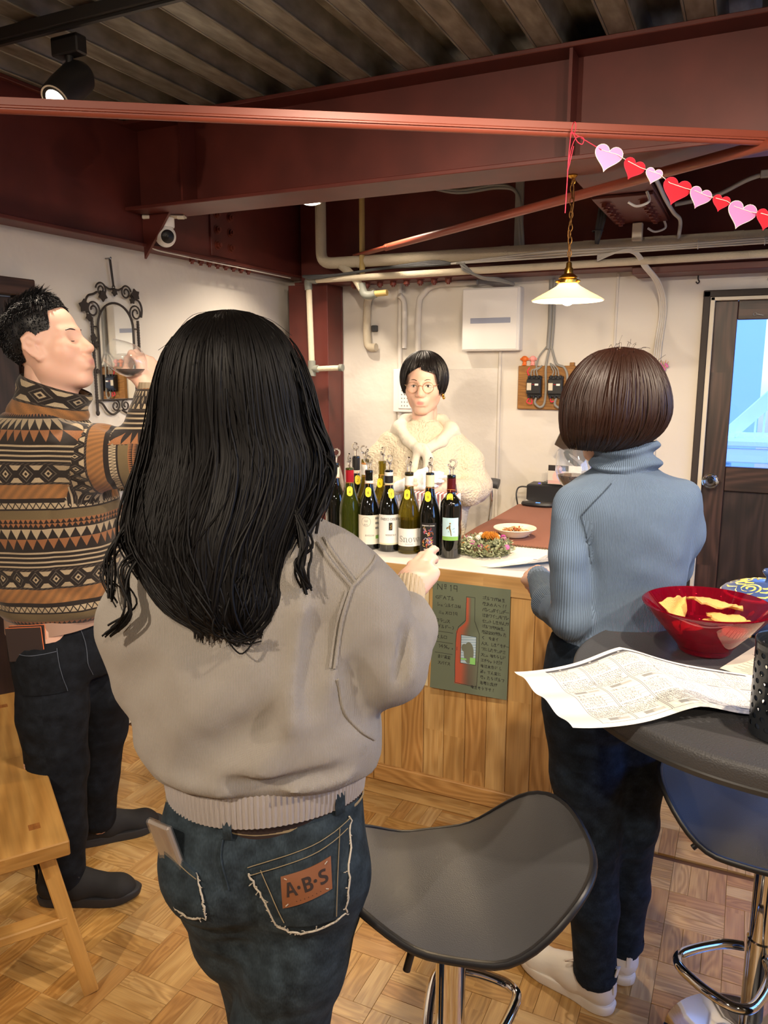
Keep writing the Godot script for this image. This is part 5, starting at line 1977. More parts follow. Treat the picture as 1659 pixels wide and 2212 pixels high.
func stroke(img: Image, a: Vector2, b: Vector2, w: int, c: Color) -> void:
	var n := int(maxf(absf(a.x - b.x), absf(a.y - b.y))) + 1
	for i in n + 1:
		var p := a.lerp(b, float(i) / n)
		img.fill_rect(Rect2i(int(p.x) - w / 2, int(p.y) - w / 2, w, w), c)


func write_line(img: Image, s: String, at: Vector2, size: float, w: int, c: Color, step := 1.0, slope := 0.0) -> void:
	var x := 0.0
	for ch in s:
		if ch != " " and GLYPH.has(ch):
			var small: float = 0.62 if ch in "ュッっょ、。ov" else 1.0
			for st in String(GLYPH[ch]).split(" "):
				var p := Vector2(int(st[0]), int(st[1])) / 9.0
				var q := Vector2(int(st[2]), int(st[3])) / 9.0
				var off := at + Vector2(x, x * slope + (1.0 - small) * size)
				stroke(img, off + p * size * small, off + q * size * small, w, c)
		x += size * step * (0.62 if ch in "1!l()" else 0.98)


func poster_tex() -> ImageTexture:
	var W := 540
	var H := 752
	var img := Image.create(W, H, false, Image.FORMAT_RGB8)
	img.fill(hexc("67705a"))
	var k := hexc("22251f")
	# bottle drawing
	var outline := [Vector2(242, 84), Vector2(238, 250), Vector2(190, 300), Vector2(176, 350), Vector2(172, 420), Vector2(172, 560), Vector2(178, 690), Vector2(330, 700), Vector2(338, 420), Vector2(336, 330), Vector2(318, 285), Vector2(302, 245), Vector2(300, 84), Vector2(242, 84)]
	for y in range(90, 696):
		var lft := 242.0
		var rgt := 300.0
		if y > 250:
			var q := clampf((y - 250) / 90.0, 0.0, 1.0)
			lft = lerpf(240.0, 174.0, smoothstep(0.0, 1.0, q))
			rgt = lerpf(301.0, 337.0, smoothstep(0.0, 1.0, q))
		for x in range(int(lft), int(rgt)):
			var u := (x - lft) / (rgt - lft)
			var base := hexc("67705a")
			var red := hexc("b4553a").lerp(hexc("5b4038"), clampf((u - 0.28) * 3.0, 0.0, 1.0))
			var a := clampf(1.2 - u * (1.9 if y < 520 else 1.1), 0.0, 1.0)
			img.set_pixel(x, y, base.lerp(red, a))
	for i in outline.size() - 1:
		stroke(img, outline[i], outline[i + 1], 3, k)
	for y in range(352, 548):
		for x in range(210, 316):
			var c := hexc("b9cbd2")
			c = c.lerp(hexc("8fa9b6"), 0.5 + 0.5 * sin(y * 0.35 + x * 0.05))
			if Vector2((x - 266) * 1.6, (y - 470) * 0.75).length() < 56.0 or Vector2(x - 236, (y - 440) * 0.8).length() < 22.0:
				c = hexc("6a6f5c")
			if y > 500 and (x > 276 or (x < 252 and y > 512 and y < 524)):
				c = hexc("86c46a")
			img.set_pixel(x, y, c)
	for e in [[210, 352, 316, 352], [316, 352, 316, 548], [316, 548, 210, 548], [210, 548, 210, 352]]:
		stroke(img, Vector2(e[0], e[1]), Vector2(e[2], e[3]), 3, k)
	# left column
	write_line(img, "Nº19", Vector2(30, 14), 50, 4, k, 0.82)
	var left := [["GFAブル", 20, 96, 30], ["シュヴルイユ村", 34, 146, 27], ["ニュメロ19", 44, 200, 27], ["フランス", 26, 258, 29], ["(ボルドー)", 22, 300, 28], ["メルロ", 30, 372, 30], ["14%vol", 44, 438, 30], ["赤い果実", 46, 512, 26], ["スパイス", 50, 556, 25]]
	for e in left:
		write_line(img, e[0], Vector2(e[1], e[2]), e[3], 3, k, 0.92)
	for y in [350, 424, 500]:
		stroke(img, Vector2(26, y), Vector2(150, y), 3, k)
	# right column
	var right := ["ゴルフが好き", "なあの人へ!!", "バレンタインデー", "は赤ワインをプレ", "ゼントしませんか?", "ゴルフが大好き。", "な醸造家が作った", "くつを赤イゲリ", "人ス、しま「モチー", "フにしたサンテミ", "スン。味もらしい", "エチケットだけど", "味は本格い!。", "酔ってん実に", "なったらゴルフ", "談義に花が", "咲きそうです!"]
	for i in right.size():
		var y := 64 + i * 39.0
		var x := 352.0
		if i == right.size() - 1:
			x = 290.0
		write_line(img, right[i], Vector2(x, y), 25 if i > 4 else 27, 3, k, 0.86 if right[i].length() > 7 else 0.98)
	return ImageTexture.create_from_image(img)


func poster2_tex() -> ImageTexture:
	var img := Image.create(360, 480, false, Image.FORMAT_RGB8)
	img.fill(hexc("d9c9a2"))
	var k := hexc("3a332a")
	for i in 9:
		write_line(img, ["コスメロ", "のメル", "サン", "き、レ", "もスで", "ワイン", "ルタ", "の花", "です"][i], Vector2(180, 20 + i * 48), 40, 4, k, 1.0)
		write_line(img, ["フランス", "赤ワイン", "14%", "実", "スパイス", "メ", "ロ", "ル", "ン"][i], Vector2(20, 20 + i * 48), 34, 4, k, 1.0)
	return ImageTexture.create_from_image(img)


# sheet of wine notes: ruled boxes with rows of tiny marks
func notes_tex() -> ImageTexture:
	var W := 1180
	var H := 840
	var img := Image.create(W, H, false, Image.FORMAT_RGB8)
	img.fill(hexc("f3f1ea"))
	var k := hexc("2b2b2b")
	var g := hexc("6b6b6b")
	var r := RandomNumberGenerator.new()
	r.seed = 44
	var keys := GLYPH.keys()
	# dark head bar
	img.fill_rect(Rect2i(150, 40, W - 190, 34), hexc("55555a"))
	for i in 6:
		img.fill_rect(Rect2i(220 + i * 165, 50, 12, 12), hexc("f3f1ea"))
	# columns of notes, written sideways in rows
	for c in 6:
		var x0 := 150 + c * 168
		for e in [[x0, 92, x0 + 160, 92], [x0 + 160, 92, x0 + 160, H - 40], [x0 + 160, H - 40, x0, H - 40], [x0, H - 40, x0, 92]]:
			stroke(img, Vector2(e[0], e[1]), Vector2(e[2], e[3]), 2, k)
		img.fill_rect(Rect2i(x0 + 20, 78, 90, 10), g)
		for part_no in 2:
			var y0 := 104 + part_no * 350
			write_line(img, "".join(PackedStringArray([keys[r.randi() % 60], keys[r.randi() % 60], keys[r.randi() % 60], keys[r.randi() % 60]])), Vector2(x0 + 10, y0), 26, 2, k, 0.9)
			for row in 4:
				stroke(img, Vector2(x0 + 4, y0 + 36 + row * 24), Vector2(x0 + 156, y0 + 36 + row * 24), 2, g)
				var s := ""
				for q in 7:
					s += keys[r.randi() % 60]
				write_line(img, s, Vector2(x0 + 8, y0 + 40 + row * 24), 18, 2, g, 0.9)
			for row in 8:
				var s := ""
				for q in 10 + r.randi() % 4:
					s += keys[r.randi() % 70]
				write_line(img, s, Vector2(x0 + 6, y0 + 142 + row * 17), 15, 2, g, 0.85)
			img.fill_rect(Rect2i(x0 + 20 + r.randi() % 30, y0 + 288, 60, 34), hexc("a5a5a2"))
			img.fill_rect(Rect2i(x0 + 88, y0 + 296, 54, 26), hexc("c9c8c2"))
	return ImageTexture.create_from_image(img)


# ---------------------------------------------------------------- near table, stools, bench, garland
const TT := 1.0


func build_table() -> void:
	var t := thing("bar_table", "round black high table at right with bowl and papers on it", "table", Vector3(0.098, 0, -1.503))
	var b := MB.new()
	b.lathe([Vector2(0.0, 0.955), Vector2(0.350, 0.955), Vector2(0.362, 0.957), Vector2(0.374, 0.962), Vector2(0.3765, 0.968), Vector2(0.377, 0.985), Vector2(0.376, 0.996), Vector2(0.371, 1.0), Vector2(0.366, 0.9985), Vector2(0.0, 0.9985)], 120, 60.0)
	part("tabletop", b, M.table_top, t)
	b = MB.new()
	b.lathe([Vector2(0.3715, 0.957), Vector2(0.3785, 0.9605), Vector2(0.3785, 0.9675), Vector2(0.3765, 0.970)], 120, 30.0)
	part("edge_band", b, M.table_band, t)
	b = MB.new()
	b.at(Transform3D(Basis.IDENTITY, Vector3(0.06, 0, 0.02)))
	b.lathe([Vector2(0.0, 0.02), Vector2(0.035, 0.02), Vector2(0.035, 0.93), Vector2(0.09, 0.945), Vector2(0.09, 0.956), Vector2(0.0, 0.956)], 32)
	part("pillar", b, M.black_metal, t)
	b = MB.new()
	b.at(Transform3D(Basis.IDENTITY, Vector3(0.06, 0, 0.02)))
	b.lathe([Vector2(0.0, 0.0), Vector2(0.20, 0.0), Vector2(0.205, 0.006), Vector2(0.19, 0.016), Vector2(0.05, 0.03), Vector2(0.035, 0.05)], 48)
	part("foot_plate", b, M.black_metal, t)


func folded_bread(b: MB, o: Transform3D, rx: float, rz: float, a0: float, a1: float, bend: float, ph: float) -> void:
	b.at(o)
	b.sheet(12, 8, func(s: float, q: float):
		var a := lerpf(a0, a1, s)
		var k := 0.03 + 0.97 * q
		var e := 1.0 + 0.03 * sin(s * 17.0 + ph) * q
		return Vector3(cos(a) * rx * k * e, bend * sin(PI * s) * q + 0.004 * sin(q * 9.0 + s * 6.0 + ph), -sin(a) * rz * k * e), 0.004)


func build_table_things() -> void:
	# red glass bowl
	var B := Vector3(-0.047, TT, -1.60)
	var t := thing("glass_bowl", "flared deep red glass bowl holding flatbread pieces on the black table", "bowl", B)
	var b := MB.new()
	b.lathe([Vector2(0.0, 0.0), Vector2(0.046, 0.0), Vector2(0.050, 0.004), Vector2(0.053, 0.012), Vector2(0.078, 0.042), Vector2(0.112, 0.080), Vector2(0.122, 0.093), Vector2(0.1235, 0.097), Vector2(0.120, 0.099), Vector2(0.108, 0.086), Vector2(0.074, 0.048), Vector2(0.048, 0.018), Vector2(0.0, 0.013)], 72, 70.0)
	part("bowl_glass", b, M.ruby, t)
	var nb := 0
	for e in [
		[Vector3(0.075, 0.083, -0.005), Vector3(0.16, PI * 0.95, 0.10), 0.105, 0.10, -0.35, 0.45, 0.010, "largest folded flatbread piece on top in the red bowl"],
		[Vector3(-0.050, 0.035, 0.005), Vector3(1.15, 0.5, 0.12), 0.085, 0.075, 1.15, 1.95, 0.006, "pointed flatbread piece standing up at the left in the red bowl"],
		[Vector3(-0.065, 0.057, 0.028), Vector3(0.10, 0.05, 0.02), 0.125, 0.085, -0.30, 0.45, 0.014, "long curled flatbread piece lying across the middle of the red bowl"],
		[Vector3(0.085, 0.062, 0.030), Vector3(0.15, 2.9, 0.05), 0.09, 0.075, -0.35, 0.4, 0.012, "flatbread piece under the largest one at right in the red bowl"],
		[Vector3(0.00, 0.052, 0.055), Vector3(0.35, 0.15, 0.0), 0.06, 0.045, -0.3, 0.6, 0.008, "small broken flatbread piece at the near rim of the red bowl"],
	]:
		b = MB.new()
		folded_bread(b, Transform3D(Basis.from_euler(e[1]), Vector3.ZERO), e[2], e[3], e[4], e[5], e[6], nb * 1.7)
		nb += 1
		var o := part("flatbread", b, M.flatbread, null)
		o.transform = Transform3D(Basis(Vector3.UP, YAW), B + Basis(Vector3.UP, YAW) * e[0])
		tag(o, e[7], "food")
	# blue pot
	t = thing("lidded_pot", "blue ceramic pot with yellow spiral lid at the table's far right", "pot", Vector3(0.066, TT, -1.795), YAW)
	b = MB.new()
	b.lathe([Vector2(0.0, 0.0), Vector2(0.066, 0.0), Vector2(0.070, 0.004), Vector2(0.082, 0.02), Vector2(0.092, 0.045), Vector2(0.094, 0.068), Vector2(0.090, 0.074), Vector2(0.084, 0.070), Vector2(0.0, 0.06)], 64, 50.0)
	part("pot_body", b, M.glaze_blue, t)
	b = MB.new()
	b.lathe([Vector2(0.085, 0.074), Vector2(0.0955, 0.0755), Vector2(0.097, 0.079), Vector2(0.094, 0.082)], 64, 50.0)
	part("lid_rim", b, M.glaze_cream, t)
	b = MB.new()
	var lid := [Vector2(0.0945, 0.081), Vector2(0.090, 0.086), Vector2(0.070, 0.095), Vector2(0.040, 0.102), Vector2(0.012, 0.1045), Vector2(0.0, 0.105)]
	b.lathe(lid, 64, 60.0)
	var ld := part("lid", b, M.glaze_blue, t)
	b = MB.new()
	b.lathe([Vector2(0.012, 0.103), Vector2(0.009, 0.108), Vector2(0.0085, 0.116), Vector2(0.014, 0.122), Vector2(0.0165, 0.127), Vector2(0.014, 0.132), Vector2(0.0, 0.134)], 28, 60.0)
	part("knob", b, M.glaze_blue, ld)
	var on_lid := func(x: float, z: float) -> Vector3:
		var r := Vector2(x, z).length()
		var y := 0.105 - 0.0027 * (r / 0.0945) - 0.0205 * pow(r / 0.0945, 2.6)
		return Vector3(x, y, z)
	b = MB.new()
	for c in 5:
		var a0 := TAU * c / 5.0 + 2.75
		var cx := cos(a0) * 0.058
		var cz := sin(a0) * 0.058
		var pts := []
		for i in 34:
			var a := i * 0.42 + a0
			var r := 0.004 + 0.023 * i / 33.0
			pts.append(on_lid.call(cx + cos(a) * r, cz + sin(a) * r))
		b.tube(pts, 0.0026, 6, true, 0.5)
		for k in 3:
			var a1 := a0 + 0.42 + 0.0 * k
			var r0 := 0.034 + 0.017 * k
			b.tube([on_lid.call(cos(a1) * r0, sin(a1) * r0), on_lid.call(cos(a1 + 0.22) * (r0 + 0.012), sin(a1 + 0.22) * (r0 + 0.012)), on_lid.call(cos(a1 + 0.40) * (r0 + 0.014), sin(a1 + 0.40) * (r0 + 0.014))], [0.003, 0.004, 0.003], 6, true, 0.5)
	part("spiral", b, M.glaze_yellow, ld)
	for i in 22:
		b = MB.new()
		var a := TAU * i / 22.0
		var lift := 0.016 * (i % 2)
		var p0 := Vector3(cos(a) * 0.0925, 0.058 + 0.006 * (i % 2) - lift * 0.2, sin(a) * 0.0925)
		var p1 := Vector3(cos(a + 0.16) * 0.0885, 0.034 - lift * 0.5 + 0.006, sin(a + 0.16) * 0.0885)
		b.tube([p0.lerp(p1, -0.05), p0.lerp(p1, 0.3), p0.lerp(p1, 0.7), p0.lerp(p1, 1.05)], [0.0025, 0.0052, 0.0052, 0.0025], 8, true, 0.5, Vector3(cos(a), 0, sin(a)))
		part("yellow_dash", b, M.glaze_yellow, t)
	# perforated holder
	t = thing("utensil_holder", "dark enamel perforated cylinder holder at the table's right edge", "holder", Vector3(0.083, TT, -1.262))
	b = MB.new()
	var R := 0.049
	var n := 18
	var rows := 9
	var H := 0.150
	for side in 2:
		var rr := R if side == 0 else R - 0.0016
		for i in n:
			for j in rows:
				var u0 := (i + 0.5 * (j % 2)) / n
				var v0 := 0.012 + (H - 0.024) * j / rows
				var hh := (H - 0.024) / rows
				var outer := []
				var inner := []
				for k in 16:
					var a := TAU * k / 16.0
					var d := Vector2(cos(a), sin(a))
					var s := 0.5 / maxf(absf(d.x), absf(d.y))
					var po := d * s
					var pi := d * 0.27
					outer.append(_cyl(rr, TAU * (u0 + po.x / n), v0 + hh * (0.5 + po.y)))
					inner.append(_cyl(rr, TAU * (u0 + pi.x * 1.0 / n), v0 + hh * (0.5 + pi.y * 1.1)))
				for k in 16:
					var l := (k + 1) % 16
					if side == 0:
						b.fq(inner[k], outer[k], outer[l], inner[l])
					else:
						b.fq(inner[l], outer[l], outer[k], inner[k])
	b.lathe([Vector2(0, 0), Vector2(R - 0.002, 0.0), Vector2(R, 0.002), Vector2(R, 0.012)], 54)
	b.lathe([Vector2(R, H - 0.012), Vector2(R + 0.0006, H - 0.004), Vector2(R + 0.001, H), Vector2(R - 0.001, H + 0.0015), Vector2(R - 0.0025, H - 0.002), Vector2(R - 0.0018, H - 0.012)], 54, 60.0)
	b.lathe([Vector2(R - 0.0018, 0.012), Vector2(R - 0.0018, 0.003), Vector2(0, 0.003)], 54)
	part("perforated_wall", b, M.dark_enamel, t)
	# sheets
	b = MB.new()
	b.sheet(48, 32, func(s: float, q: float):
		# s along the near edge, q away from the viewer
		var near := Vector3(-0.206, 0, -1.108).lerp(Vector3(-0.036, 0, -1.264), s * 2.0) if s < 0.5 else Vector3(-0.036, 0, -1.264).lerp(Vector3(0.055, 0, -1.40), s * 2.0 - 1.0)
		var far := Vector3(-0.350, 0, -1.297).lerp(Vector3(-0.196, 0, -1.497), s * 2.0) if s < 0.5 else Vector3(-0.196, 0, -1.497).lerp(Vector3(-0.05, 0, -1.62), s * 2.0 - 1.0)
		if s > 0.5:
			near = Vector3(-0.036, 0, -1.264).lerp(Vector3(0.115, 0, -1.345), s * 2.0 - 1.0)
			far = Vector3(-0.196, 0, -1.497).lerp(Vector3(0.04, 0, -1.495), s * 2.0 - 1.0)
		var p := near.lerp(far, q)
		var ridge := exp(-pow((s - 0.5) / 0.16, 2.0))
		var wave := 0.5 + 0.5 * sin(q * 17.0 + 0.6)
		p.y = TT + 0.0015 + 0.016 * ridge + 0.0065 * wave * (1.0 - 0.6 * s) + 0.012 * exp(-s * 8.0)
		return p, 0.0, 1.0, 1.0)
	var np := mk("notes_print", Color.WHITE, 0.75)
	np.albedo_texture = notes_tex()
	np.uv1_scale = Vector3(1, -1, 1)
	var o := part("notes_sheet", b, np, null)
	tag(o, "large white folded sheet printed with small notes overhanging the table's edge", "paper")
	b = MB.new()
	b.sheet(10, 8, func(s: float, q: float):
		var p := Vector3(0.085, TT + 0.0008, -1.46) + Vector3(-0.10, 0, -0.05) * s + Vector3(0.06, 0, -0.16) * q
		p.y += 0.0006 * sin(s * 5.0)
		return p, 0.0)
	var cm := mk("menu_print", Color.WHITE, 0.75)
	cm.albedo_texture = menu_tex()
	o = part("menu_card", b, cm, null)
	tag(o, "cream sheet with lines of text between red bowl and blue pot", "paper")


func menu_tex() -> ImageTexture:
	var img := Image.create(256, 340, false, Image.FORMAT_RGB8)
	img.fill(hexc("e9dfc4"))
	for i in 22:
		img.fill_rect(Rect2i(26, 24 + i * 14, 120 + (i * 37) % 80, 3), hexc("5a4a40"))
	return ImageTexture.create_from_image(img)


func _cyl(r: float, a: float, y: float) -> Vector3:
	return Vector3(cos(a) * r, y, -sin(a) * r)


func make_stool(label: String, at: Vector3, seat_y: float, seat_turn: float, foot_turn: float, foot_y: float, foot_reach: float, lever: Array) -> void:
	var t := thing("bar_stool", label, "stool", at)
	var b := MB.new()
	b.lathe([Vector2(0.0, 0.0), Vector2(0.188, 0.0), Vector2(0.190, 0.004), Vector2(0.188, 0.008), Vector2(0.150, 0.020), Vector2(0.090, 0.032), Vector2(0.040, 0.042), Vector2(0.033, 0.055)], 72, 60.0)
	part("base", b, M.chrome, t)
	b = MB.new()
	b.lathe([Vector2(0.030, 0.045), Vector2(0.030, foot_y + 0.03), Vector2(0.026, foot_y + 0.034)], 40, 40.0)
	part("lower_column", b, M.chrome, t)
	b = MB.new()
	b.lathe([Vector2(0.0265, foot_y + 0.03), Vector2(0.0265, seat_y - 0.03)], 40)
	part("upper_column", b, M.chrome, t)
	# D-shaped foot rest
	b = MB.new()
	var f := Basis(Vector3.UP, foot_turn)
	var w := 0.085
	var path := smooth([f * Vector3(0.02, foot_y, -0.028), f * Vector3(0.06, foot_y, -w * 0.7), f * Vector3(foot_reach - 0.05, foot_y, -w), f * Vector3(foot_reach - 0.012, foot_y, -w * 0.82), f * Vector3(foot_reach, foot_y, -w * 0.3), f * Vector3(foot_reach, foot_y, w * 0.3), f * Vector3(foot_reach - 0.012, foot_y, w * 0.82), f * Vector3(foot_reach - 0.05, foot_y, w), f * Vector3(0.06, foot_y, w * 0.7), f * Vector3(0.02, foot_y, 0.028)], 6)
	b.tube(path, 0.0105, 14)
	part("foot_rest", b, M.chrome, t)
	b = MB.new()
	b.tube([lever[0], lever[0].lerp(lever[1], 0.35)], 0.004, 10)
	b.tube([lever[0].lerp(lever[1], 0.33), lever[1]], 0.0068, 14)
	part("lever", b, M.black_metal, t)
	b = MB.new()
	b.box(Vector3(0, seat_y - 0.028, 0), Vector3(0.16, 0.012, 0.14), 0.003)
	part("mount", b, M.black_metal, t)
	# saddle seat
	var sb := Basis(Vector3.UP, seat_turn)
	var top := func(k: float, a: float) -> Vector3:
		var c := cos(a)
		var s := sin(a)
		var r := pow(pow(absf(c), 2.5) + pow(absf(s), 2.5), -1.0 / 2.5)
		var x := c * r * k * 0.225
		var zz := s * r * k * (0.172 + 0.045 * c)
		var y := 0.085 * pow(smoothstep(0.02, 0.235, x), 1.2) + 0.05 * smoothstep(0.06, 0.23, -x) - 0.022 * pow(absf(zz) / 0.19, 2.0) * (1.0 - smoothstep(0.04, 0.2, absf(x)))
		return Vector3(x, seat_y + y, zz)
	b = MB.new()
	var N := 72
	var prev := -1
	for pass_no in 2:
		prev = -1
		for ring in 13:
			var k := ring / 12.0
			var first := b.v.size()
			for j in N + 1:
				var p: Vector3 = top.call(maxf(k, 0.001), TAU * j / N)
				var puff := 0.004 * (1.0 - pow(k, 6.0))
				if pass_no == 0:
					p.y += puff
				else:
					p.y -= 0.016 + 0.012 * (1.0 - pow(k, 3.0))
					if ring == 12:
						p.y += 0.006
				b.p(sb * p, Vector2(p.x, p.z))
			if prev >= 0:
				for j in N:
					if pass_no == 0:
						b.quad(prev + j, first + j, first + j + 1, prev + j + 1)
						b.v[first + j] = b.v[first + j]
					else:
						b.quad(prev + j, prev + j + 1, first + j + 1, first + j)
			prev = first
	part("seat", b, M.black_leather, t)
	b = MB.new()
	var rim := []
	for j in N:
		var p: Vector3 = top.call(1.0, TAU * j / N)
		rim.append(sb * (p + Vector3(0, -0.005, 0)))
	rim.append(rim[0])
	b.tube(rim, 0.0072, 8, false)
	part("piping", b, M.black_plastic, t)


func build_stools() -> void:
	make_stool("black leather bar stool in front, beside the long haired woman's hip", Vector3(-0.404, 0, -1.136), 0.690, YAW + 0.05, 1.66, 0.30, 0.24, [Vector3(-0.03, 0.665, 0.05), Vector3(-0.055, 0.54, 0.07)])
	make_stool("black leather bar stool tucked under the round black table", Vector3(0.112, 0, -1.722), 0.60, 2.75, -2.15, 0.285, 0.20, [Vector3(-0.085, 0.55, -0.05), Vector3(-0.155, 0.475, -0.028)])


func build_bench() -> void:
	# local x along the bench away from the viewer, z across
	var t := thing("wooden_bench", "light pine bench with splayed legs at the lower left", "bench", Vector3(-1.465, 0, -1.06), 0)
	var u := Vector3(-0.828, 0, -0.560)
	var w := Vector3(-0.560, 0, 0.828)
	t.basis = Basis(u, Vector3.UP, u.cross(Vector3.UP))
	# local z = u x up : points to the right side seen from the near end
	var zdir := u.cross(Vector3.UP)
	t.position = Vector3(-1.387, 0, -1.191) - zdir * (0.14 if zdir.x > 0.0 else -0.14)
	var sg := 1.0 if zdir.x > 0.0 else -1.0
	var b := MB.new()
	b.box(Vector3(0.51, 0.43, 0), Vector3(1.02, 0.038, 0.28), 0.003)
	part("seat_board", b, M.bench, t)
	for x in [0.105, 0.91]:
		for z in [-0.075, 0.075]:
			b = MB.new()
			b.box(Vector3(x, 0.4492, z), Vector3(0.026, 0.001, 0.026), 0.0)
			part("tenon", b, M.bench_dark, t)
	for x in [0.045, 0.96]:
		for z in [-1.0, 1.0]:
			b = MB.new()
			var lean := 0.035 if x < 0.5 else -0.03
			b.bar(Vector3(x, 0.412, z * 0.088), Vector3(x + (-0.0 if x < 0.5 else 0.03), 0.0, z * 0.166), 0.045, 0.036, 0.003, Vector3(0, 0, 1))
			part("leg", b, M.bench, t)
		b = MB.new()
		b.bar(Vector3(x, 0.225, -0.125), Vector3(x, 0.225, 0.125), 0.024, 0.046, 0.003, Vector3(1, 0, 0))
		part("stretcher", b, M.bench, t)


func heart_outline(w: float) -> PackedVector2Array:
	var poly := PackedVector2Array()
	for i in 40:
		var a := TAU * i / 40.0
		var x := 16.0 * pow(sin(a), 3.0)
		var y := 13.0 * cos(a) - 5.0 * cos(2.0 * a) - 2.0 * cos(3.0 * a) - cos(4.0 * a)
		poly.append(Vector2(x, y + 2.0) * w / 32.0)
	return poly


func build_garland() -> void:
	var hs := [
		[Vector3(-0.366, 2.062, -2.069), 0.068, M.pink_felt, "large pink felt heart, first on the garland nearest the knot"],
		[Vector3(-0.306, 2.033, -2.080), 0.053, M.red_felt, "red felt heart, second on the garland after the large pink one"],
		[Vector3(-0.258, 2.014, -2.086), 0.040, M.pink_felt, "small pink felt heart between the first two red ones"],
		[Vector3(-0.205, 1.975, -2.095), 0.067, M.red_felt, "largest red felt heart in the middle of the garland"],
		[Vector3(-0.151, 1.957, -2.103), 0.053, M.pink_felt_b, "medium pink felt heart right of the largest red heart"],
		[Vector3(-0.103, 1.942, -2.109), 0.040, M.red_felt, "smallest red felt heart, between two pink hearts"],
		[Vector3(-0.057, 1.912, -2.115), 0.067, M.pink_felt_b, "large pink felt heart near the garland's right end"],
		[Vector3(-0.001, 1.899, -2.124), 0.051, M.red_felt, "red felt heart cut off by the photo's right edge"]]
	var knots := []
	for i in hs.size():
		var e: Array = hs[i]
		var b := MB.new()
		var poly := heart_outline(e[1])
		var t := thing("felt_heart", e[3], "heart", e[0], 0.0, "felt hearts on the garland")
		t.basis = Basis(Vector3.UP, YAW * 0.75 + 0.07 * sin(i * 2.1)) * Basis(Vector3(0, 0, 1), [-0.26, -0.42, -0.30, -0.30, -0.36, -0.26, -0.30, -0.24][i])
		b.prism(poly, -0.001, 0.001)
		part("felt", b, e[2], t)
		b = MB.new()
		var ring := []
		for q in poly:
			ring.append(Vector3(q.x, q.y, 0.0))
		ring.append(ring[0])
		b.tube(ring, 0.0011, 5, false)
		part("stitched_edge", b, M.red_thread if e[2] == M.red_felt else M.white_thread, t)
		var up: float = e[1] * 0.22
		knots.append(t.transform * Vector3(-e[1] * 0.30, up, 0.0016))
		knots.append(t.transform * Vector3(e[1] * 0.30, up * 0.9, 0.0016))
	var b := MB.new()
	var path := [Vector3(-0.449, 2.125, -2.055)]
	b.tube([Vector3(-0.449, 2.126, -2.055), knots[0]], 0.0011, 5)
	var red := b
	b = MB.new()
	knots.append(knots[knots.size() - 1] + Vector3(0.10, -0.035, -0.012))
	b.tube(knots, 0.0008, 5)
	var t := thing("garland_string", "thin string of the heart garland tied to the red brace rod", "string")
	part("white_thread", b, M.white_thread, t)
	var K := Vector3(-0.450, 2.14, -2.062)
	red.torus(K, Vector3(1, 0, -0.65), 0.0135, 0.0012, 20, 5)
	red.tube(smooth([K + Vector3(0, -0.012, 0.012), K + Vector3(0.012, -0.035, 0.012), K + Vector3(0.024, -0.042, 0.008), K + Vector3(0.026, -0.028, 0.006), K + Vector3(0.010, -0.026, 0.012), K + Vector3(-0.002, -0.05, 0.010), K + Vector3(-0.010, -0.10, 0.008), K + Vector3(-0.006, -0.085, 0.006), K + Vector3(0.004, -0.045, 0.012)], 6), 0.0011, 5)
	red.tube(smooth([K + Vector3(-0.004, -0.012, 0.012), K + Vector3(-0.008, -0.07, 0.01), K + Vector3(-0.010, -0.14, 0.008), K + Vector3(-0.012, -0.20, 0.006)], 6), 0.0012, 5)
	part("red_thread", red, M.red_thread, t)


# ---------------------------------------------------------------- bodies: distance fields meshed as surface nets
class Loft:
	const N := 96
	var y0 := 0.0
	var y1 := 1.0
	var t := PackedFloat32Array()
	var e := 2.2

	# rows from low to high: [y, cx, cz, half width, depth to +z, depth to -z]
	func _init(rows: Array, ex := 2.2) -> void:
		e = ex
		y0 = rows[0][0]
		y1 = rows[rows.size() - 1][0]
		var k := 0
		for i in N + 1:
			var y := lerpf(y0, y1, float(i) / N)
			while k < rows.size() - 2 and y > rows[k + 1][0]:
				k += 1
			var a: Array = rows[k]
			var b: Array = rows[k + 1]
			var pa: Array = rows[maxi(k - 1, 0)]
			var nb: Array = rows[mini(k + 2, rows.size() - 1)]
			var w: float = (y - a[0]) / (b[0] - a[0])
			for c in range(1, 6):
				t.append(cubic_interpolate(a[c], b[c], pa[c], nb[c], w))

	func at(y: float, c: int) -> float:
		return t[clampi(int((y - y0) / (y1 - y0) * N + 0.5), 0, N) * 5 + c]

	func d(p: Vector3) -> float:
		var yc := clampf(p.y, y0, y1)
		var f := (yc - y0) / (y1 - y0) * N
		var i := mini(int(f), N - 1)
		var w := f - i
		var k := i * 5
		var x := p.x - (t[k] + (t[k + 5] - t[k]) * w)
		var z := p.z - (t[k + 1] + (t[k + 6] - t[k + 1]) * w)
		var rx := t[k + 2] + (t[k + 7] - t[k + 2]) * w
		var rz: float
		if z > 0.0:
			rz = t[k + 3] + (t[k + 8] - t[k + 3]) * w
		else:
			rz = t[k + 4] + (t[k + 9] - t[k + 4]) * w
		var q := pow(pow(absf(x) / rx, e) + pow(absf(z) / rz, e), 1.0 / e)
		var ln := sqrt(x * x + z * z)
		var r := -minf(rx, rz) if q < 0.05 else ln * (1.0 - 1.0 / q)
		var dy := absf(p.y - yc)
		if dy > 0.0:
			r = sqrt(maxf(r, 0.0) * maxf(r, 0.0) + dy * dy)
		else:
			r = maxf(r, -minf(p.y - y0, y1 - p.y) - 0.0)
		return r


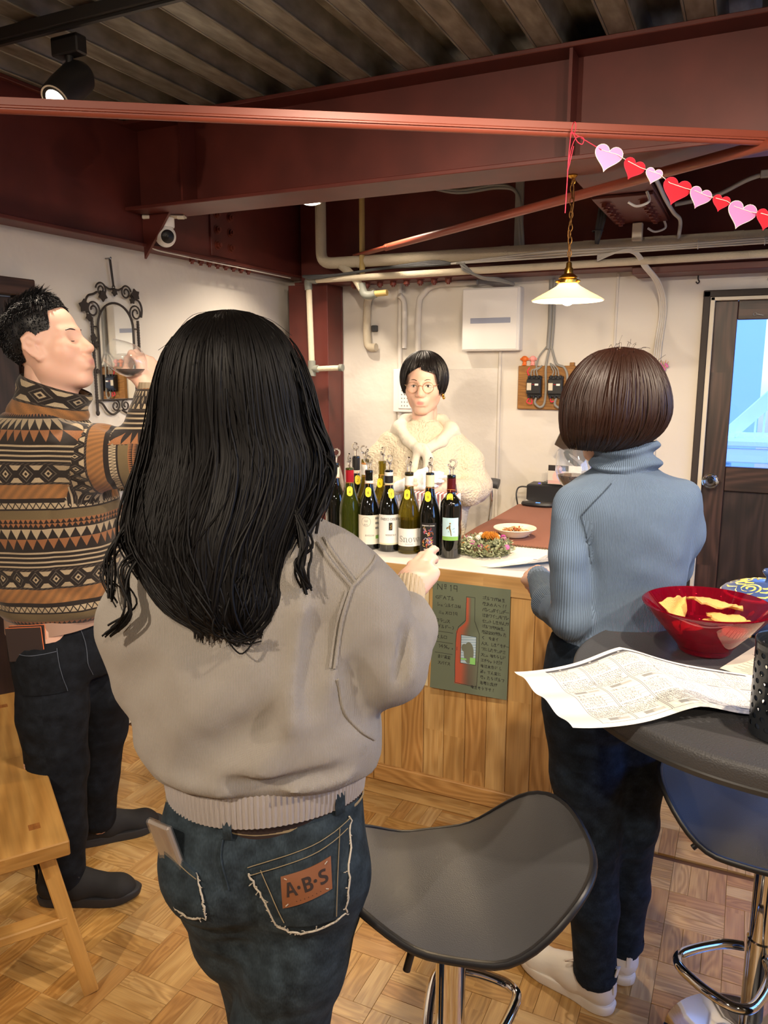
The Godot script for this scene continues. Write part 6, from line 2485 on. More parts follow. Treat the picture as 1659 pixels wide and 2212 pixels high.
class SD:
	var ca := PackedVector3Array()
	var cb := PackedVector3Array()
	var inv := PackedFloat32Array()
	var ra := PackedFloat32Array()
	var dr := PackedFloat32Array()
	var ck := PackedFloat32Array()
	var ec := PackedVector3Array()
	var er := PackedVector3Array()
	var ek := PackedFloat32Array()
	var sc := PackedVector3Array()
	var sr := PackedFloat32Array()
	var sk := PackedFloat32Array()
	var lofts := []
	var lk := PackedFloat32Array()
	var fa := PackedVector3Array()
	var fb := PackedVector3Array()
	var fi := PackedFloat32Array()
	var fw := PackedFloat32Array()
	var fh := PackedFloat32Array()
	var nz: FastNoiseLite
	var amp := 0.0

	func cap(a: Vector3, b: Vector3, r0: float, r1: float, k := 0.02) -> SD:
		ca.append(a)
		cb.append(b - a)
		inv.append(1.0 / maxf((b - a).length_squared(), 1e-9))
		ra.append(r0)
		dr.append(r1 - r0)
		ck.append(k)
		return self

	func chain(pts: Array, rad: Array, k := 0.02) -> SD:
		for i in pts.size() - 1:
			cap(pts[i], pts[i + 1], rad[i], rad[i + 1], k)
		return self

	func ell(c: Vector3, r: Vector3, k := 0.02) -> SD:
		ec.append(c)
		er.append(r)
		ek.append(k)
		return self

	func cut(c: Vector3, r: float, k := 0.01) -> SD:
		sc.append(c)
		sr.append(r)
		sk.append(k)
		return self

	func loft(l: Loft, k := 0.03) -> SD:
		lofts.append(l)
		lk.append(k)
		return self

	# ridge (h > 0) or crease (h < 0) along a segment
	func fold(a: Vector3, b: Vector3, w: float, h: float) -> SD:
		fa.append(a)
		fb.append(b - a)
		fi.append(1.0 / maxf((b - a).length_squared(), 1e-9))
		fw.append(1.0 / (w * w))
		fh.append(h)
		return self

	func wool(seed_no: int, freq: float, a: float) -> SD:
		nz = FastNoiseLite.new()
		nz.seed = seed_no
		nz.frequency = freq
		nz.fractal_octaves = 2
		amp = a
		return self

	func d(p: Vector3) -> float:
		var r := 1.0
		for i in lofts.size():
			var q: float = lofts[i].d(p)
			var k := lk[i]
			var h := maxf(k - absf(r - q), 0.0) / k
			r = minf(r, q) - h * h * k * 0.25
		for i in ca.size():
			var pa := p - ca[i]
			var ba := cb[i]
			var t := clampf(pa.dot(ba) * inv[i], 0.0, 1.0)
			var q := (pa - ba * t).length() - (ra[i] + dr[i] * t)
			var k := ck[i]
			if q < r + k:
				var h := maxf(k - absf(r - q), 0.0) / k
				r = minf(r, q) - h * h * k * 0.25
		for i in ec.size():
			var v := p - ec[i]
			var a := v / er[i]
			var k0 := a.length()
			var k1 := (a / er[i]).length()
			var q := k0 * (k0 - 1.0) / maxf(k1, 1e-6)
			var k := ek[i]
			if q < r + k:
				var h := maxf(k - absf(r - q), 0.0) / k
				r = minf(r, q) - h * h * k * 0.25
		for i in sc.size():
			var q := sr[i] - (p - sc[i]).length()
			var k := sk[i]
			if q > r - k:
				var h := maxf(k - absf(r - q), 0.0) / k
				r = maxf(r, q) + h * h * k * 0.25
		if r < 0.08 and r > -0.08:
			for i in fa.size():
				var pa := p - fa[i]
				var t := clampf(pa.dot(fb[i]) * fi[i], 0.0, 1.0)
				var q := (pa - fb[i] * t).length_squared() * fw[i]
				if q < 6.0:
					r -= fh[i] * exp(-q) * (1.0 if t > 0.0 and t < 1.0 else 0.85)
			if amp != 0.0:
				r -= amp * nz.get_noise_3dv(p)
		return r


func net(b: MB, f: Callable, lo: Vector3, hi: Vector3, h: float, color = null) -> void:
	var nx := int(ceil((hi.x - lo.x) / h / 4.0)) * 4 + 1
	var ny := int(ceil((hi.y - lo.y) / h / 4.0)) * 4 + 1
	var nzn := int(ceil((hi.z - lo.z) / h / 4.0)) * 4 + 1
	var sy := nx
	var sz := nx * ny
	var val := PackedFloat32Array()
	val.resize(nx * ny * nzn)
	val.fill(9.0)
	var blocks := []
	var reach := h * 4.0 * 0.87 * 1.45 + h
	for k in range(0, nzn - 1, 4):
		for j in range(0, ny - 1, 4):
			for i in range(0, nx - 1, 4):
				var c := lo + Vector3(i + 2, j + 2, k + 2) * h
				if absf(f.call(c)) > reach:
					continue
				blocks.append(Vector3i(i, j, k))
				for kk in range(k, k + 5):
					for jj in range(j, j + 5):
						var at := kk * sz + jj * sy
						for ii in range(i, i + 5):
							if val[at + ii] == 9.0:
								val[at + ii] = f.call(lo + Vector3(ii, jj, kk) * h)
	var vid := PackedInt32Array()
	vid.resize(val.size())
	vid.fill(-1)
	var off := [0, 1, sy, sy + 1, sz, sz + 1, sz + sy, sz + sy + 1]
	var pos := [Vector3(0, 0, 0), Vector3(1, 0, 0), Vector3(0, 1, 0), Vector3(1, 1, 0), Vector3(0, 0, 1), Vector3(1, 0, 1), Vector3(0, 1, 1), Vector3(1, 1, 1)]
	var edges := [[0, 1], [2, 3], [4, 5], [6, 7], [0, 2], [1, 3], [4, 6], [5, 7], [0, 4], [1, 5], [2, 6], [3, 7]]
	var cells := PackedInt32Array()
	for bl in blocks:
		for k in range(bl.z, bl.z + 4):
			for j in range(bl.y, bl.y + 4):
				for i in range(bl.x, bl.x + 4):
					var at: int = k * sz + j * sy + i
					var m := 0
					for o in 8:
						if val[at + off[o]] < 0.0:
							m += 1
					if m == 0 or m == 8:
						continue
					var s := Vector3.ZERO
					var n := 0
					for e in edges:
						var va := val[at + off[e[0]]]
						var vb := val[at + off[e[1]]]
						if (va < 0.0) != (vb < 0.0):
							s += pos[e[0]].lerp(pos[e[1]], va / (va - vb))
							n += 1
					var q := lo + (Vector3(i, j, k) + s / n) * h
					if color != null:
						b.c = color.call(q)
					vid[at] = b.p(q, Vector2(q.x, q.y))
					cells.append(at)
	for at in cells:
		var a0 := val[at] < 0.0
		if at + sz >= val.size() or at - sy - sz < 0:
			continue
		for ax in 3:
			var st: int = [1, sy, sz][ax]
			var u: int = [sy, sz, 1][ax]
			var w: int = [sz, 1, sy][ax]
			if (val[at + st] < 0.0) == a0:
				continue
			var c1 := vid[at - u]
			var c2 := vid[at - u - w]
			var c3 := vid[at - w]
			if c1 < 0 or c2 < 0 or c3 < 0:
				continue
			if a0:
				b.quad(vid[at], c1, c2, c3)
			else:
				b.quad(vid[at], c3, c2, c1)
	b.c = Color.WHITE


# corners unshared, each triangle mapped within the one piece of cloth it belongs to
func cloth_uv(b: MB, piece: Callable, map: Callable, wrap: Array) -> MB:
	var nrm := PackedVector3Array()
	nrm.resize(b.v.size())
	for i in range(0, b.idx.size(), 3):
		var f := (b.v[b.idx[i + 1]] - b.v[b.idx[i]]).cross(b.v[b.idx[i + 2]] - b.v[b.idx[i]])
		for k in 3:
			nrm[b.idx[i + k]] += f
	var r := MB.new()
	for i in range(0, b.idx.size(), 3):
		var ids := [b.idx[i], b.idx[i + 1], b.idx[i + 2]]
		var mid := (b.v[ids[0]] + b.v[ids[1]] + b.v[ids[2]]) / 3.0
		var pc: int = piece.call(mid)
		var u := []
		for k in 3:
			u.append(map.call(pc, b.v[ids[k]]))
		var wr: float = wrap[pc]
		for k in [1, 2]:
			if u[k].x - u[0].x > wr * 0.5:
				u[k].x -= wr
			elif u[0].x - u[k].x > wr * 0.5:
				u[k].x += wr
		for k in 3:
			r.v.append(b.v[ids[k]])
			r.uv.append(u[k])
			r.col.append(Color.WHITE)
			r.fixed.append(nrm[ids[k]].normalized())
			r.idx.append(r.v.size() - 1)
	return r


# side: 1 for a hand whose thumb is at +x with the back of the hand at +z
func hand(b: MB, at: Transform3D, side: float, size: float, fingers: Array, cell := 0.003) -> void:
	var keep := b.xf
	b.at(keep * at * Transform3D(Basis.from_scale(Vector3(side * size, size, size)), Vector3.ZERO))
	var s := SD.new()
	var base := [Vector3(0.026, 0.086, 0), Vector3(0.008, 0.091, 0.002), Vector3(-0.010, 0.087, 0.001), Vector3(-0.027, 0.077, -0.003)]
	for q in base:
		s.cap(Vector3(q.x * 0.55, 0.0, -0.002), q, 0.0135, 0.0105, 0.016)
	s.cap(Vector3(0, -0.06, 0), Vector3(0, 0.01, 0), 0.025, 0.022, 0.02)
	s.cap(Vector3(0.015, 0.015, -0.010), Vector3(0.03, 0.045, -0.012), 0.015, 0.012, 0.02)
	s.cap(Vector3(-0.02, 0.015, -0.008), Vector3(-0.024, 0.06, -0.008), 0.013, 0.010, 0.02)
	var ln := [[0.042, 0.026, 0.020], [0.046, 0.029, 0.021], [0.042, 0.027, 0.020], [0.033, 0.020, 0.018]]
	var lo := Vector3(-0.06, -0.06, -0.06)
	var hi := Vector3(0.06, 0.1, 0.05)
	for i in 5:
		var e: Array = fingers[i]
		var p: Vector3 = Vector3(0.024, 0.022, -0.008) if i == 0 else base[i - 1]
		var d := Vector3(sin(0.75 + e[0]), cos(0.75 + e[0]), -0.25).normalized() if i == 0 else Vector3(sin(e[0]), cos(e[0]), 0)
		var ax := Vector3(0.35, -0.3, -1.0).normalized() if i == 0 else d.cross(Vector3(0, 0, 1)).normalized()
		if i == 0:
			ax = Vector3(0.3, -0.5, 0.8).normalized().cross(d).cross(d) * -1.0
			ax = d.cross(Vector3(-0.5, 0.3, -0.8)).normalized()
		var rad := [0.0125, 0.0105, 0.0095, 0.0075] if i == 0 else ([0.0095, 0.0086, 0.0078, 0.0062] if i < 4 else [0.0082, 0.0074, 0.0066, 0.0055])
		var L: Array = [0.040, 0.032, 0.022] if i == 0 else ln[i - 1]
		for j in 3:
			d = d.rotated(ax, e[j + 1] * (1.0 if i == 0 else -1.0))
			var q: Vector3 = p + d * L[j]
			s.cap(p, q, rad[j], rad[j + 1], 0.006)
			s.ell(p, Vector3.ONE * rad[j] * 1.06, 0.004)
			p = q
			lo = lo.min(q - Vector3.ONE * 0.014)
			hi = hi.max(q + Vector3.ONE * 0.014)
	net(b, s.d, lo, hi, cell)
	b.at(keep)


# face towards +z, origin between the ears
func head_field(man: bool, mouth_open := 0.0, neck := true) -> SD:
	var s := SD.new()
	var k := 1.04 if man else 1.0
	s.ell(Vector3(0, 0.035, -0.012), Vector3(0.076, 0.090, 0.094) * k, 0.02)
	s.ell(Vector3(0, -0.040, 0.022), Vector3(0.062, 0.072, 0.066) * k, 0.03)
	s.cap(Vector3(0.046 * k, -0.055, 0.0), Vector3(0.016, -0.104 * k, 0.055), 0.020, 0.016, 0.03)
	s.cap(Vector3(-0.046 * k, -0.055, 0.0), Vector3(-0.016, -0.104 * k, 0.055), 0.020, 0.016, 0.03)
	s.ell(Vector3(0, -0.104 * k, 0.064), Vector3(0.021, 0.016, 0.017), 0.02)
	for x in [-1.0, 1.0]:
		s.ell(Vector3(0.042 * x, -0.028, 0.052), Vector3(0.024, 0.026, 0.024), 0.03)
		s.cap(Vector3(0.012 * x, 0.016, 0.081), Vector3(0.042 * x, 0.018, 0.064), 0.009, 0.008, 0.02)
	s.cut(Vector3(0.031, -0.002, 0.100), 0.0155, 0.018)
	s.cut(Vector3(-0.031, -0.002, 0.100), 0.0155, 0.018)
	for x in [-1.0, 1.0]:
		s.ell(Vector3(0.031 * x, -0.003, 0.0695), Vector3(0.0165, 0.0105, 0.0125), 0.004)
	s.cap(Vector3(0, 0.006, 0.082), Vector3(0, -0.034, 0.100 * k), 0.0075, 0.0115, 0.016)
	s.ell(Vector3(0, -0.037, 0.103 * k), Vector3(0.010, 0.009, 0.009), 0.008)
	for x in [-1.0, 1.0]:
		s.ell(Vector3(0.0125 * x, -0.041, 0.093), Vector3(0.0085, 0.0075, 0.010), 0.008)
	s.ell(Vector3(0, -0.070, 0.072), Vector3(0.030, 0.022, 0.019), 0.02)
	s.cap(Vector3(-0.016, -0.0665 + mouth_open * 0.3, 0.087), Vector3(0.0, -0.0645 + mouth_open * 0.3, 0.0935), 0.0042, 0.0056, 0.006)
	s.cap(Vector3(0.016, -0.0665 + mouth_open * 0.3, 0.087), Vector3(0.0, -0.0645 + mouth_open * 0.3, 0.0935), 0.0042, 0.0056, 0.006)
	s.cap(Vector3(-0.012, -0.0785 - mouth_open, 0.0865), Vector3(0.012, -0.0785 - mouth_open, 0.0865), 0.0058, 0.0058, 0.006)
	s.fold(Vector3(-0.022, -0.0715, 0.088), Vector3(0.022, -0.0715, 0.088), 0.0032, -0.004)
	s.fold(Vector3(-0.012, -0.089, 0.086), Vector3(0.012, -0.089, 0.086), 0.006, -0.003)
	s.fold(Vector3(0, -0.05, 0.1), Vector3(0, -0.058, 0.096), 0.004, -0.0015)
	for x in [-1.0, 1.0]:
		s.fold(Vector3(0.018 * x, -0.045, 0.09), Vector3(0.030 * x, -0.072, 0.075), 0.006, -0.0022)
		# ear: rim, bowl and lobe
		s.cap(Vector3(0.074 * x, -0.03, 0.004), Vector3(0.086 * x, 0.022, -0.016), 0.006, 0.006, 0.008)
		s.chain([Vector3(0.078 * x, 0.012, 0.008), Vector3(0.085 * x, 0.029, -0.004), Vector3(0.091 * x, 0.024, -0.019), Vector3(0.091 * x, 0.002, -0.023), Vector3(0.085 * x, -0.018, -0.013), Vector3(0.079 * x, -0.033, 0.0)], [0.0035, 0.0042, 0.0042, 0.004, 0.004, 0.0058], 0.004)
		s.ell(Vector3(0.081 * x, -0.001, -0.010), Vector3(0.006, 0.020, 0.013), 0.006)
		s.cut(Vector3(0.093 * x, -0.003, -0.004), 0.0085, 0.006)
	if neck:
		s.cap(Vector3(0, -0.05, -0.022), Vector3(0, -0.19, -0.04), 0.052 * k, 0.055 * k, 0.04)
	return s


func skin_color(base: Color, lip: Color) -> Callable:
	return func(q: Vector3) -> Color:
		var m := exp(-pow(q.x / 0.020, 2.0) - pow((q.y + 0.0725) / 0.0105, 2.0) * 1.0) if q.z > 0.06 else 0.0
		m = smoothstep(0.35, 0.75, m)
		var c := base.lerp(lip, m)
		var blush := exp(-((Vector3(absf(q.x), q.y, q.z) - Vector3(0.046, -0.03, 0.065)).length_squared()) / 0.0008) + exp(-((q - Vector3(0, -0.038, 0.105)).length_squared()) / 0.0003)
		return c.lerp(base * Color(1.0, 0.82, 0.78), clampf(blush, 0.0, 1.0) * 0.35)


func shell(b: MB, fn: Callable, na: int, nt: int, us := 1.0, vs := 1.0) -> void:
	var st := b.v.size()
	for j in nt + 1:
		for i in na + 1:
			b.p(fn.call(TAU * i / na, float(j) / nt), Vector2(us * i / na, vs * j / nt))
	for j in nt:
		for i in na:
			var a := st + j * (na + 1) + i
			b.quad(a, a + na + 1, a + na + 2, a + 1)


# strands that lie along a shell from t0 to t1
func locks(b: MB, fn: Callable, n: int, r: RandomNumberGenerator, t0: Vector2, t1: Vector2, rad: Vector2, wave: float, lift: Vector2, seg := 14, a0 := 0.0, a1 := TAU, sides := 5) -> void:
	for i in n:
		var a := r.randf_range(a0, a1)
		var s := r.randf_range(t0.x, t0.y)
		var e := r.randf_range(t1.x, t1.y)
		var ph := r.randf() * TAU
		var w := wave * r.randf_range(0.3, 1.0)
		var up := r.randf_range(lift.x, lift.y)
		var drift := r.randfn() * wave * 0.7
		var r0 := r.randf_range(rad.x, rad.y)
		var pts := PackedVector3Array()
		var rr := []
		var ctr: Vector3 = (fn.call(a, 0.6) + fn.call(a + PI, 0.6)) * 0.5
		for k in seg + 1:
			var q := float(k) / seg
			var t := lerpf(s, e, q)
			var p: Vector3 = fn.call(a + w * sin(q * 5.0 + ph) * q + drift * q, t)
			var out := Vector3(p.x - ctr.x, 0.0, p.z - ctr.z).normalized()
			p += out * up * (0.35 + 0.65 * sin(PI * minf(q * 1.2, 1.0)))
			pts.append(p)
			rr.append(r0 * (0.35 + 0.65 * sin(PI * clampf(q * 0.8 + 0.12, 0.0, 1.0))) if q < 0.92 else r0 * 0.25)
		var o := pts[seg / 2] - ctr
		b.tube(pts, rr, sides, false, 0.5, Vector3(o.x, 0.02, o.z))


# ---------------------------------------------------------------- people
func cloth_mat(key: String, c: Color, tex: Texture2D, cm: float, scale: float, tri := true) -> StandardMaterial3D:
	var m := mk(key, c, 0.92)
	m.metallic_specular = 0.3
	m.rim_enabled = true
	m.rim = 0.35
	m.rim_tint = 0.6
	bump(m, tex, cm, scale if tri else 0.0)
	if not tri:
		m.uv1_scale = Vector3.ONE * scale
	return m


func people_materials() -> void:
	if M.has("skin"):
		return
	var s := mk("skin", Color.WHITE, 0.48)
	s.vertex_color_use_as_albedo = true
	s.subsurf_scatter_enabled = true
	s.subsurf_scatter_strength = 0.12
	var streak := FastNoiseLite.new()
	streak.seed = 71
	streak.frequency = 0.05
	var st := img_tex(256, 128, func(x: int, y: int):
		var k := 0.62 + 0.55 * streak.get_noise_2d(x * 6.0, y * 0.25)
		return Color(k, k, k))
	for e in [["hair_black", "120e0e", 0.5], ["hair_bob", "3c2116", 0.42], ["hair_short", "17161a", 0.42], ["hair_dark", "1f1716", 0.42]]:
		var h := mk(e[0], hexc(e[1]), e[2])
		h.albedo_texture = st
		h.uv1_scale = Vector3(4, 1, 1)
		h.metallic_specular = 0.3 if e[0] == "hair_black" else 0.42
	# knit: small interlocking loops
	var kn := img_tex(64, 64, func(x: int, y: int):
		var u := fposmod(x / 16.0, 1.0)
		var v := fposmod(y / 16.0 + 0.45 * absf(u - 0.5) * 2.0, 1.0)
		var k := pow(absf(sin(PI * u)), 0.7) * (0.55 + 0.45 * absf(sin(PI * v)))
		return Color(k, k, k))
	var hn := noise(81, 0.11, 3)
	var heather := img_tex(256, 256, func(x: int, y: int):
		var k := 0.86 + 0.22 * hn.get_noise_2d(x * 2.0, y) + 0.10 * hn.get_noise_2d(x * 9.0, y * 7.0)
		return Color(k, k * 0.99, k * 0.97))
	var g := cloth_mat("grey_knit", hexc("b3aea8"), kn, 0.10, 120.0)
	g.detail_enabled = true
	g.detail_blend_mode = BaseMaterial3D.BLEND_MODE_MUL
	g.detail_albedo = heather
	g.uv2_triplanar = true
	g.uv2_scale = Vector3.ONE * 5.0
	var rb := cloth_mat("grey_rib", hexc("a39c98"), kn, 0.06, 120.0)
	cloth_mat("cuff_rib", hexc("b8a78c"), kn, 0.1, 70.0)
	var fuzz := noise_tex(83, 0.05, 256)
	var fz := cloth_mat("cream_wool", hexc("cfc4ae"), fuzz, 0.7, 6.0)
	fz.rim = 0.8
	cloth_mat("cream_scarf", hexc("dad3c4"), kn, 0.08, 80.0)
	var ribs := img_tex(64, 16, func(x: int, _y: int):
		var k := pow(absf(sin(PI * x / 16.0)), 0.6)
		return Color(k, k, k))
	var bl := cloth_mat("blue_rib", hexc("6f85a2"), ribs, 0.16, 1.0, false)
	bl.uv1_scale = Vector3(66.0, 66.0, 1)
	bl.detail_enabled = true
	bl.detail_blend_mode = BaseMaterial3D.BLEND_MODE_MUL
	bl.detail_albedo = heather
	bl.uv2_triplanar = true
	bl.uv2_scale = Vector3(4.0, 9.0, 4.0)
	var dn := noise(85, 0.03, 4)
	var dn2 := noise(86, 0.25, 2)
	var den := img_tex(256, 256, func(x: int, y: int):
		var k := 0.72 + 0.34 * dn.get_noise_2d(x, y) + 0.16 * dn2.get_noise_2d(x * 2.0, y * 0.6)
		return Color(k, k * 1.0, k * 0.98))
	for e in [["worn_denim", "3d4a55"], ["navy_denim", "2c3a4d"], ["dark_denim", "1d222b"]]:
		var d := mk(e[0], hexc(e[1]), 0.85)
		d.albedo_texture = den
		d.metallic_specular = 0.3
		bump(d, noise_tex(87, 0.2, 128), 0.05, 3.0)
	mk("belt_brown", hexc("2a1c19"), 0.8)
	mk("leather_patch", hexc("7a4a2c"), 0.6)
	mk("fray", hexc("b9b0a0"), 0.9)
	mk("denim_thread", hexc("8a7a5c"), 0.8)
	mk("inner_shirt", hexc("9c7f6e"), 0.85)
	mk("white_leather", hexc("e8e2d8"), 0.45)
	mk("white_sole", hexc("efeae0"), 0.5)
	mk("black_suede", hexc("141416"), 0.8)
	mk("black_sole", hexc("26272a"), 0.6)
	mk("lash", hexc("1a1210"), 0.5)
	mk("eye_white", hexc("e6dfd6"), 0.25)
	mk("iris", hexc("21140f"), 0.15)


func root_of(label: String, x: float, d: float) -> Node3D:
	return thing("person", label, "person", ahead(x, 0, d), YAW)


func surf_z(s: SD, x: float, y: float, from := 0.3) -> float:
	var z := from
	for i in 40:
		var q := s.d(Vector3(x, y, z))
		if q < 0.0006:
			break
		z -= q * 0.8
	return z


# a patch lying on the back of a body: corners tl tr br bl in x, y
func patch_on(s: SD, tl: Vector2, tr: Vector2, br: Vector2, bl: Vector2, off: float, n := 10) -> MB:
	var b := MB.new()
	b.sheet(n, n, func(u: float, v: float):
		var q := bl.lerp(br, u).lerp(tl.lerp(tr, u), v)
		return Vector3(q.x, q.y, surf_z(s, q.x, q.y) + off), off * 0.9 + 0.001)
	return b


func seam_on(b: MB, s: SD, pts: Array, r: float, off: float, jit := 0.0, sides := 6) -> void:
	var q := []
	for p in smooth2(pts, 8):
		if surf_z(s, p.x, p.y) < -0.05:
			continue
		var x := p.x + rng.randf_range(-jit, jit)
		var y := p.y + rng.randf_range(-jit, jit)
		q.append(Vector3(x, y, surf_z(s, x, y) + off))
	if q.size() > 1:
		b.tube(q, r, sides)


# toe along +z, heel at the origin
func shoe(t: Node3D, at: Transform3D, up: Material, sole: Material, lace: Material, white: bool) -> void:
	var b := MB.new()
	b.at(at)
	var out := []
	for e in [[0.0, 0.004], [0.026, 0.016], [0.035, 0.05], [0.034, 0.10], [0.042, 0.16], [0.046, 0.20], [0.038, 0.245], [0.016, 0.272], [-0.012, 0.270], [-0.034, 0.24], [-0.043, 0.19], [-0.036, 0.12], [-0.033, 0.06], [-0.024, 0.016]]:
		out.append(Vector2(e[0], e[1]))
	var poly := smooth2(out, 4, true)
	var rings := []
	for e in [[0.0, 0.94], [0.004, 1.0], [0.022, 1.03], [0.027, 0.99]]:
		var ring := PackedVector3Array()
		for q in poly:
			var c := Vector2(0, 0.135)
			var w: Vector2 = c + (q - c) * e[1]
			ring.append(Vector3(w.x, e[0] + 0.008 * smoothstep(0.2, 0.28, w.y) * (1.0 if e[0] < 0.01 else 0.6), w.y))
		rings.append(ring)
	var rev := []
	for r in rings:
		var w: PackedVector3Array = r.duplicate()
		w.reverse()
		rev.append(w)
	b.ring_skin(rev, true, true)
	part("shoe_sole", b, sole, t)
	b = MB.new()
	b.at(at)
	var s := SD.new()
	s.cap(Vector3(0, 0.05, 0.038), Vector3(0, 0.048, 0.11), 0.034, 0.036, 0.03)
	s.cap(Vector3(0, 0.045, 0.11), Vector3(0.003, 0.034, 0.215), 0.037, 0.033, 0.03)
	s.ell(Vector3(0.002, 0.028, 0.215), Vector3(0.041, 0.030, 0.050), 0.02)
	s.cap(Vector3(0, 0.06, 0.05), Vector3(0, 0.095, 0.048), 0.034, 0.036, 0.03)
	s.cap(Vector3(0, 0.08, 0.10), Vector3(0, 0.06, 0.16), 0.018, 0.012, 0.03)
	net(b, s.d, Vector3(-0.06, 0.012, -0.01), Vector3(0.06, 0.14, 0.28), 0.005)
	var u := part("shoe", b, up, t)
	b = MB.new()
	b.at(at)
	for i in 6:
		var z := 0.10 + i * 0.017
		var y := 0.094 - 0.0055 * i - (0.004 if i > 3 else 0.0)
		var w := 0.022 - 0.001 * i
		b.tube(smooth([Vector3(-w, y - 0.012, z), Vector3(0, y + 0.002, z + 0.004), Vector3(w, y - 0.012, z + 0.012)], 4), 0.0024, 6)
		b.tube(smooth([Vector3(w, y - 0.012, z), Vector3(0, y + 0.003, z + 0.005), Vector3(-w, y - 0.012, z + 0.012)], 4), 0.0024, 6)
	b.tube(smooth([Vector3(0, 0.10, 0.095), Vector3(0.03, 0.115, 0.10), Vector3(0.035, 0.10, 0.12), Vector3(0.005, 0.098, 0.10), Vector3(-0.03, 0.11, 0.11), Vector3(-0.032, 0.09, 0.125), Vector3(0, 0.10, 0.10)], 5), 0.0024, 6)
	part("lace", b, lace, u)
	b = MB.new()
	b.at(at)
	b.tube([Vector3(0, 0.06, 0.002), Vector3(0, 0.10, 0.004), Vector3(0, 0.135, -0.004), Vector3(0, 0.13, 0.006), Vector3(0, 0.10, 0.014)], 0.009, 6, true, 0.3, Vector3(0, 0, 1))
	part("heel_tab", b, up if white else sole, u)


func rib_tube(a: Vector3, c: Vector3, r0: float, r1: float, n: int, deep := 0.06, squash := 1.0) -> MB:
	var b := MB.new()
	var d := (c - a).normalized()
	var x := d.cross(Vector3(0.1, 0.2, 1)).normalized()
	var y := d.cross(x)
	var rings := []
	for i in 9:
		var q := i / 8.0
		var ring := PackedVector3Array()
		var r := lerpf(r0, r1, q) * (1.0 + 0.03 * sin(q * 7.0))
		if i == 0 or i == 8:
			r *= 0.965
		for j in n * 4:
			var an := TAU * j / (n * 4)
			var k := r * (1.0 - deep * (0.5 - 0.5 * cos(an * n)))
			ring.append(a.lerp(c, q) + x * cos(an) * k + y * sin(an) * k * squash)
		rings.append(ring)
	b.ring_skin(rings, true, true)
	return b


func rows_fn(rows: Array) -> Callable:
	# rows from top to bottom: [y, cx, rx, cz, back, front]
	return func(a: float, t: float) -> Vector3:
		var f := clampf(t, 0.0, 1.0) * (rows.size() - 1)
		var i := mini(int(f), rows.size() - 2)
		var w := f - i
		var r := []
		for c in 6:
			r.append(cubic_interpolate(rows[i][c], rows[i + 1][c], rows[maxi(i - 1, 0)][c], rows[mini(i + 2, rows.size() - 1)][c], w))
		var over := maxf(t - 1.0, 0.0)
		var s := sin(a)
		return Vector3(r[1] + r[2] * cos(a), r[0] - over * 0.12, r[3] + (r[4] if s > 0.0 else r[5]) * s)


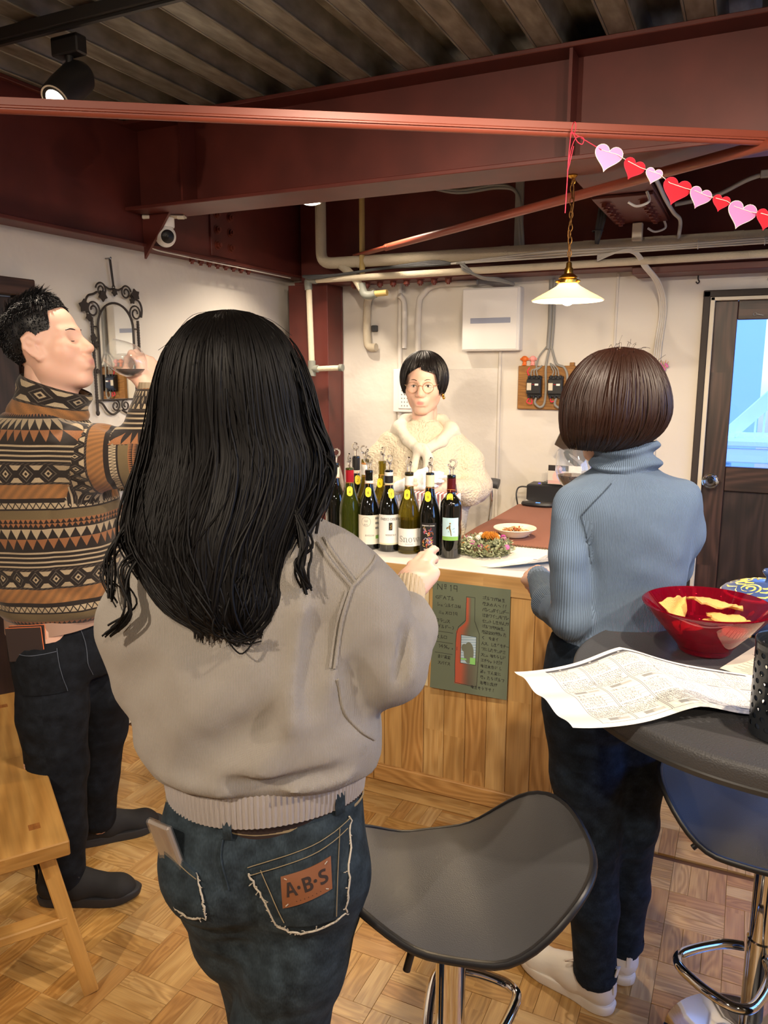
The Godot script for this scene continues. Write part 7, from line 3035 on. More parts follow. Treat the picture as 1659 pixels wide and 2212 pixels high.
func build_front_woman() -> void:
	people_materials()
	var t := root_of("woman with long black hair in loose grey sweater and worn jeans, nearest the viewer", -0.187, 1.12)
	t.scale = Vector3.ONE * 0.933
	t.position.y = 0.104
	# body: one skin, most of it under clothes
	var b := MB.new()
	b.c = Color(0.70, 0.43, 0.33)
	var base := Color(0.70, 0.43, 0.33)
	var flat := func(_q: Vector3) -> Color: return base
	var s := SD.new()
	s.cap(Vector3(0, 0.80, -0.02), Vector3(0, 1.18, -0.03), 0.075, 0.075, 0.03)
	s.cap(Vector3(-0.12, 1.23, -0.02), Vector3(0.09, 1.23, -0.02), 0.04, 0.04, 0.03)
	s.cap(Vector3(-0.02, 1.25, -0.03), Vector3(-0.035, 1.47, -0.04), 0.05, 0.048, 0.05)
	s.chain([Vector3(0.13, 1.235, 0), Vector3(0.2, 1.075, -0.0), Vector3(0.238, 1.115, -0.18), Vector3(0.248, 1.135, -0.24)], [0.042, 0.036, 0.026, 0.024], 0.02)
	s.chain([Vector3(-0.17, 1.235, 0), Vector3(-0.2, 1.04, -0.04), Vector3(-0.06, 1.05, -0.26)], [0.042, 0.036, 0.025], 0.02)
	s.chain([Vector3(0.082, 0.74, 0.0), Vector3(0.02, 0.43, 0.02), Vector3(0.01, -0.03, 0.05)], [0.075, 0.055, 0.038], 0.02)
	s.chain([Vector3(-0.08, 0.74, -0.01), Vector3(-0.035, 0.43, -0.09), Vector3(-0.03, -0.03, -0.1)], [0.075, 0.055, 0.038], 0.02)
	net(b, s.d, Vector3(-0.3, -0.08, -0.36), Vector3(0.32, 1.53, 0.16), 0.014, flat)
	b.at(Transform3D(Basis(Vector3.UP, PI + 0.1), Vector3(-0.038, 1.508, -0.035)))
	net(b, head_field(false, 0.0, false).d, Vector3(-0.11, -0.2, -0.13), Vector3(0.11, 0.14, 0.13), 0.007, skin_color(base, Color(0.6, 0.28, 0.25)))
	b.at(Transform3D.IDENTITY)
	b.c = base
	var y := Vector3(0.40, 0.20, -0.9).normalized()
	var z := (Vector3(-0.1, 1, 0.35) - y * y.dot(Vector3(-0.1, 1, 0.35))).normalized()
	hand(b, Transform3D(Basis(y.cross(z), y, z), Vector3(0.247, 1.142, -0.235)), -1.0, 0.98, [[0.55, 0.15, 0.2, 0.2], [-0.15, -0.1, 0.35, 0.25], [0.0, -0.15, 0.3, 0.25], [0.18, 0.05, 0.35, 0.25], [0.36, 0.35, 0.5, 0.4]])
	y = Vector3(0.6, 0.15, -0.8).normalized()
	z = (Vector3(0, 1, 0.2) - y * y.dot(Vector3(0, 1, 0.2))).normalized()
	hand(b, Transform3D(Basis(y.cross(z), y, z), Vector3(-0.055, 1.05, -0.265)), 1.0, 0.98, [[0.2, 0.3, 0.3, 0.2], [-0.1, 0.6, 0.7, 0.4], [0.0, 0.7, 0.7, 0.4], [0.05, 0.7, 0.7, 0.4], [0.1, 0.8, 0.7, 0.4]], 0.004)
	part("body", b, M.skin, t, true)
	# sweater
	s = SD.new()
	s.loft(Loft.new([[0.885, 0.0, -0.01, 0.160, 0.098, 0.12], [0.905, 0.0, -0.01, 0.190, 0.122, 0.14], [0.945, -0.006, -0.01, 0.203, 0.140, 0.155], [1.0, -0.01, -0.01, 0.201, 0.136, 0.15], [1.1, -0.012, -0.01, 0.194, 0.124, 0.145], [1.2, -0.014, -0.015, 0.186, 0.114, 0.13], [1.26, -0.016, -0.02, 0.172, 0.102, 0.11], [1.30, -0.018, -0.025, 0.132, 0.085, 0.09], [1.335, -0.02, -0.03, 0.085, 0.068, 0.07], [1.365, -0.025, -0.035, 0.062, 0.06, 0.06]], 2.3), 0.03)
	s.chain([Vector3(0.118, 1.238, -0.005), Vector3(0.165, 1.17, 0.0), Vector3(0.198, 1.085, 0.005)], [0.062, 0.068, 0.070], 0.05)
	s.chain([Vector3(0.198, 1.085, 0.005), Vector3(0.212, 1.09, -0.05), Vector3(0.232, 1.10, -0.12), Vector3(0.238, 1.112, -0.155)], [0.068, 0.064, 0.058, 0.042], 0.03)
	s.chain([Vector3(-0.16, 1.23, -0.005), Vector3(-0.188, 1.14, -0.01), Vector3(-0.185, 1.05, -0.03)], [0.062, 0.068, 0.064], 0.05)
	s.chain([Vector3(-0.185, 1.05, -0.03), Vector3(-0.1, 1.055, -0.2)], [0.062, 0.045], 0.03)
	# folds seen across the back
	s.fold(Vector3(0.080, 1.20, 0.10), Vector3(0.058, 1.03, 0.13), 0.017, 0.0150)
	s.fold(Vector3(0.108, 1.17, 0.10), Vector3(0.092, 1.05, 0.12), 0.020, -0.0195)
	s.fold(Vector3(0.125, 1.10, 0.10), Vector3(0.02, 0.965, 0.13), 0.026, 0.0150)
	s.fold(Vector3(0.03, 1.03, 0.12), Vector3(-0.10, 0.955, 0.13), 0.030, -0.0165)
	s.fold(Vector3(0.015, 1.10, 0.12), Vector3(-0.12, 1.02, 0.12), 0.036, 0.0090)
	s.fold(Vector3(-0.03, 0.935, 0.13), Vector3(0.17, 0.943, 0.10), 0.011, -0.0210)
	s.fold(Vector3(-0.15, 0.928, 0.10), Vector3(-0.04, 0.912, 0.13), 0.018, 0.0135)
	s.fold(Vector3(0.06, 0.918, 0.13), Vector3(0.17, 0.925, 0.09), 0.014, 0.0105)
	s.fold(Vector3(-0.18, 1.18, 0.06), Vector3(-0.10, 1.10, 0.11), 0.030, 0.0090)
	s.fold(Vector3(-0.17, 1.02, 0.10), Vector3(-0.15, 0.94, 0.11), 0.025, -0.0090)
	s.fold(Vector3(0.15, 1.10, 0.09), Vector3(0.175, 1.02, 0.09), 0.020, -0.0180)
	s.fold(Vector3(0.228, 1.15, 0.05), Vector3(0.222, 1.085, 0.07), 0.011, -0.0135)
	s.fold(Vector3(0.245, 1.14, 0.03), Vector3(0.238, 1.08, 0.06), 0.012, 0.0105)
	s.fold(Vector3(0.19, 1.16, 0.07), Vector3(0.26, 1.13, 0.0), 0.014, 0.0105)
	s.fold(Vector3(0.21, 1.18, 0.04), Vector3(0.27, 1.15, -0.05), 0.012, -0.0105)
	s.wool(3, 9.0, 0.005)
	b = MB.new()
	net(b, s.d, Vector3(-0.30, 0.86, -0.28), Vector3(0.34, 1.40, 0.18), 0.0075)
	var sw := part("sweater", b, M.grey_knit, t)
	b = MB.new()
	seam_on(b, s, [Vector2(0.098, 1.292), Vector2(0.128, 1.254), Vector2(0.152, 1.227)], 0.0032, 0.0012)
	seam_on(b, s, [Vector2(0.107, 1.297), Vector2(0.136, 1.260), Vector2(0.157, 1.234)], 0.0026, 0.0008)
	seam_on(b, s, [Vector2(0.152, 1.227), Vector2(0.172, 1.245), Vector2(0.192, 1.262)], 0.003, 0.0010)
	seam_on(b, s, [Vector2(0.152, 1.227), Vector2(0.137, 1.179), Vector2(0.126, 1.107)], 0.0032, 0.0012)
	seam_on(b, s, [Vector2(0.144, 1.222), Vector2(0.130, 1.177), Vector2(0.119, 1.108)], 0.0026, 0.0008)
	seam_on(b, s, [Vector2(0.130, 1.090), Vector2(0.143, 1.025), Vector2(0.185, 0.970)], 0.0032, 0.0012)
	seam_on(b, s, [Vector2(-0.206, 1.250), Vector2(-0.220, 1.205)], 0.0022, 0.0008)
	part("seam", b, M.grey_knit, sw)
	# ribbed hem
	b = MB.new()
	shell(b, func(a: float, q: float):
		var k := 1.0 - 0.016 * (0.5 - 0.5 * cos(a * 118.0))
		var belly := 1.0 + 0.02 * sin(q * PI)
		var yy := lerpf(0.935, 0.852, q) + 0.006 * sin(a * 2.0 + 0.4) * q
		var rz := 0.121 if sin(a) > 0.0 else 0.13
		return Vector3(0.0 + 0.1675 * cos(a) * k * belly, yy, -0.01 + rz * sin(a) * k * belly), 944, 7)
	part("rib_hem", b, M.grey_rib, sw)
	part("cuff", rib_tube(Vector3(0.236, 1.106, -0.14), Vector3(0.2475, 1.140, -0.237), 0.037, 0.034, 26), M.cuff_rib, sw)
	# jeans
	s = SD.new()
	s.loft(Loft.new([[0.64, 0.004, 0.0, 0.135, 0.085, 0.08], [0.68, 0.003, 0.0, 0.158, 0.105, 0.09], [0.73, 0.0, 0.0, 0.171, 0.112, 0.10], [0.79, -0.002, 0.0, 0.172, 0.112, 0.105], [0.83, -0.002, -0.005, 0.167, 0.107, 0.108], [0.852, -0.001, -0.008, 0.164, 0.105, 0.11]], 2.3), 0.05)
	s.ell(Vector3(0.078, 0.735, 0.055), Vector3(0.082, 0.085, 0.068), 0.035)
	s.ell(Vector3(-0.082, 0.735, 0.05), Vector3(0.082, 0.085, 0.066), 0.035)
	s.chain([Vector3(0.076, 0.70, 0.012), Vector3(0.045, 0.56, 0.025), Vector3(0.018, 0.43, 0.03), Vector3(0.01, 0.22, 0.045), Vector3(0.01, -0.04, 0.05)], [0.098, 0.090, 0.079, 0.070, 0.062], 0.03)
	s.chain([Vector3(-0.078, 0.70, -0.005), Vector3(-0.055, 0.56, -0.04), Vector3(-0.032, 0.43, -0.09), Vector3(-0.03, 0.22, -0.10), Vector3(-0.03, -0.04, -0.10)], [0.096, 0.086, 0.074, 0.066, 0.06], 0.03)
	s.fold(Vector3(-0.052, 0.835, 0.12), Vector3(-0.046, 0.75, 0.13), 0.006, -0.004)
	s.fold(Vector3(-0.12, 0.655, 0.08), Vector3(-0.03, 0.652, 0.10), 0.014, -0.008)
	s.fold(Vector3(0.02, 0.650, 0.12), Vector3(0.13, 0.658, 0.10), 0.014, -0.006)
	s.fold(Vector3(-0.10, 0.60, 0.06), Vector3(-0.02, 0.585, 0.07), 0.012, 0.005)
	s.fold(Vector3(0.0, 0.56, 0.11), Vector3(0.11, 0.60, 0.09), 0.016, 0.005)
	s.fold(Vector3(-0.01, 0.50, 0.11), Vector3(0.09, 0.52, 0.10), 0.012, -0.004)
	s.fold(Vector3(-0.02, 0.45, 0.10), Vector3(0.08, 0.43, 0.11), 0.014, 0.004)
	s.wool(5, 8.0, 0.004)
	b = MB.new()
	net(b, s.d, Vector3(-0.2, -0.11, -0.18), Vector3(0.2, 0.845, 0.15), 0.0085)
	var jn := part("jeans", b, M.worn_denim, t)
	# waistband, loops, underlayer
	b = MB.new()
	shell(b, func(a: float, q: float): return Vector3(-0.001 + (0.161 + 0.0035 * sin(q * PI)) * cos(a), lerpf(0.93, 0.815, q), -0.008 + ((0.108 if sin(a) > 0.0 else 0.112) + 0.003 * sin(q * PI)) * sin(a)), 96, 6)
	part("underlayer", b, M.belt_brown, t)
	b = MB.new()
	shell(b, func(a: float, q: float): return Vector3(-0.001 + (0.1665 + 0.0015 * sin(q * PI)) * cos(a), lerpf(0.838, 0.832, q) + 0.010 * absf(cos(a)) * signf(cos(a) * 0.0 + 1.0), -0.008 + (0.1095 if sin(a) > 0.0 else 0.113) * sin(a)), 96, 3)
	part("waistband_edge", b, M.denim_thread, jn)
	for e in [[-0.044, 0.862, 0.832], [0.131, 0.885, 0.852]]:
		b = MB.new()
		b.sheet(2, 5, func(u: float, v: float):
			var x := float(e[0]) + lerpf(-0.007, 0.007, u)
			var zz := -0.008 + 0.113 * sqrt(maxf(0.0, 1.0 - pow(x / 0.168, 2.0)))
			return Vector3(x, lerpf(e[2] - 0.004, e[1], v), zz + 0.004 + 0.003 * sin(v * PI)), 0.003)
		part("belt_loop", b, M.worn_denim, jn)
	var PR := [Vector2(-0.012, 0.788), Vector2(0.146, 0.836), Vector2(0.140, 0.700), Vector2(0.030, 0.690)]
	part("pocket", patch_on(s, PR[0], PR[1], PR[2], PR[3], 0.004), M.worn_denim, jn)
	var PL := [Vector2(-0.158, 0.812), Vector2(-0.092, 0.778), Vector2(-0.080, 0.706), Vector2(-0.132, 0.712)]
	part("pocket", patch_on(s, PL[0], PL[1], PL[2], PL[3], 0.006), M.worn_denim, jn)
	b = MB.new()
	for e in [[PR[0], PR[1], 0.0], [PR[0] + Vector2(0.006, -0.012), PR[1] + Vector2(-0.004, -0.012), 0.0], [PL[0] + Vector2(0, -0.008), PL[1] + Vector2(0, -0.008), 0.0], [PR[0] + Vector2(0.020, -0.004), PR[3] + Vector2(0.014, 0.01), 0.0], [PR[1] + Vector2(-0.016, -0.006), PR[2] + Vector2(-0.014, 0.006), 0.0]]:
		seam_on(b, s, [e[0], e[0].lerp(e[1], 0.5), e[1]], 0.0008, 0.0062, 0.0, 4)
	part("stitching", b, M.denim_thread, jn)
	b = MB.new()
	for e in [[PR[0] + Vector2(0.002, -0.012), Vector2(0.010, 0.735), PR[3]], [PR[3], Vector2(0.07, 0.678), PR[2]], [PR[2], Vector2(0.146, 0.77), PR[1]], [PL[1], Vector2(-0.083, 0.742), PL[2]], [PL[2], Vector2(-0.108, 0.701), PL[3]]]:
		seam_on(b, s, e, 0.0016, 0.004, 0.0022, 5)
		for k in 12:
			var q: Vector2 = e[0].lerp(e[1], k / 6.0) if k < 6 else e[1].lerp(e[2], (k - 6) / 6.0)
			var d := Vector2(rng.randfn(), rng.randfn()) * 0.004
			seam_on(b, s, [q, q + d * 0.6, q + d], 0.0006, 0.005, 0.001, 4)
	part("frayed_edge", b, M.fray, jn)
	var PT := [Vector2(0.040, 0.776), Vector2(0.117, 0.800), Vector2(0.120, 0.755), Vector2(0.043, 0.727)]
	var lp := part("leather_patch", patch_on(s, PT[0], PT[1], PT[2], PT[3], 0.0062), M.leather_patch, jn)
	b = MB.new()
	var lt := MB.new()
	letters(lt, "A·B·S", 0.021, Transform3D(Basis(Vector3(0, 0, 1), 0.30), Vector3(0.080, 0.7665, 0)), 0.0, 0.0004, "Droid Sans", 700)
	letters(lt, "·  ·  ·  ·  ·  ·  ·", 0.006, Transform3D(Basis(Vector3(0, 0, 1), 0.33), Vector3(0.084, 0.748, 0)), 0.0, 0.0004)
	for q in lt.v:
		b.p(Vector3(q.x, q.y, surf_z(s, q.x, q.y) + 0.0066 + q.z))
	b.idx = lt.idx
	part("patch_letters", b, M.belt_brown, lp)
	b = MB.new()
	for e in PT:
		var c: Vector2 = e.lerp((PT[0] + PT[2]) * 0.5, 0.14)
		seam_on(b, s, [c, c.lerp((PT[0] + PT[2]) * 0.5, 0.06), c.lerp((PT[0] + PT[2]) * 0.5, 0.12)], 0.0009, 0.0072, 0.0, 4)
	part("patch_stitch", b, M.fray, lp)
	b = MB.new()
	seam_on(b, s, [Vector2(-0.052, 0.828), Vector2(-0.054, 0.80), Vector2(-0.042, 0.752)], 0.002, 0.0014)
	part("centre_seam", b, M.worn_denim, jn)
	# hair
	var rows := [[1.640, -0.038, 0.006, -0.03, 0.006, 0.006], [1.632, -0.038, 0.045, -0.03, 0.05, 0.05], [1.612, -0.037, 0.074, -0.03, 0.082, 0.08], [1.58, -0.037, 0.096, -0.03, 0.102, 0.095], [1.53, -0.037, 0.111, -0.03, 0.112, 0.09], [1.47, -0.036, 0.121, -0.03, 0.114, 0.055], [1.42, -0.034, 0.136, -0.028, 0.118, 0.045], [1.36, -0.046, 0.146, -0.02, 0.124, 0.045], [1.30, -0.062, 0.142, -0.005, 0.124, 0.04], [1.25, -0.058, 0.124, 0.015, 0.112, 0.03], [1.215, -0.048, 0.108, 0.045, 0.086, 0.02], [1.19, -0.04, 0.086, 0.070, 0.060, 0.015], [1.172, -0.03, 0.052, 0.100, 0.024, 0.01]]
	var fn := rows_fn(rows)
	b = MB.new()
	shell(b, func(a: float, q: float):
		var p: Vector3 = fn.call(a, q)
		var c := Vector3(-0.04, p.y, 0.0)
		return c + (p - c) * (0.985 + 0.02 * sin(a * 11.0 + q * 5.0) * q + 0.006 * sin(a * 41.0 + q * 7.0)), 160, 44)
	var r := RandomNumberGenerator.new()
	r.seed = 12
	locks(b, fn, 1000, r, Vector2(0.0, 0.16), Vector2(0.74, 1.0), Vector2(0.0022, 0.0046), 0.15, Vector2(-0.003, 0.001), 18)
	locks(b, fn, 200, r, Vector2(0.30, 0.55), Vector2(0.88, 1.14), Vector2(0.0012, 0.003), 0.40, Vector2(-0.002, 0.004), 16, 0.0, PI)
	locks(b, fn, 60, r, Vector2(0.2, 0.4), Vector2(0.66, 0.84), Vector2(0.0018, 0.0036), 0.35, Vector2(0.004, 0.020), 16, -0.5, 0.45)
	locks(b, fn, 70, r, Vector2(0.2, 0.4), Vector2(0.70, 0.92), Vector2(0.0018, 0.0038), 0.35, Vector2(0.004, 0.020), 16, PI - 0.5, PI + 0.4)
	for e in [[Vector3(-0.17, 1.34, 0.03), Vector3(-0.208, 1.29, 0.05), Vector3(-0.222, 1.245, 0.06), Vector3(-0.205, 1.215, 0.075)], [Vector3(-0.15, 1.30, 0.06), Vector3(-0.185, 1.25, 0.085), Vector3(-0.178, 1.20, 0.10), Vector3(-0.215, 1.165, 0.10)], [Vector3(-0.02, 1.25, 0.11), Vector3(-0.035, 1.19, 0.125), Vector3(-0.01, 1.163, 0.13), Vector3(0.012, 1.166, 0.13)], [Vector3(0.06, 1.36, 0.05), Vector3(0.085, 1.30, 0.075), Vector3(0.075, 1.26, 0.09), Vector3(0.086, 1.235, 0.095)], [Vector3(0.08, 1.44, 0.0), Vector3(0.118, 1.40, 0.01), Vector3(0.108, 1.35, 0.03), Vector3(0.088, 1.31, 0.05)]]:
		for k in 9:
			var pts := []
			for q in e:
				pts.append(q + Vector3(r.randfn(), r.randfn(), r.randfn()) * 0.006)
			b.tube(smooth(pts, 6), r.randf_range(0.0016, 0.0034), 5, true, 0.6)
	for k in 36:
		var a := r.randf() * TAU
		var q0 := r.randf_range(0.02, 0.4)
		var p0: Vector3 = fn.call(a, q0)
		var p1: Vector3 = fn.call(a + r.randfn() * 0.2, q0 + 0.2)
		var o := Vector3(p0.x + 0.038, 0.02, p0.z + 0.03).normalized()
		b.tube(smooth([p0, p0.lerp(p1, 0.5) + o * r.randf_range(0.006, 0.022), p1 + o * r.randf_range(0.002, 0.016)], 5), 0.00045, 3, false)
	part("hair", b, M.hair_black, t)
	# phone in the left pocket
	var ph := thing("phone", "smartphone in a clear case sticking out of the worn jeans' left back pocket", "phone")
	var pt := t.transform * Transform3D(Basis(Vector3(0, 0, 1), 0.28) * Basis(Vector3.UP, -0.75), Vector3(-0.140, 0.780, 0.082))
	ph.transform = pt
	b = MB.new()
	b.box(Vector3.ZERO, Vector3(0.066, 0.13, 0.008), 0.003)
	part("phone_body", b, mk("phone_grey", hexc("8d8178"), 0.2, 0.3), ph)
	b = MB.new()
	b.box(Vector3(0, 0, 0.0), Vector3(0.070, 0.134, 0.012), 0.004)
	part("clear_case", b, M.thin_glass, ph)
	var sole: Material = M.white_sole
	shoe(t, Transform3D(Basis(Vector3.UP, PI - 0.1), Vector3(0.01, -0.111, 0.11)), M.white_leather, sole, M.white_thread, true)
	shoe(t, Transform3D(Basis(Vector3.UP, PI + 0.1), Vector3(-0.03, -0.111, -0.04)), M.white_leather, sole, M.white_thread, true)


func jacket_tex() -> ImageTexture:
	var dark := hexc("2b2522")
	var cream := hexc("a8977b")
	var rust := hexc("8f603f")
	var brown := hexc("96683f")
	var olive := hexc("6a5b41")
	var n := noise(91, 0.2, 2)
	return img_tex(192, 512, func(px: int, py: int):
		var u := px / 192.0
		var v := py / 512.0
		var c := olive
		if v < 0.20:
			var du := absf(fposmod(u * 2.0, 1.0) - 0.5) * 2.0
			var dv := absf(v / 0.20 - 0.5) * 2.0
			var k := du + dv * 0.92
			c = dark
			if k < 0.16: c = dark
			elif k < 0.34: c = cream
			elif k < 0.58: c = dark
			elif k < 0.68: c = hexc("5e564c")
			elif dv > 0.80: c = hexc("4a4038") if fposmod(u * 8.0 + v * 40.0, 1.0) > 0.5 else dark
			elif k > 1.12 and dv > 0.35: c = cream
		elif v < 0.33: c = brown.lerp(hexc("7d5a3a"), 0.5 + 0.5 * sin(u * 25.0 + v * 60.0))
		elif v < 0.37: c = dark
		elif v < 0.425:
			var zz := absf(fposmod(u * 6.0, 1.0) - 0.5) * 2.0
			c = dark if absf(zz - (v - 0.37) / 0.055) < 0.16 else cream
		elif v < 0.44: c = dark
		elif v < 0.525: c = olive
		elif v < 0.60:
			var w := fposmod((v - 0.525) / 0.0375, 1.0)
			var du := absf(fposmod(u * 8.0, 1.0) - 0.5) * 2.0
			c = rust if du < 1.0 - w else dark
		elif v < 0.615: c = dark
		elif v < 0.71:
			var du := absf(fposmod(u * 4.0, 1.0) - 0.5) * 2.0
			c = cream if du < 1.0 - (v - 0.615) / 0.095 else dark
		elif v < 0.81:
			var du := absf(fposmod(u * 4.0 + 0.5, 1.0) - 0.5) * 2.0
			c = rust if du < 1.0 - (v - 0.71) / 0.10 else dark
		elif v < 0.985:
			c = dark if fposmod((v - 0.81) / 0.044, 1.0) < 0.62 else cream
		else: c = dark
		var k2 := 0.92 + 0.22 * n.get_noise_2d(px * 2.0, py * 2.0)
		return Color(c.r * k2, c.g * k2, c.b * k2))


func build_man() -> void:
	people_materials()
	var t := root_of("man in brown patterned fleece and dark jeans, face in profile at the left", -0.93, 2.15)
	var base := Color(0.66, 0.40, 0.30)
	var flat := func(_q: Vector3) -> Color: return base
	var b := MB.new()
	var s := SD.new()
	s.cap(Vector3(-0.02, 0.90, 0), Vector3(-0.03, 1.3, 0), 0.11, 0.11, 0.05)
	s.cap(Vector3(-0.02, 1.34, 0.08), Vector3(-0.02, 1.34, -0.14), 0.06, 0.06, 0.05)
	s.cap(Vector3(-0.015, 1.38, 0), Vector3(0.01, 1.57, 0), 0.058, 0.056, 0.04)
	s.chain([Vector3(0.04, 1.36, 0.10), Vector3(0.275, 1.30, 0.06), Vector3(0.288, 1.50, 0.0)], [0.05, 0.04, 0.028], 0.02)
	s.chain([Vector3(0.0, 1.34, -0.16), Vector3(0.09, 1.12, -0.2), Vector3(0.19, 1.175, -0.16)], [0.05, 0.04, 0.028], 0.02)
	s.chain([Vector3(0.0, 0.85, 0.06), Vector3(-0.03, 0.45, 0.10), Vector3(-0.02, 0.08, 0.10)], [0.085, 0.06, 0.04], 0.03)
	s.chain([Vector3(0.02, 0.85, -0.08), Vector3(0.04, 0.45, -0.12), Vector3(-0.01, 0.08, -0.18)], [0.085, 0.06, 0.04], 0.03)
	net(b, s.d, Vector3(-0.2, 0.03, -0.26), Vector3(0.36, 1.62, 0.22), 0.015, flat)
	var hb := Transform3D(Basis(Vector3.UP, PI / 2 - 0.10) * Basis(Vector3.RIGHT, -0.30), Vector3(0.022, 1.612, 0.0))
	b.at(hb)
	var hf := head_field(true, 0.0025)
	net(b, hf.d, Vector3(-0.115, -0.2, -0.13), Vector3(0.115, 0.14, 0.135), 0.0036, skin_color(base, Color(0.62, 0.30, 0.26)))
	b.at(Transform3D.IDENTITY)
	b.c = base
	# hand round the glass bowl's foot
	var y := Vector3(-0.12, 1.0, -0.15).normalized()
	var z := Vector3(0.75, 0.1, 0.62)
	z = (z - y * y.dot(z)).normalized()
	hand(b, Transform3D(Basis(y.cross(z), y, z), Vector3(0.292, 1.490, 0.005)), -1.0, 1.0, [[0.0, 0.5, 0.5, 0.4], [-0.05, 0.9, 1.1, 0.6], [0.0, 1.0, 1.1, 0.6], [0.03, 1.1, 1.1, 0.6], [0.06, 1.2, 1.1, 0.6]])
	y = Vector3(0.95, 0.1, -0.25).normalized()
	z = (Vector3(0.1, 0.5, 1.0) - y * y.dot(Vector3(0.1, 0.5, 1.0))).normalized()
	hand(b, Transform3D(Basis(y.cross(z), y, z), Vector3(0.19, 1.175, -0.15)), 1.0, 1.0, [[0.2, 0.2, 0.3, 0.2], [-0.05, 0.5, 0.6, 0.4], [0.0, 0.6, 0.6, 0.4], [0.03, 0.6, 0.7, 0.4], [0.06, 0.7, 0.7, 0.4]], 0.004)
	part("body", b, M.skin, t, true)
	# face details
	b = MB.new()
	b.at(hb)
	for x in [-1.0, 1.0]:
		b.tube(smooth([Vector3(0.018 * x, -0.0085, 0.0805), Vector3(0.030 * x, -0.011, 0.0825), Vector3(0.043 * x, -0.0085, 0.0755)], 5), 0.0011, 5)
	part("eyelash", b, M.lash, t)
	b = MB.new()
	b.at(hb)
	for x in [-1.0, 1.0]:
		b.tube(smooth([Vector3(0.014 * x, 0.018, 0.0895), Vector3(0.030 * x, 0.022, 0.083), Vector3(0.048 * x, 0.018, 0.069)], 5), [0.003, 0.0035, 0.0038, 0.004, 0.004, 0.004, 0.004, 0.004, 0.0035, 0.003, 0.002], 6, true, 0.5)
	part("eyebrow", b, M.hair_short, t)
	# short hair
	b = MB.new()
	b.at(hb)
	var cap := func(a: float, q: float) -> Vector3:
		# a = 0 at the face, q from crown to hairline
		var fa := absf(wrapf(a, -PI, PI))
		var edge := 1.12
		if fa < 0.75: edge = lerpf(0.98, 1.08, fa / 0.75)
		elif fa < 1.25: edge = lerpf(1.10, 1.62, smoothstep(0.75, 0.95, fa))
		elif fa < 1.75: edge = lerpf(1.68, 1.60, (fa - 1.25) / 0.5)
		else: edge = lerpf(1.75, 2.25, smoothstep(1.75, 2.1, fa))
		var th := q * edge
		var d := Vector3(sin(a) * sin(th), cos(th), cos(a) * sin(th))
		var thick := 1.0 + 0.10 * (1.0 - smoothstep(0.7, 1.0, q)) + 0.025
		return Vector3(0, 0.035, -0.012) + Vector3(d.x * 0.080, d.y * 0.0955, d.z * 0.0985) * thick
	shell(b, cap, 96, 24)
	var r := RandomNumberGenerator.new()
	r.seed = 31
	for i in 3400:
		var a := r.randf() * TAU
		var q := sqrt(r.randf()) * 0.99
		var p: Vector3 = cap.call(a, q)
		var n := (p - Vector3(0, 0.035, -0.012)).normalized()
		var e: Vector3 = cap.call(a + r.randfn() * 0.06, minf(q + 0.06, 1.0))
		var flow := (e - p).normalized()
		if q < 0.35:
			flow = Vector3(r.randfn() * 0.3, 0.2, 0.8).normalized()
		var L := lerpf(0.021, 0.006, smoothstep(0.3, 0.9, q)) * r.randf_range(0.6, 1.15)
		var tip := p + (flow * 1.0 + n * lerpf(0.5, 0.12, q) + Vector3(r.randfn(), r.randfn(), r.randfn()) * 0.22) * L
		b.tube([p - n * 0.003, p.lerp(tip, 0.5) + n * L * 0.12, tip], [0.0016, 0.0012, 0.0002], 3, false)
	part("hair", b, M.hair_short, t)
	# fleece
	s = SD.new()
	s.loft(Loft.new([[0.862, 0.0, 0.0, 0.150, 0.135, 0.14], [0.885, 0.0, 0.0, 0.172, 0.150, 0.15], [0.95, -0.01, 0.0, 0.182, 0.160, 0.16], [1.08, -0.02, 0.0, 0.190, 0.165, 0.165], [1.22, -0.025, 0.0, 0.198, 0.170, 0.17], [1.33, -0.03, 0.0, 0.185, 0.165, 0.165], [1.40, -0.03, 0.0, 0.140, 0.125, 0.13], [1.44, -0.015, 0.0, 0.095, 0.085, 0.09]], 2.3), 0.04)
	s.chain([Vector3(0.03, 1.345, 0.09), Vector3(0.15, 1.325, 0.10), Vector3(0.268, 1.312, 0.065)], [0.080, 0.082, 0.074], 0.04)
	s.chain([Vector3(0.268, 1.312, 0.065), Vector3(0.292, 1.40, 0.03), Vector3(0.290, 1.475, 0.005)], [0.070, 0.058, 0.044], 0.03)
	s.chain([Vector3(-0.01, 1.33, -0.14), Vector3(0.08, 1.12, -0.19), Vector3(0.15, 1.16, -0.17)], [0.075, 0.066, 0.045], 0.04)
	s.fold(Vector3(0.07, 1.40, 0.14), Vector3(0.16, 1.25, 0.17), 0.016, -0.010)
	s.fold(Vector3(0.20, 1.40, 0.12), Vector3(0.22, 1.25, 0.13), 0.016, -0.009)
	s.fold(Vector3(0.10, 1.25, 0.15), Vector3(0.02, 1.12, 0.17), 0.020, 0.008)
	s.fold(Vector3(-0.10, 1.00, 0.15), Vector3(0.12, 0.945, 0.13), 0.018, -0.012)
	s.fold(Vector3(-0.12, 0.955, 0.14), Vector3(0.10, 0.905, 0.13), 0.018, 0.010)
	s.fold(Vector3(0.055, 1.20, 0.16), Vector3(0.06, 0.97, 0.15), 0.009, -0.006)
	s.fold(Vector3(0.0, 1.30, 0.15), Vector3(-0.12, 1.24, 0.14), 0.024, 0.007)
	s.wool(17, 7.0, 0.008)
	b = MB.new()
	net(b, s.d, Vector3(-0.25, 0.84, -0.29), Vector3(0.38, 1.54, 0.21), 0.009)
	var W := TAU * 0.18 / 0.11
	var jk := mk("patterned_fleece", Color.WHITE, 0.95)
	jk.albedo_texture = jacket_tex()
	jk.rim_enabled = true
	jk.rim = 0.4
	jk.metallic_specular = 0.25
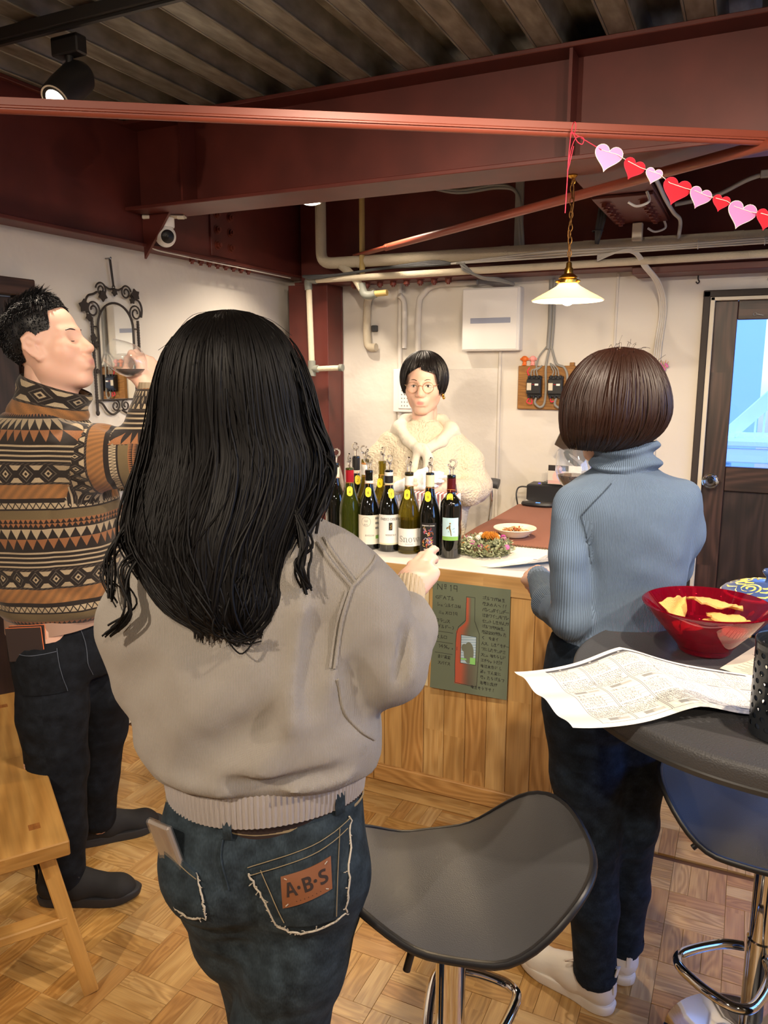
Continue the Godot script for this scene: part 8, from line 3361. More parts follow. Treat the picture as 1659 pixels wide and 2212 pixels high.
	var A := Vector3(0.03, 1.345, 0.09)
	var E := Vector3(0.268, 1.312, 0.065)
	b = cloth_uv(b, func(p: Vector3) -> int:
		if p.x > 0.22 and p.y > 1.36: return 2
		if (p.x > 0.125 + (p.y - 1.30) * 0.35 and p.z > -0.06 and p.y > 1.2): return 1
		if p.z < -0.12 and p.x > 0.03 and p.y < 1.28 and p.y > 1.05: return 3
		return 0, func(k: int, p: Vector3) -> Vector2:
		if k == 0:
			return Vector2(atan2(p.x + 0.02, p.z) * 0.18 / 0.11, (1.315 - p.y) / 0.285)
		if k == 1:
			var q := p - A
			return Vector2(atan2(q.z, q.y) * 0.18 / 0.11, (p.x - 0.12) / 0.285 + 0.02)
		if k == 2:
			return Vector2(atan2(p.z - 0.02, p.x - 0.29) * 0.18 / 0.11, (p.y - 1.30) / 0.285 + 0.5)
		return Vector2(atan2(p.z + 0.19, p.y - 1.12) * 0.18 / 0.11, p.x / 0.285 + 0.4), [W, W, W, W])
	var fl := part("fleece", b, jk, t)
	# collar standing round the neck
	b = MB.new()
	shell(b, func(a: float, q: float):
		var lean := Vector3(0.032, 0, 0) * (1.0 - q)
		var r0 := lerpf(0.086, 0.100, q) + 0.004 * sin(q * 9.0)
		var yy := lerpf(1.512 - 0.030 * cos(a) * 1.0, 1.425 - 0.012 * cos(a), q)
		return Vector3(0.0 + r0 * 1.05 * cos(a), yy, r0 * 0.95 * sin(a)) + lean, 64, 10, 3.0, 0.32)
	part("collar", b, jk, fl)
	part("cuff", rib_tube(Vector3(0.290, 1.462, 0.008), Vector3(0.291, 1.515, 0.004), 0.040, 0.037, 22, 0.03), mk("fleece_cuff", hexc("8f8069"), 0.9), fl)
	part("cuff", rib_tube(Vector3(0.145, 1.163, -0.172), Vector3(0.188, 1.178, -0.158), 0.042, 0.040, 20, 0.03), M.fleece_cuff, fl)
	# shirt tail
	b = MB.new()
	shell(b, func(a: float, q: float): return Vector3(0.0 + (0.157 + 0.004 * sin(a * 7.0) * q) * cos(a), lerpf(0.93, 0.832 + 0.022 * cos(a), q), (0.142 + 0.003 * sin(a * 6.0) * q) * sin(a)), 72, 8)
	part("shirt", b, M.inner_shirt, t)
	# jeans
	s = SD.new()
	s.loft(Loft.new([[0.68, 0.0, -0.01, 0.125, 0.135, 0.14], [0.76, -0.005, -0.01, 0.145, 0.145, 0.15], [0.85, -0.002, -0.005, 0.146, 0.136, 0.142], [0.90, 0.0, 0.0, 0.142, 0.130, 0.135]], 2.3), 0.05)
	s.chain([Vector3(-0.01, 0.75, 0.065), Vector3(-0.015, 0.60, 0.085), Vector3(-0.005, 0.44, 0.10), Vector3(-0.01, 0.25, 0.105), Vector3(-0.010, 0.09, 0.10)], [0.105, 0.093, 0.080, 0.070, 0.058], 0.03)
	s.chain([Vector3(0.02, 0.75, -0.08), Vector3(0.055, 0.58, -0.10), Vector3(0.035, 0.44, -0.13), Vector3(0.0, 0.25, -0.16), Vector3(-0.015, 0.10, -0.18)], [0.10, 0.090, 0.076, 0.066, 0.056], 0.03)
	s.fold(Vector3(-0.09, 0.52, 0.17), Vector3(0.07, 0.49, 0.17), 0.014, 0.009)
	s.fold(Vector3(-0.08, 0.47, 0.17), Vector3(0.07, 0.43, 0.17), 0.014, -0.008)
	s.fold(Vector3(-0.09, 0.62, 0.17), Vector3(0.04, 0.59, 0.17), 0.018, -0.006)
	s.fold(Vector3(-0.07, 0.39, 0.17), Vector3(0.05, 0.36, 0.17), 0.012, 0.006)
	s.fold(Vector3(-0.06, 0.13, 0.15), Vector3(0.05, 0.12, 0.15), 0.012, 0.008)
	s.wool(23, 9.0, 0.005)
	b = MB.new()
	net(b, s.d, Vector3(-0.18, 0.06, -0.26), Vector3(0.18, 0.885, 0.20), 0.0105)
	var jn := part("jeans", b, M.dark_denim, t)
	part("pocket", patch_on(s, Vector2(-0.096, 0.800), Vector2(0.040, 0.806), Vector2(0.060, 0.682), Vector2(-0.052, 0.680), 0.004), M.dark_denim, jn)
	b = MB.new()
	seam_on(b, s, [Vector2(-0.094, 0.792), Vector2(-0.03, 0.790), Vector2(0.040, 0.798)], 0.0012, 0.0045, 0.0, 4)
	seam_on(b, s, [Vector2(0.040, 0.806), Vector2(0.050, 0.75), Vector2(0.060, 0.682)], 0.001, 0.0045, 0.0, 4)
	seam_on(b, s, [Vector2(0.085, 0.87), Vector2(0.10, 0.80), Vector2(0.105, 0.70)], 0.0012, 0.001, 0.0, 4)
	part("stitching", b, mk("blue_thread", hexc("4a5260"), 0.8), jn)
	var wz := surf_z(s, -0.04, 0.83)
	var wl := thing("wallet", "dark wallet with orange edges in the man's back pocket", "wallet")
	wl.transform = t.transform * Transform3D(Basis(Vector3.UP, 0.0) * Basis(Vector3(0, 0, 1), 0.05), Vector3(-0.042, 0.818, wz + 0.012))
	b = MB.new()
	b.box(Vector3(-0.002, 0, 0.004), Vector3(0.096, 0.095, 0.006), 0.002)
	b.box(Vector3(0.004, 0.003, -0.005), Vector3(0.096, 0.095, 0.006), 0.002)
	part("cover", b, M.belt_brown, wl)
	b = MB.new()
	for e in [[0.002, 0.0, 0.004], [0.0085, 0.003, -0.005]]:
		b.tube([Vector3(e[0] - 0.05, 0.0475 + e[1], e[2]), Vector3(e[0] + 0.0455, 0.0475 + e[1], e[2]), Vector3(e[0] + 0.0455, -0.04 + e[1], e[2])], 0.0014, 6)
	part("orange_edge", b, mk("orange_edge", hexc("c8622c"), 0.6), wl)
	shoe(t, Transform3D(Basis(Vector3.UP, PI / 2 + 0.08).scaled(Vector3(1.08, 1.08, 1.08)), Vector3(-0.095, 0, 0.105)), M.black_suede, M.black_sole, M.cable_dark, false)
	shoe(t, Transform3D(Basis(Vector3.UP, PI / 2 + 0.45).scaled(Vector3(1.06, 1.06, 1.06)), Vector3(-0.10, 0, -0.165)), M.black_suede, M.black_sole, M.cable_dark, false)
	# tilted glass in his hand
	var up := Vector3(-0.89, 0.456, 0.0).normalized()
	var g := thing("wine_glass", "wine glass tilted towards the man's mouth with a little red wine", "glass")
	var gx := up.cross(Vector3(0, 0, 1)).normalized()
	var gt := Transform3D(Basis(gx, up, gx.cross(up)), Vector3(0.193, 1.602, 0.03) - up * 0.19)
	g.transform = t.transform * gt
	part("glass_body", wine_glass_mesh(0.95), M.thin_glass, g)
	part("wine", wine_pool(gt.basis.inverse() * Vector3.UP, 0.95, 0.040), M.wine, g)


# wine lying level in a glass: up is the true vertical in the glass's own axes
func wine_pool(up: Vector3, k: float, level: float) -> MB:
	var b := MB.new()
	var f := func(p: Vector3) -> float:
		var v := (p - Vector3(0, 0.142, 0) * k) / (Vector3(0.0435, 0.052, 0.0435) * k)
		return maxf((v.length() - 1.0) * 0.043, p.dot(up) - level * k)
	net(b, f, Vector3(-0.05, 0.08, -0.05), Vector3(0.05, 0.20, 0.05), 0.003)
	return b


func build_blue_woman() -> void:
	people_materials()
	var t := root_of("woman with brown bob in blue ribbed turtleneck and jeans at the counter", 0.53, 1.68)
	var base := Color(0.68, 0.42, 0.32)
	var flat := func(_q: Vector3) -> Color: return base
	var b := MB.new()
	var s := SD.new()
	s.cap(Vector3(-0.01, 0.9, -0.01), Vector3(0.0, 1.20, -0.01), 0.07, 0.07, 0.03)
	s.cap(Vector3(-0.10, 1.25, 0), Vector3(0.10, 1.255, 0), 0.032, 0.032, 0.02)
	s.cap(Vector3(0.0, 1.28, -0.01), Vector3(-0.01, 1.42, -0.015), 0.05, 0.048, 0.04)
	s.chain([Vector3(-0.118, 1.25, 0.0), Vector3(-0.13, 1.005, 0.01), Vector3(-0.115, 1.0, -0.20), Vector3(-0.105, 1.0, -0.32)], [0.03, 0.028, 0.026, 0.024], 0.01)
	s.chain([Vector3(0.118, 1.255, 0.0), Vector3(0.14, 1.10, -0.08), Vector3(0.02, 1.16, -0.25)], [0.03, 0.028, 0.022], 0.01)
	s.chain([Vector3(-0.06, 0.86, 0), Vector3(-0.042, 0.47, 0.02), Vector3(-0.01, 0.08, 0.01)], [0.06, 0.045, 0.036], 0.01)
	s.chain([Vector3(0.035, 0.86, -0.02), Vector3(0.066, 0.47, -0.03), Vector3(0.088, 0.08, -0.09)], [0.06, 0.045, 0.036], 0.01)
	net(b, s.d, Vector3(-0.2, 0.03, -0.36), Vector3(0.22, 1.46, 0.14), 0.014, flat)
	b.at(Transform3D(Basis(Vector3.UP, PI + 0.35), Vector3(-0.025, 1.468, -0.02)))
	net(b, head_field(false, 0.0, false).d, Vector3(-0.11, -0.17, -0.13), Vector3(0.11, 0.14, 0.13), 0.006, skin_color(base, Color(0.6, 0.28, 0.25)))
	b.at(Transform3D.IDENTITY)
	b.c = base
	var y := Vector3(-0.10, -0.12, -1.0).normalized()
	var z := (Vector3(-0.55, 0.85, 0.1) - y * y.dot(Vector3(-0.55, 0.85, 0.1))).normalized()
	hand(b, Transform3D(Basis(y.cross(z), y, z), Vector3(-0.112, 1.0, -0.335)), 1.0, 0.95, [[0.1, 0.5, 0.5, 0.3], [-0.03, 0.7, 0.8, 0.5], [0.0, 0.8, 0.8, 0.5], [0.02, 0.85, 0.8, 0.5], [0.05, 0.9, 0.8, 0.5]])
	y = Vector3(-0.85, 0.25, -0.4).normalized()
	z = (Vector3(-0.4, 0.0, -1.0) - y * y.dot(Vector3(-0.4, 0.0, -1.0))).normalized()
	hand(b, Transform3D(Basis(y.cross(z), y, z), Vector3(0.05, 1.15, -0.245)), -1.0, 0.95, [[0.0, 0.5, 0.5, 0.3], [-0.03, 1.0, 1.0, 0.5], [0.0, 1.0, 1.0, 0.5], [0.02, 1.0, 1.0, 0.5], [0.05, 1.0, 1.0, 0.5]], 0.004)
	part("body", b, M.skin, t, true)
	# turtleneck
	s = SD.new()
	s.loft(Loft.new([[0.905, -0.012, 0.0, 0.132, 0.105, 0.11], [0.95, -0.004, 0.0, 0.130, 0.102, 0.11], [1.02, 0.012, 0.0, 0.122, 0.095, 0.105], [1.10, 0.018, 0.0, 0.124, 0.095, 0.11], [1.18, 0.014, 0.0, 0.134, 0.100, 0.115], [1.25, 0.004, 0.0, 0.144, 0.098, 0.105], [1.29, 0.0, 0.0, 0.135, 0.085, 0.09], [1.322, 0.0, -0.004, 0.095, 0.070, 0.07], [1.338, -0.001, -0.006, 0.070, 0.062, 0.062]], 2.3), 0.03)
	s.chain([Vector3(-0.114, 1.258, 0.005), Vector3(-0.124, 1.15, 0.035), Vector3(-0.118, 1.012, 0.05)], [0.046, 0.046, 0.044], 0.012)
	s.chain([Vector3(-0.118, 1.012, 0.05), Vector3(-0.132, 1.0, -0.10), Vector3(-0.116, 1.002, -0.30)], [0.045, 0.041, 0.032], 0.015)
	s.chain([Vector3(0.122, 1.272, 0.0), Vector3(0.135, 1.19, -0.015), Vector3(0.142, 1.10, -0.07)], [0.046, 0.045, 0.042], 0.03)
	s.chain([Vector3(0.142, 1.10, -0.07), Vector3(0.05, 1.148, -0.23)], [0.042, 0.03], 0.025)
	s.fold(Vector3(-0.095, 1.19, 0.06), Vector3(-0.078, 1.10, 0.08), 0.012, -0.007)
	s.fold(Vector3(-0.145, 1.24, 0.03), Vector3(-0.10, 1.17, 0.06), 0.014, 0.005)
	s.fold(Vector3(-0.09, 0.965, 0.09), Vector3(0.08, 1.0, 0.09), 0.018, 0.006)
	s.fold(Vector3(-0.09, 0.94, 0.09), Vector3(0.05, 0.955, 0.10), 0.012, -0.006)
	s.fold(Vector3(-0.155, 1.03, 0.04), Vector3(-0.10, 1.02, 0.06), 0.012, -0.004)
	s.fold(Vector3(0.02, 1.22, 0.10), Vector3(0.10, 1.16, 0.09), 0.020, 0.004)
	s.fold(Vector3(0.0, 1.14, 0.10), Vector3(0.11, 1.10, 0.08), 0.018, 0.004)
	for k in 4:
		s.fold(Vector3(-0.165, 0.985 + 0.0 * k, -0.05 - 0.05 * k), Vector3(-0.09, 1.03, -0.06 - 0.05 * k), 0.010, 0.004)
	s.wool(41, 10.0, 0.003)
	b = MB.new()
	net(b, s.d, Vector3(-0.21, 0.88, -0.34), Vector3(0.22, 1.36, 0.13), 0.0075)
	var W := TAU * 0.13
	b = cloth_uv(b, func(p: Vector3) -> int:
		if p.x < -0.080 - maxf(0.0, p.y - 1.12) * 0.10 and p.y < 1.235: return 1 if p.z > -0.05 else 2
		if p.x > 0.13 and p.y < 1.2: return 3
		if p.z < -0.13: return 3
		return 0, func(k: int, p: Vector3) -> Vector2:
		if k == 0: return Vector2(atan2(p.x, p.z) * 0.13, p.y)
		if k == 1: return Vector2(atan2(p.x + 0.122, p.z - 0.01) * 0.05, p.y)
		if k == 2: return Vector2(atan2(p.x + 0.119, p.y - 1.0) * 0.05, p.z)
		return Vector2(atan2(p.x - 0.14, p.z + 0.03) * 0.05, p.y), [W, TAU * 0.05, TAU * 0.05, TAU * 0.05])
	var sw := part("turtleneck", b, M.blue_rib, t)
	b = MB.new()
	shell(b, func(a: float, q: float):
		var roll := 0.006 * sin(q * 11.0) + 0.003 * sin(a * 3.0 + q * 9.0)
		var rr := lerpf(0.061, 0.072, q) + roll
		return Vector3(-0.003 + rr * 1.05 * cos(a), lerpf(1.392, 1.332, q) + 0.006 * cos(a) * (1.0 - q) + 0.004 * sin(a * 2.0), -0.008 + rr * 0.98 * sin(a)), 72, 18, TAU * 0.065, 0.06)
	part("collar", b, M.blue_rib, sw)
	b = MB.new()
	seam_on(b, s, [Vector2(-0.05, 1.315), Vector2(-0.09, 1.275), Vector2(-0.112, 1.245)], 0.0016, 0.0006)
	seam_on(b, s, [Vector2(-0.112, 1.245), Vector2(-0.098, 1.20), Vector2(-0.085, 1.14)], 0.0014, 0.0006)
	part("seam", b, M.blue_rib, sw)
	part("cuff", rib_tube(Vector3(-0.117, 1.002, -0.275), Vector3(-0.1125, 1.001, -0.345), 0.0335, 0.031, 24, 0.05), mk("blue_cuff", hexc("6f85a2"), 0.9), sw)
	# jeans
	s = SD.new()
	s.loft(Loft.new([[0.74, -0.015, 0.0, 0.125, 0.10, 0.09], [0.80, -0.02, 0.0, 0.140, 0.108, 0.10], [0.87, -0.022, 0.0, 0.142, 0.104, 0.10], [0.93, -0.02, 0.0, 0.132, 0.096, 0.10], [0.96, -0.018, 0.0, 0.126, 0.092, 0.10]], 2.3), 0.05)
	s.chain([Vector3(-0.070, 0.78, 0.005), Vector3(-0.055, 0.62, 0.015), Vector3(-0.042, 0.47, 0.02), Vector3(-0.025, 0.28, 0.02), Vector3(-0.010, 0.095, 0.012)], [0.092, 0.082, 0.068, 0.058, 0.050], 0.02)
	s.chain([Vector3(0.045, 0.78, -0.015), Vector3(0.058, 0.62, -0.02), Vector3(0.066, 0.47, -0.03), Vector3(0.078, 0.28, -0.06), Vector3(0.088, 0.10, -0.085)], [0.090, 0.078, 0.064, 0.056, 0.048], 0.02)
	for e in [[-0.10, 0.50, 0.02, 0.47], [-0.10, 0.44, 0.01, 0.455], [-0.09, 0.40, 0.0, 0.42], [0.02, 0.50, 0.12, 0.49], [0.03, 0.44, 0.12, 0.46], [0.03, 0.41, 0.12, 0.42]]:
		s.fold(Vector3(e[0], e[1], 0.08 if e[0] < 0.0 else 0.03), Vector3(e[2], e[3], 0.08 if e[0] < 0.0 else 0.03), 0.011, 0.006)
	s.fold(Vector3(-0.11, 0.73, 0.09), Vector3(0.0, 0.745, 0.10), 0.012, -0.005)
	s.wool(43, 9.0, 0.003)
	b = MB.new()
	net(b, s.d, Vector3(-0.2, 0.07, -0.15), Vector3(0.16, 0.95, 0.13), 0.0095)
	var jn := part("jeans", b, M.navy_denim, t)
	for e in [[-0.010, 0.102, 0.012, 0.052], [0.0875, 0.107, -0.084, 0.050]]:
		b = MB.new()
		b.at(Transform3D(Basis.IDENTITY, Vector3(e[0], e[1], e[2])))
		b.lathe([Vector2(e[3] - 0.004, -0.012), Vector2(e[3] + 0.001, -0.012), Vector2(e[3] + 0.002, 0.0), Vector2(e[3], 0.012)], 32)
		part("hem", b, M.navy_denim, jn)
	shoe(t, Transform3D(Basis(Vector3.UP, PI + 0.78), Vector3(0.032, 0, 0.045)), M.white_leather, M.white_sole, M.white_thread, true)
	shoe(t, Transform3D(Basis(Vector3.UP, PI + 0.12), Vector3(0.092, 0, -0.038)), M.white_leather, M.white_sole, M.white_thread, true)
	# bob
	var rows := [[1.598, -0.022, 0.006, -0.015, 0.006, 0.006], [1.590, -0.022, 0.045, -0.015, 0.048, 0.048], [1.570, -0.024, 0.074, -0.015, 0.080, 0.078], [1.535, -0.027, 0.098, -0.014, 0.104, 0.096], [1.495, -0.029, 0.112, -0.012, 0.114, 0.10], [1.455, -0.031, 0.114, -0.010, 0.115, 0.095], [1.420, -0.037, 0.106, -0.010, 0.104, 0.085], [1.396, -0.045, 0.090, -0.012, 0.084, 0.075], [1.380, -0.052, 0.070, -0.015, 0.060, 0.06]]
	var fn := rows_fn(rows)
	b = MB.new()
	shell(b, func(a: float, q: float):
		var p: Vector3 = fn.call(a, q)
		var c := Vector3(-0.03, p.y, -0.012)
		return c + (p - c) * (0.975 + 0.008 * sin(a * 37.0 + q * 4.0)), 112, 30)
	var r := RandomNumberGenerator.new()
	r.seed = 77
	locks(b, fn, 620, r, Vector2(0.0, 0.12), Vector2(0.86, 1.01), Vector2(0.0022, 0.0048), 0.07, Vector2(-0.002, 0.003), 14)
	locks(b, fn, 240, r, Vector2(0.05, 0.4), Vector2(0.90, 1.02), Vector2(0.0012, 0.0026), 0.10, Vector2(0.0, 0.005), 14)
	for k in 26:
		var a := r.randf() * TAU
		var p0: Vector3 = fn.call(a, r.randf_range(0.0, 0.3))
		var o := Vector3(p0.x + 0.024, 0.03, p0.z + 0.015).normalized()
		b.tube(smooth([p0, p0 + o * 0.008 + Vector3(0, 0.004, 0), p0 + o * r.randf_range(0.012, 0.022) + Vector3(r.randfn(), r.randfn(), r.randfn()) * 0.006], 4), 0.0005, 3, false)
	part("hair", b, M.hair_bob, t)
	# her glass
	var g := thing("wine_glass", "wine glass half full of red wine held before the bobbed woman's chin", "glass")
	var gt := Transform3D(Basis(Vector3(0, 0, 1), 0.12) * Basis(Vector3.RIGHT, -0.10), Vector3(-0.030, 1.165, -0.27))
	g.transform = t.transform * gt
	part("glass_body", wine_glass_mesh(0.95), M.thin_glass, g)
	part("wine", wine_pool(gt.basis.inverse() * Vector3.UP, 0.95, 0.128), M.wine, g)


func build_bartender() -> void:
	people_materials()
	var t := root_of("woman with short dark hair and round glasses behind the counter, wearing cream fluffy sweater", 0.17, 3.35)
	var base := Color(0.74, 0.47, 0.36)
	var flat := func(_q: Vector3) -> Color: return base
	var b := MB.new()
	var s := SD.new()
	s.cap(Vector3(0.0, 0.85, 0), Vector3(0.0, 1.2, 0), 0.11, 0.11, 0.05)
	s.cap(Vector3(-0.13, 1.24, 0), Vector3(0.13, 1.24, 0), 0.05, 0.05, 0.05)
	s.cap(Vector3(0.0, 1.25, 0.0), Vector3(-0.002, 1.43, -0.005), 0.05, 0.046, 0.04)
	s.chain([Vector3(0.15, 1.235, 0.0), Vector3(0.23, 1.06, 0.02), Vector3(0.115, 1.07, 0.20), Vector3(0.06, 1.08, 0.225)], [0.045, 0.04, 0.029, 0.025], 0.02)
	s.chain([Vector3(-0.15, 1.235, 0.0), Vector3(-0.2, 1.06, 0.02), Vector3(-0.12, 1.08, 0.18), Vector3(-0.07, 1.09, 0.22)], [0.045, 0.04, 0.029, 0.025], 0.02)
	s.chain([Vector3(0.08, 0.86, 0), Vector3(0.08, 0.08, 0)], [0.085, 0.045], 0.03)
	s.chain([Vector3(-0.08, 0.86, 0), Vector3(-0.08, 0.08, 0)], [0.085, 0.045], 0.03)
	net(b, s.d, Vector3(-0.28, 0.02, -0.16), Vector3(0.30, 1.46, 0.28), 0.015, flat)
	var hb := Transform3D(Basis(Vector3.UP, -0.20) * Basis(Vector3.RIGHT, 0.06), Vector3(0.0, 1.492, 0.0))
	b.at(hb)
	net(b, head_field(false).d, Vector3(-0.11, -0.18, -0.13), Vector3(0.11, 0.14, 0.13), 0.0036, skin_color(base, Color(0.66, 0.27, 0.24)))
	b.at(Transform3D.IDENTITY)
	b.c = base
	var y := Vector3(-0.85, 0.15, 0.45).normalized()
	var z := (Vector3(0.3, 0.3, 1.0) - y * y.dot(Vector3(0.3, 0.3, 1.0))).normalized()
	hand(b, Transform3D(Basis(y.cross(z), y, z), Vector3(0.062, 1.075, 0.222)), 1.0, 0.95, [[0.1, 0.3, 0.4, 0.3], [-0.03, 0.4, 0.7, 0.5], [0.0, 0.5, 0.7, 0.5], [0.02, 0.55, 0.8, 0.5], [0.05, 0.6, 0.8, 0.5]], 0.0035)
	y = Vector3(0.8, 0.25, 0.5).normalized()
	z = (Vector3(-0.3, 0.3, 1.0) - y * y.dot(Vector3(-0.3, 0.3, 1.0))).normalized()
	hand(b, Transform3D(Basis(y.cross(z), y, z), Vector3(-0.075, 1.092, 0.225)), -1.0, 0.95, [[0.1, 0.3, 0.3, 0.3], [-0.03, 0.3, 0.5, 0.4], [0.0, 0.35, 0.5, 0.4], [0.02, 0.4, 0.6, 0.4], [0.05, 0.5, 0.6, 0.4]], 0.0035)
	part("body", b, M.skin, t, true)
	# eyes, brows, glasses, earring
	for x in [-1.0, 1.0]:
		b = MB.new()
		b.at(hb)
		b.ball(Vector3(0.031 * x, -0.0035, 0.0738), Vector3(0.0122, 0.0048, 0.0092), 16, 10)
		var ey := part("eye", b, M.eye_white, t)
		b = MB.new()
		b.at(hb)
		b.ball(Vector3(0.0305 * x, -0.0032, 0.0805), Vector3(0.0052, 0.0050, 0.0030), 14, 8)
		part("iris", b, M.iris, ey)
		b = MB.new()
		b.at(hb)
		b.tube(smooth([Vector3(0.0185 * x, -0.0035, 0.0815), Vector3(0.025 * x, 0.0012, 0.0838), Vector3(0.034 * x, 0.0016, 0.0828), Vector3(0.0440 * x, -0.0032, 0.0760)], 5), 0.0011, 5)
		part("eyelash", b, M.lash, ey)
	b = MB.new()
	b.at(hb)
	for x in [-1.0, 1.0]:
		b.tube(smooth([Vector3(0.014 * x, 0.0195, 0.0885), Vector3(0.030 * x, 0.024, 0.0825), Vector3(0.047 * x, 0.019, 0.070)], 5), [0.0020, 0.0024, 0.0026, 0.0026, 0.0026, 0.0026, 0.0024, 0.0022, 0.0018, 0.0014, 0.001], 6, true, 0.5)
	part("eyebrow", b, M.hair_dark, t)
	b = MB.new()
	b.at(hb)
	var gl := mk("spectacle_frame", hexc("a8825a"), 0.3, 0.6)
	for x in [-1.0, 1.0]:
		b.torus(Vector3(0.033 * x, -0.008, 0.0965), Vector3(0.12 * x, -0.05, 1), 0.0225, 0.0011, 30, 6)
		b.tube(smooth([Vector3(0.054 * x, -0.001, 0.094), Vector3(0.068 * x, 0.001, 0.075), Vector3(0.080 * x, 0.006, 0.01)], 5), 0.0012, 6)
	b.tube(smooth([Vector3(-0.011, -0.003, 0.098), Vector3(0, 0.001, 0.102), Vector3(0.011, -0.003, 0.098)], 5), 0.0011, 6)
	var sp := part("spectacles", b, gl, t)
	b = MB.new()
	b.at(hb)
	for x in [-1.0, 1.0]:
		b.at(hb * Transform3D(Basis(Vector3.UP, 0.12 * x) * Basis(Vector3.RIGHT, PI / 2), Vector3(0.033 * x, -0.008, 0.0965)))
		b.lathe([Vector2(0.0, 0.0003), Vector2(0.0215, 0.0)], 28)
	part("lens", b, M.pane, sp)
	b = MB.new()
	b.at(hb)
	b.ball(Vector3(0.083, -0.048, 0.0), Vector3(0.006, 0.010, 0.006), 12, 8)
	b.ball(Vector3(0.087, -0.058, 0.006), Vector3(0.006, 0.007, 0.005), 12, 8)
	part("earring", b, M.brass, t)
	# hair: swept from a side parting
	var r := RandomNumberGenerator.new()
	r.seed = 52
	var hf := func(a: float, q: float) -> Vector3:
		# a = 0 at the face centre, positive to her left (image right)
		var w := wrapf(a, -PI, PI)
		var fa := absf(w)
		var edge := 0.0
		if fa < 0.62: edge = lerpf(1.20 if w > 0.0 else 1.08, 1.34, fa / 0.62)
		elif fa < 0.95: edge = lerpf(1.34, 2.12, smoothstep(0.62, 0.90, fa))
		elif fa < 1.5: edge = lerpf(2.12, 2.05, (fa - 0.95) / 0.55)
		else: edge = lerpf(2.05, 2.45, smoothstep(1.5, 2.4, fa))
		var th := q * edge
		var d := Vector3(sin(a) * sin(th), cos(th), cos(a) * sin(th))
		var puff := 1.0 + 0.05 * sin(minf(th, PI) * 0.9)
		return Vector3(0, 0.022, -0.012) + Vector3(d.x * 0.098, d.y * 0.117, d.z * (0.100 if d.z > 0.0 else 0.112)) * puff
	b = MB.new()
	b.at(hb)
	shell(b, func(a: float, q: float):
		var p: Vector3 = hf.call(a, q)
		var c := Vector3(0, 0.02, -0.012)
		return c + (p - c) * (0.968 + 0.008 * sin(a * 31.0 + q * 5.0)), 96, 28)
	locks(b, hf, 520, r, Vector2(0.02, 0.2), Vector2(0.90, 1.03), Vector2(0.0022, 0.0048), 0.10, Vector2(-0.002, 0.003), 14)
	part("hair", b, M.hair_dark, t)
	# sweater
	s = SD.new()
	s.loft(Loft.new([[0.80, 0.0, 0.0, 0.185, 0.15, 0.15], [0.95, 0.005, 0.0, 0.195, 0.155, 0.15], [1.1, 0.005, 0.0, 0.190, 0.15, 0.14], [1.2, 0.0, 0.0, 0.175, 0.13, 0.12], [1.265, 0.0, 0.0, 0.150, 0.105, 0.10], [1.305, 0.0, 0.0, 0.10, 0.08, 0.08], [1.335, 0.0, 0.0, 0.062, 0.062, 0.062]], 2.3), 0.03)
	s.chain([Vector3(0.128, 1.235, 0.0), Vector3(0.185, 1.15, 0.01), Vector3(0.225, 1.055, 0.03)], [0.062, 0.070, 0.068], 0.05)
	s.chain([Vector3(0.225, 1.055, 0.03), Vector3(0.19, 1.045, 0.11), Vector3(0.125, 1.066, 0.185)], [0.066, 0.058, 0.040], 0.03)
	s.chain([Vector3(-0.13, 1.235, 0.0), Vector3(-0.178, 1.15, 0.01), Vector3(-0.205, 1.055, 0.03)], [0.062, 0.070, 0.066], 0.05)
	s.chain([Vector3(-0.205, 1.055, 0.03), Vector3(-0.18, 1.055, 0.11), Vector3(-0.125, 1.080, 0.175)], [0.064, 0.056, 0.040], 0.03)
	for k in 4:
		s.fold(Vector3(0.16 + 0.018 * k, 1.085 - 0.018 * k, 0.16), Vector3(0.27, 1.07 - 0.02 * k, 0.07), 0.009, 0.006)
	s.fold(Vector3(0.15, 1.22, 0.07), Vector3(0.145, 1.10, 0.13), 0.014, -0.007)
	s.fold(Vector3(-0.14, 1.22, 0.07), Vector3(-0.14, 1.10, 0.12), 0.014, -0.007)
	s.wool(61, 14.0, 0.006)
	b = MB.new()
	net(b, s.d, Vector3(-0.30, 0.78, -0.17), Vector3(0.32, 1.36, 0.25), 0.0095)
	part("sweater", b, M.cream_wool, t)
	# second sweater tied over the shoulders
	s = SD.new()
	var L := [Vector3(0.0, 1.345, -0.075), Vector3(-0.075, 1.335, -0.04), Vector3(-0.105, 1.305, 0.03), Vector3(-0.070, 1.262, 0.098), Vector3(-0.028, 1.225, 0.138)]
	var Rr := [Vector3(0.0, 1.345, -0.075), Vector3(0.085, 1.335, -0.04), Vector3(0.118, 1.300, 0.03), Vector3(0.070, 1.258, 0.098), Vector3(0.0, 1.225, 0.138)]
	s.chain(L, [0.026, 0.026, 0.028, 0.026, 0.022], 0.012)
	s.chain(Rr, [0.026, 0.027, 0.030, 0.027, 0.021], 0.012)
	s.cap(Vector3(0.118, 1.300, 0.03), Vector3(0.158, 1.268, 0.02), 0.027, 0.014, 0.02)
	s.cap(Vector3(-0.105, 1.305, 0.03), Vector3(-0.146, 1.268, 0.02), 0.027, 0.014, 0.02)
	s.ell(Vector3(-0.020, 1.232, 0.155), Vector3(0.032, 0.026, 0.026), 0.012)
	s.chain([Vector3(-0.004, 1.232, 0.165), Vector3(0.012, 1.19, 0.172), Vector3(0.008, 1.13, 0.178), Vector3(-0.012, 1.05, 0.180)], [0.019, 0.021, 0.021, 0.020], 0.008)
	s.chain([Vector3(-0.03, 1.22, 0.150), Vector3(-0.045, 1.16, 0.160), Vector3(-0.05, 1.05, 0.165)], [0.016, 0.018, 0.020], 0.008)
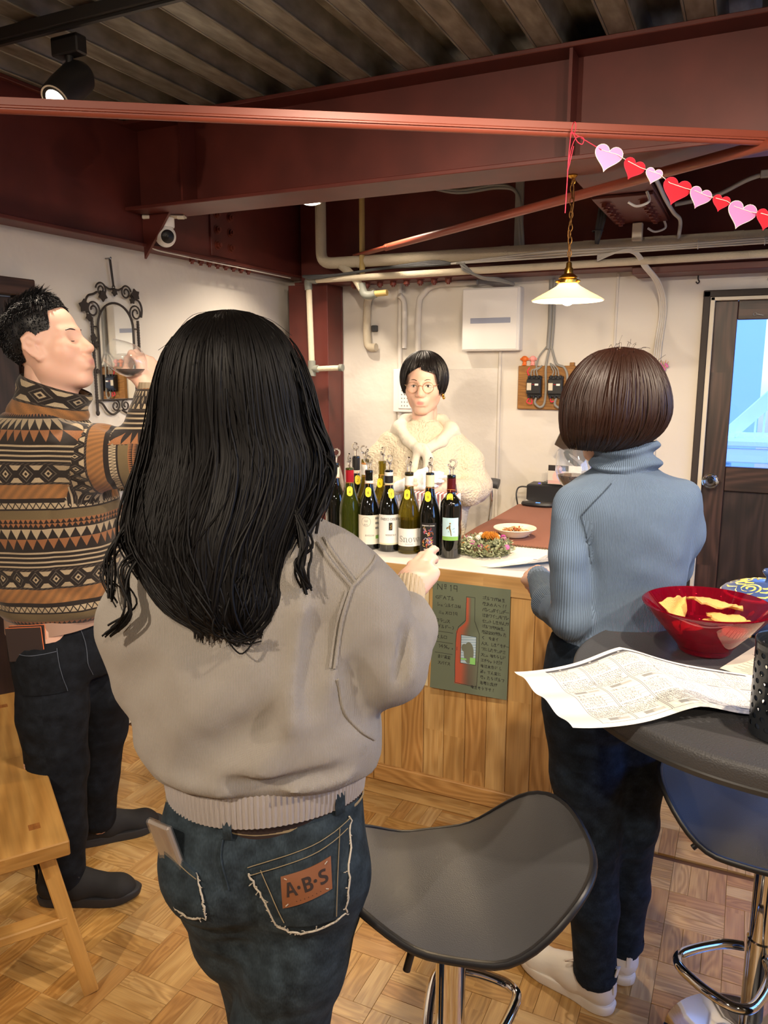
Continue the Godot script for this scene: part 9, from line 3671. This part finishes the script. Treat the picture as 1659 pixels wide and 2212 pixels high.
	s.fold(Vector3(-0.02, 1.255, 0.17), Vector3(-0.005, 1.215, 0.185), 0.006, -0.005)
	s.fold(Vector3(-0.07, 1.33, 0.05), Vector3(-0.045, 1.255, 0.13), 0.008, -0.006)
	s.fold(Vector3(0.085, 1.325, 0.05), Vector3(0.04, 1.255, 0.13), 0.008, -0.006)
	s.fold(Vector3(0.012, 1.20, 0.195), Vector3(-0.005, 1.06, 0.205), 0.007, -0.005)
	s.wool(63, 12.0, 0.004)
	b = MB.new()
	net(b, s.d, Vector3(-0.19, 1.0, -0.13), Vector3(0.20, 1.40, 0.23), 0.0065)
	part("shoulder_sweater", b, M.cream_scarf, t)
	b = MB.new()
	shell(b, func(a: float, q: float): return Vector3((0.056 - 0.004 * q) * cos(a), lerpf(1.342, 1.315, 1.0 - q) + 0.0, (0.058 - 0.004 * q) * sin(a)), 48, 4)
	part("neck_band", b, M.cream_wool, t)
	# dark trousers
	s = SD.new()
	s.loft(Loft.new([[0.70, 0.0, 0.0, 0.15, 0.11, 0.11], [0.80, 0.0, 0.0, 0.165, 0.115, 0.12], [0.88, 0.0, 0.0, 0.155, 0.11, 0.11]], 2.3), 0.04)
	s.chain([Vector3(0.08, 0.74, 0), Vector3(0.08, 0.4, 0.0), Vector3(0.08, 0.07, 0)], [0.095, 0.07, 0.06], 0.02)
	s.chain([Vector3(-0.08, 0.74, 0), Vector3(-0.08, 0.4, 0.0), Vector3(-0.08, 0.07, 0)], [0.095, 0.07, 0.06], 0.02)
	b = MB.new()
	net(b, s.d, Vector3(-0.2, 0.04, -0.16), Vector3(0.2, 0.86, 0.15), 0.018)
	part("trousers", b, M.dark_denim, t)
	for x in [-0.08, 0.08]:
		shoe(t, Transform3D(Basis.IDENTITY, Vector3(x, 0, -0.08)), M.black_suede, M.black_sole, M.cable_dark, false)
	# watch
	b = MB.new()
	var wa := Vector3(0.098, 1.070, 0.203)
	var wd := (Vector3(0.062, 1.075, 0.222) - Vector3(0.125, 1.066, 0.185)).normalized()
	b.torus(wa, wd, 0.0285, 0.0065, 28, 6)
	var w := thing("wristwatch", "black square smartwatch on the bartender's wrist", "watch")
	w.transform = t.transform
	part("strap", b, M.black_plastic, w)
	b = MB.new()
	b.at(Transform3D(Basis(wd, 0.0) * Basis(Vector3.UP, 0.35) * Basis(Vector3.RIGHT, -0.25), wa + Vector3(0.012, 0.005, 0.031)))
	b.box(Vector3.ZERO, Vector3(0.034, 0.042, 0.011), 0.005)
	var wf := part("watch_case", b, M.steel, w)
	b = MB.new()
	b.at(Transform3D(Basis(Vector3.UP, 0.35) * Basis(Vector3.RIGHT, -0.25), wa + Vector3(0.0145, 0.0065, 0.0355)))
	b.box(Vector3.ZERO, Vector3(0.028, 0.036, 0.004), 0.0015)
	part("watch_screen", b, M.black_plastic, wf)
	# black stool behind her
	var c := thing("counter_chair", "black padded stool back on a chrome post behind the bartender", "chair", Vector3(-1.125, 0, -3.62), YAW)
	b = MB.new()
	b.tube(smooth([Vector3(-0.06, 1.0, 0), Vector3(0.0, 1.005, -0.01), Vector3(0.04, 1.0, 0.0)], 5), 0.036, 14, true, 0.7)
	part("backrest", b, M.black_leather, c)
	b = MB.new()
	b.tube(smooth([Vector3(0.0, 0.985, -0.01), Vector3(0.004, 0.90, -0.008), Vector3(-0.02, 0.72, 0.0), Vector3(-0.08, 0.60, 0.03)], 6), 0.010, 12)
	b.tube([Vector3(-0.12, 0.58, 0.05), Vector3(-0.12, 0.03, 0.05)], 0.025, 16)
	part("post", b, M.chrome, c)
	b = MB.new()
	b.lathe([Vector2(0.0, 0.57), Vector2(0.15, 0.57), Vector2(0.165, 0.585), Vector2(0.16, 0.61), Vector2(0.0, 0.62)], 40)
	b.v = scaled(b.v, Vector3.ONE)
	var cs := part("seat", b, M.black_leather, c)
	cs.position = Vector3(-0.12, 0, 0.05)
	b = MB.new()
	b.lathe([Vector2(0.0, 0.0), Vector2(0.19, 0.0), Vector2(0.19, 0.008), Vector2(0.04, 0.03), Vector2(0.0, 0.03)], 40)
	var cf := part("foot", b, M.chrome, c)
	cf.position = Vector3(-0.12, 0, 0.05)
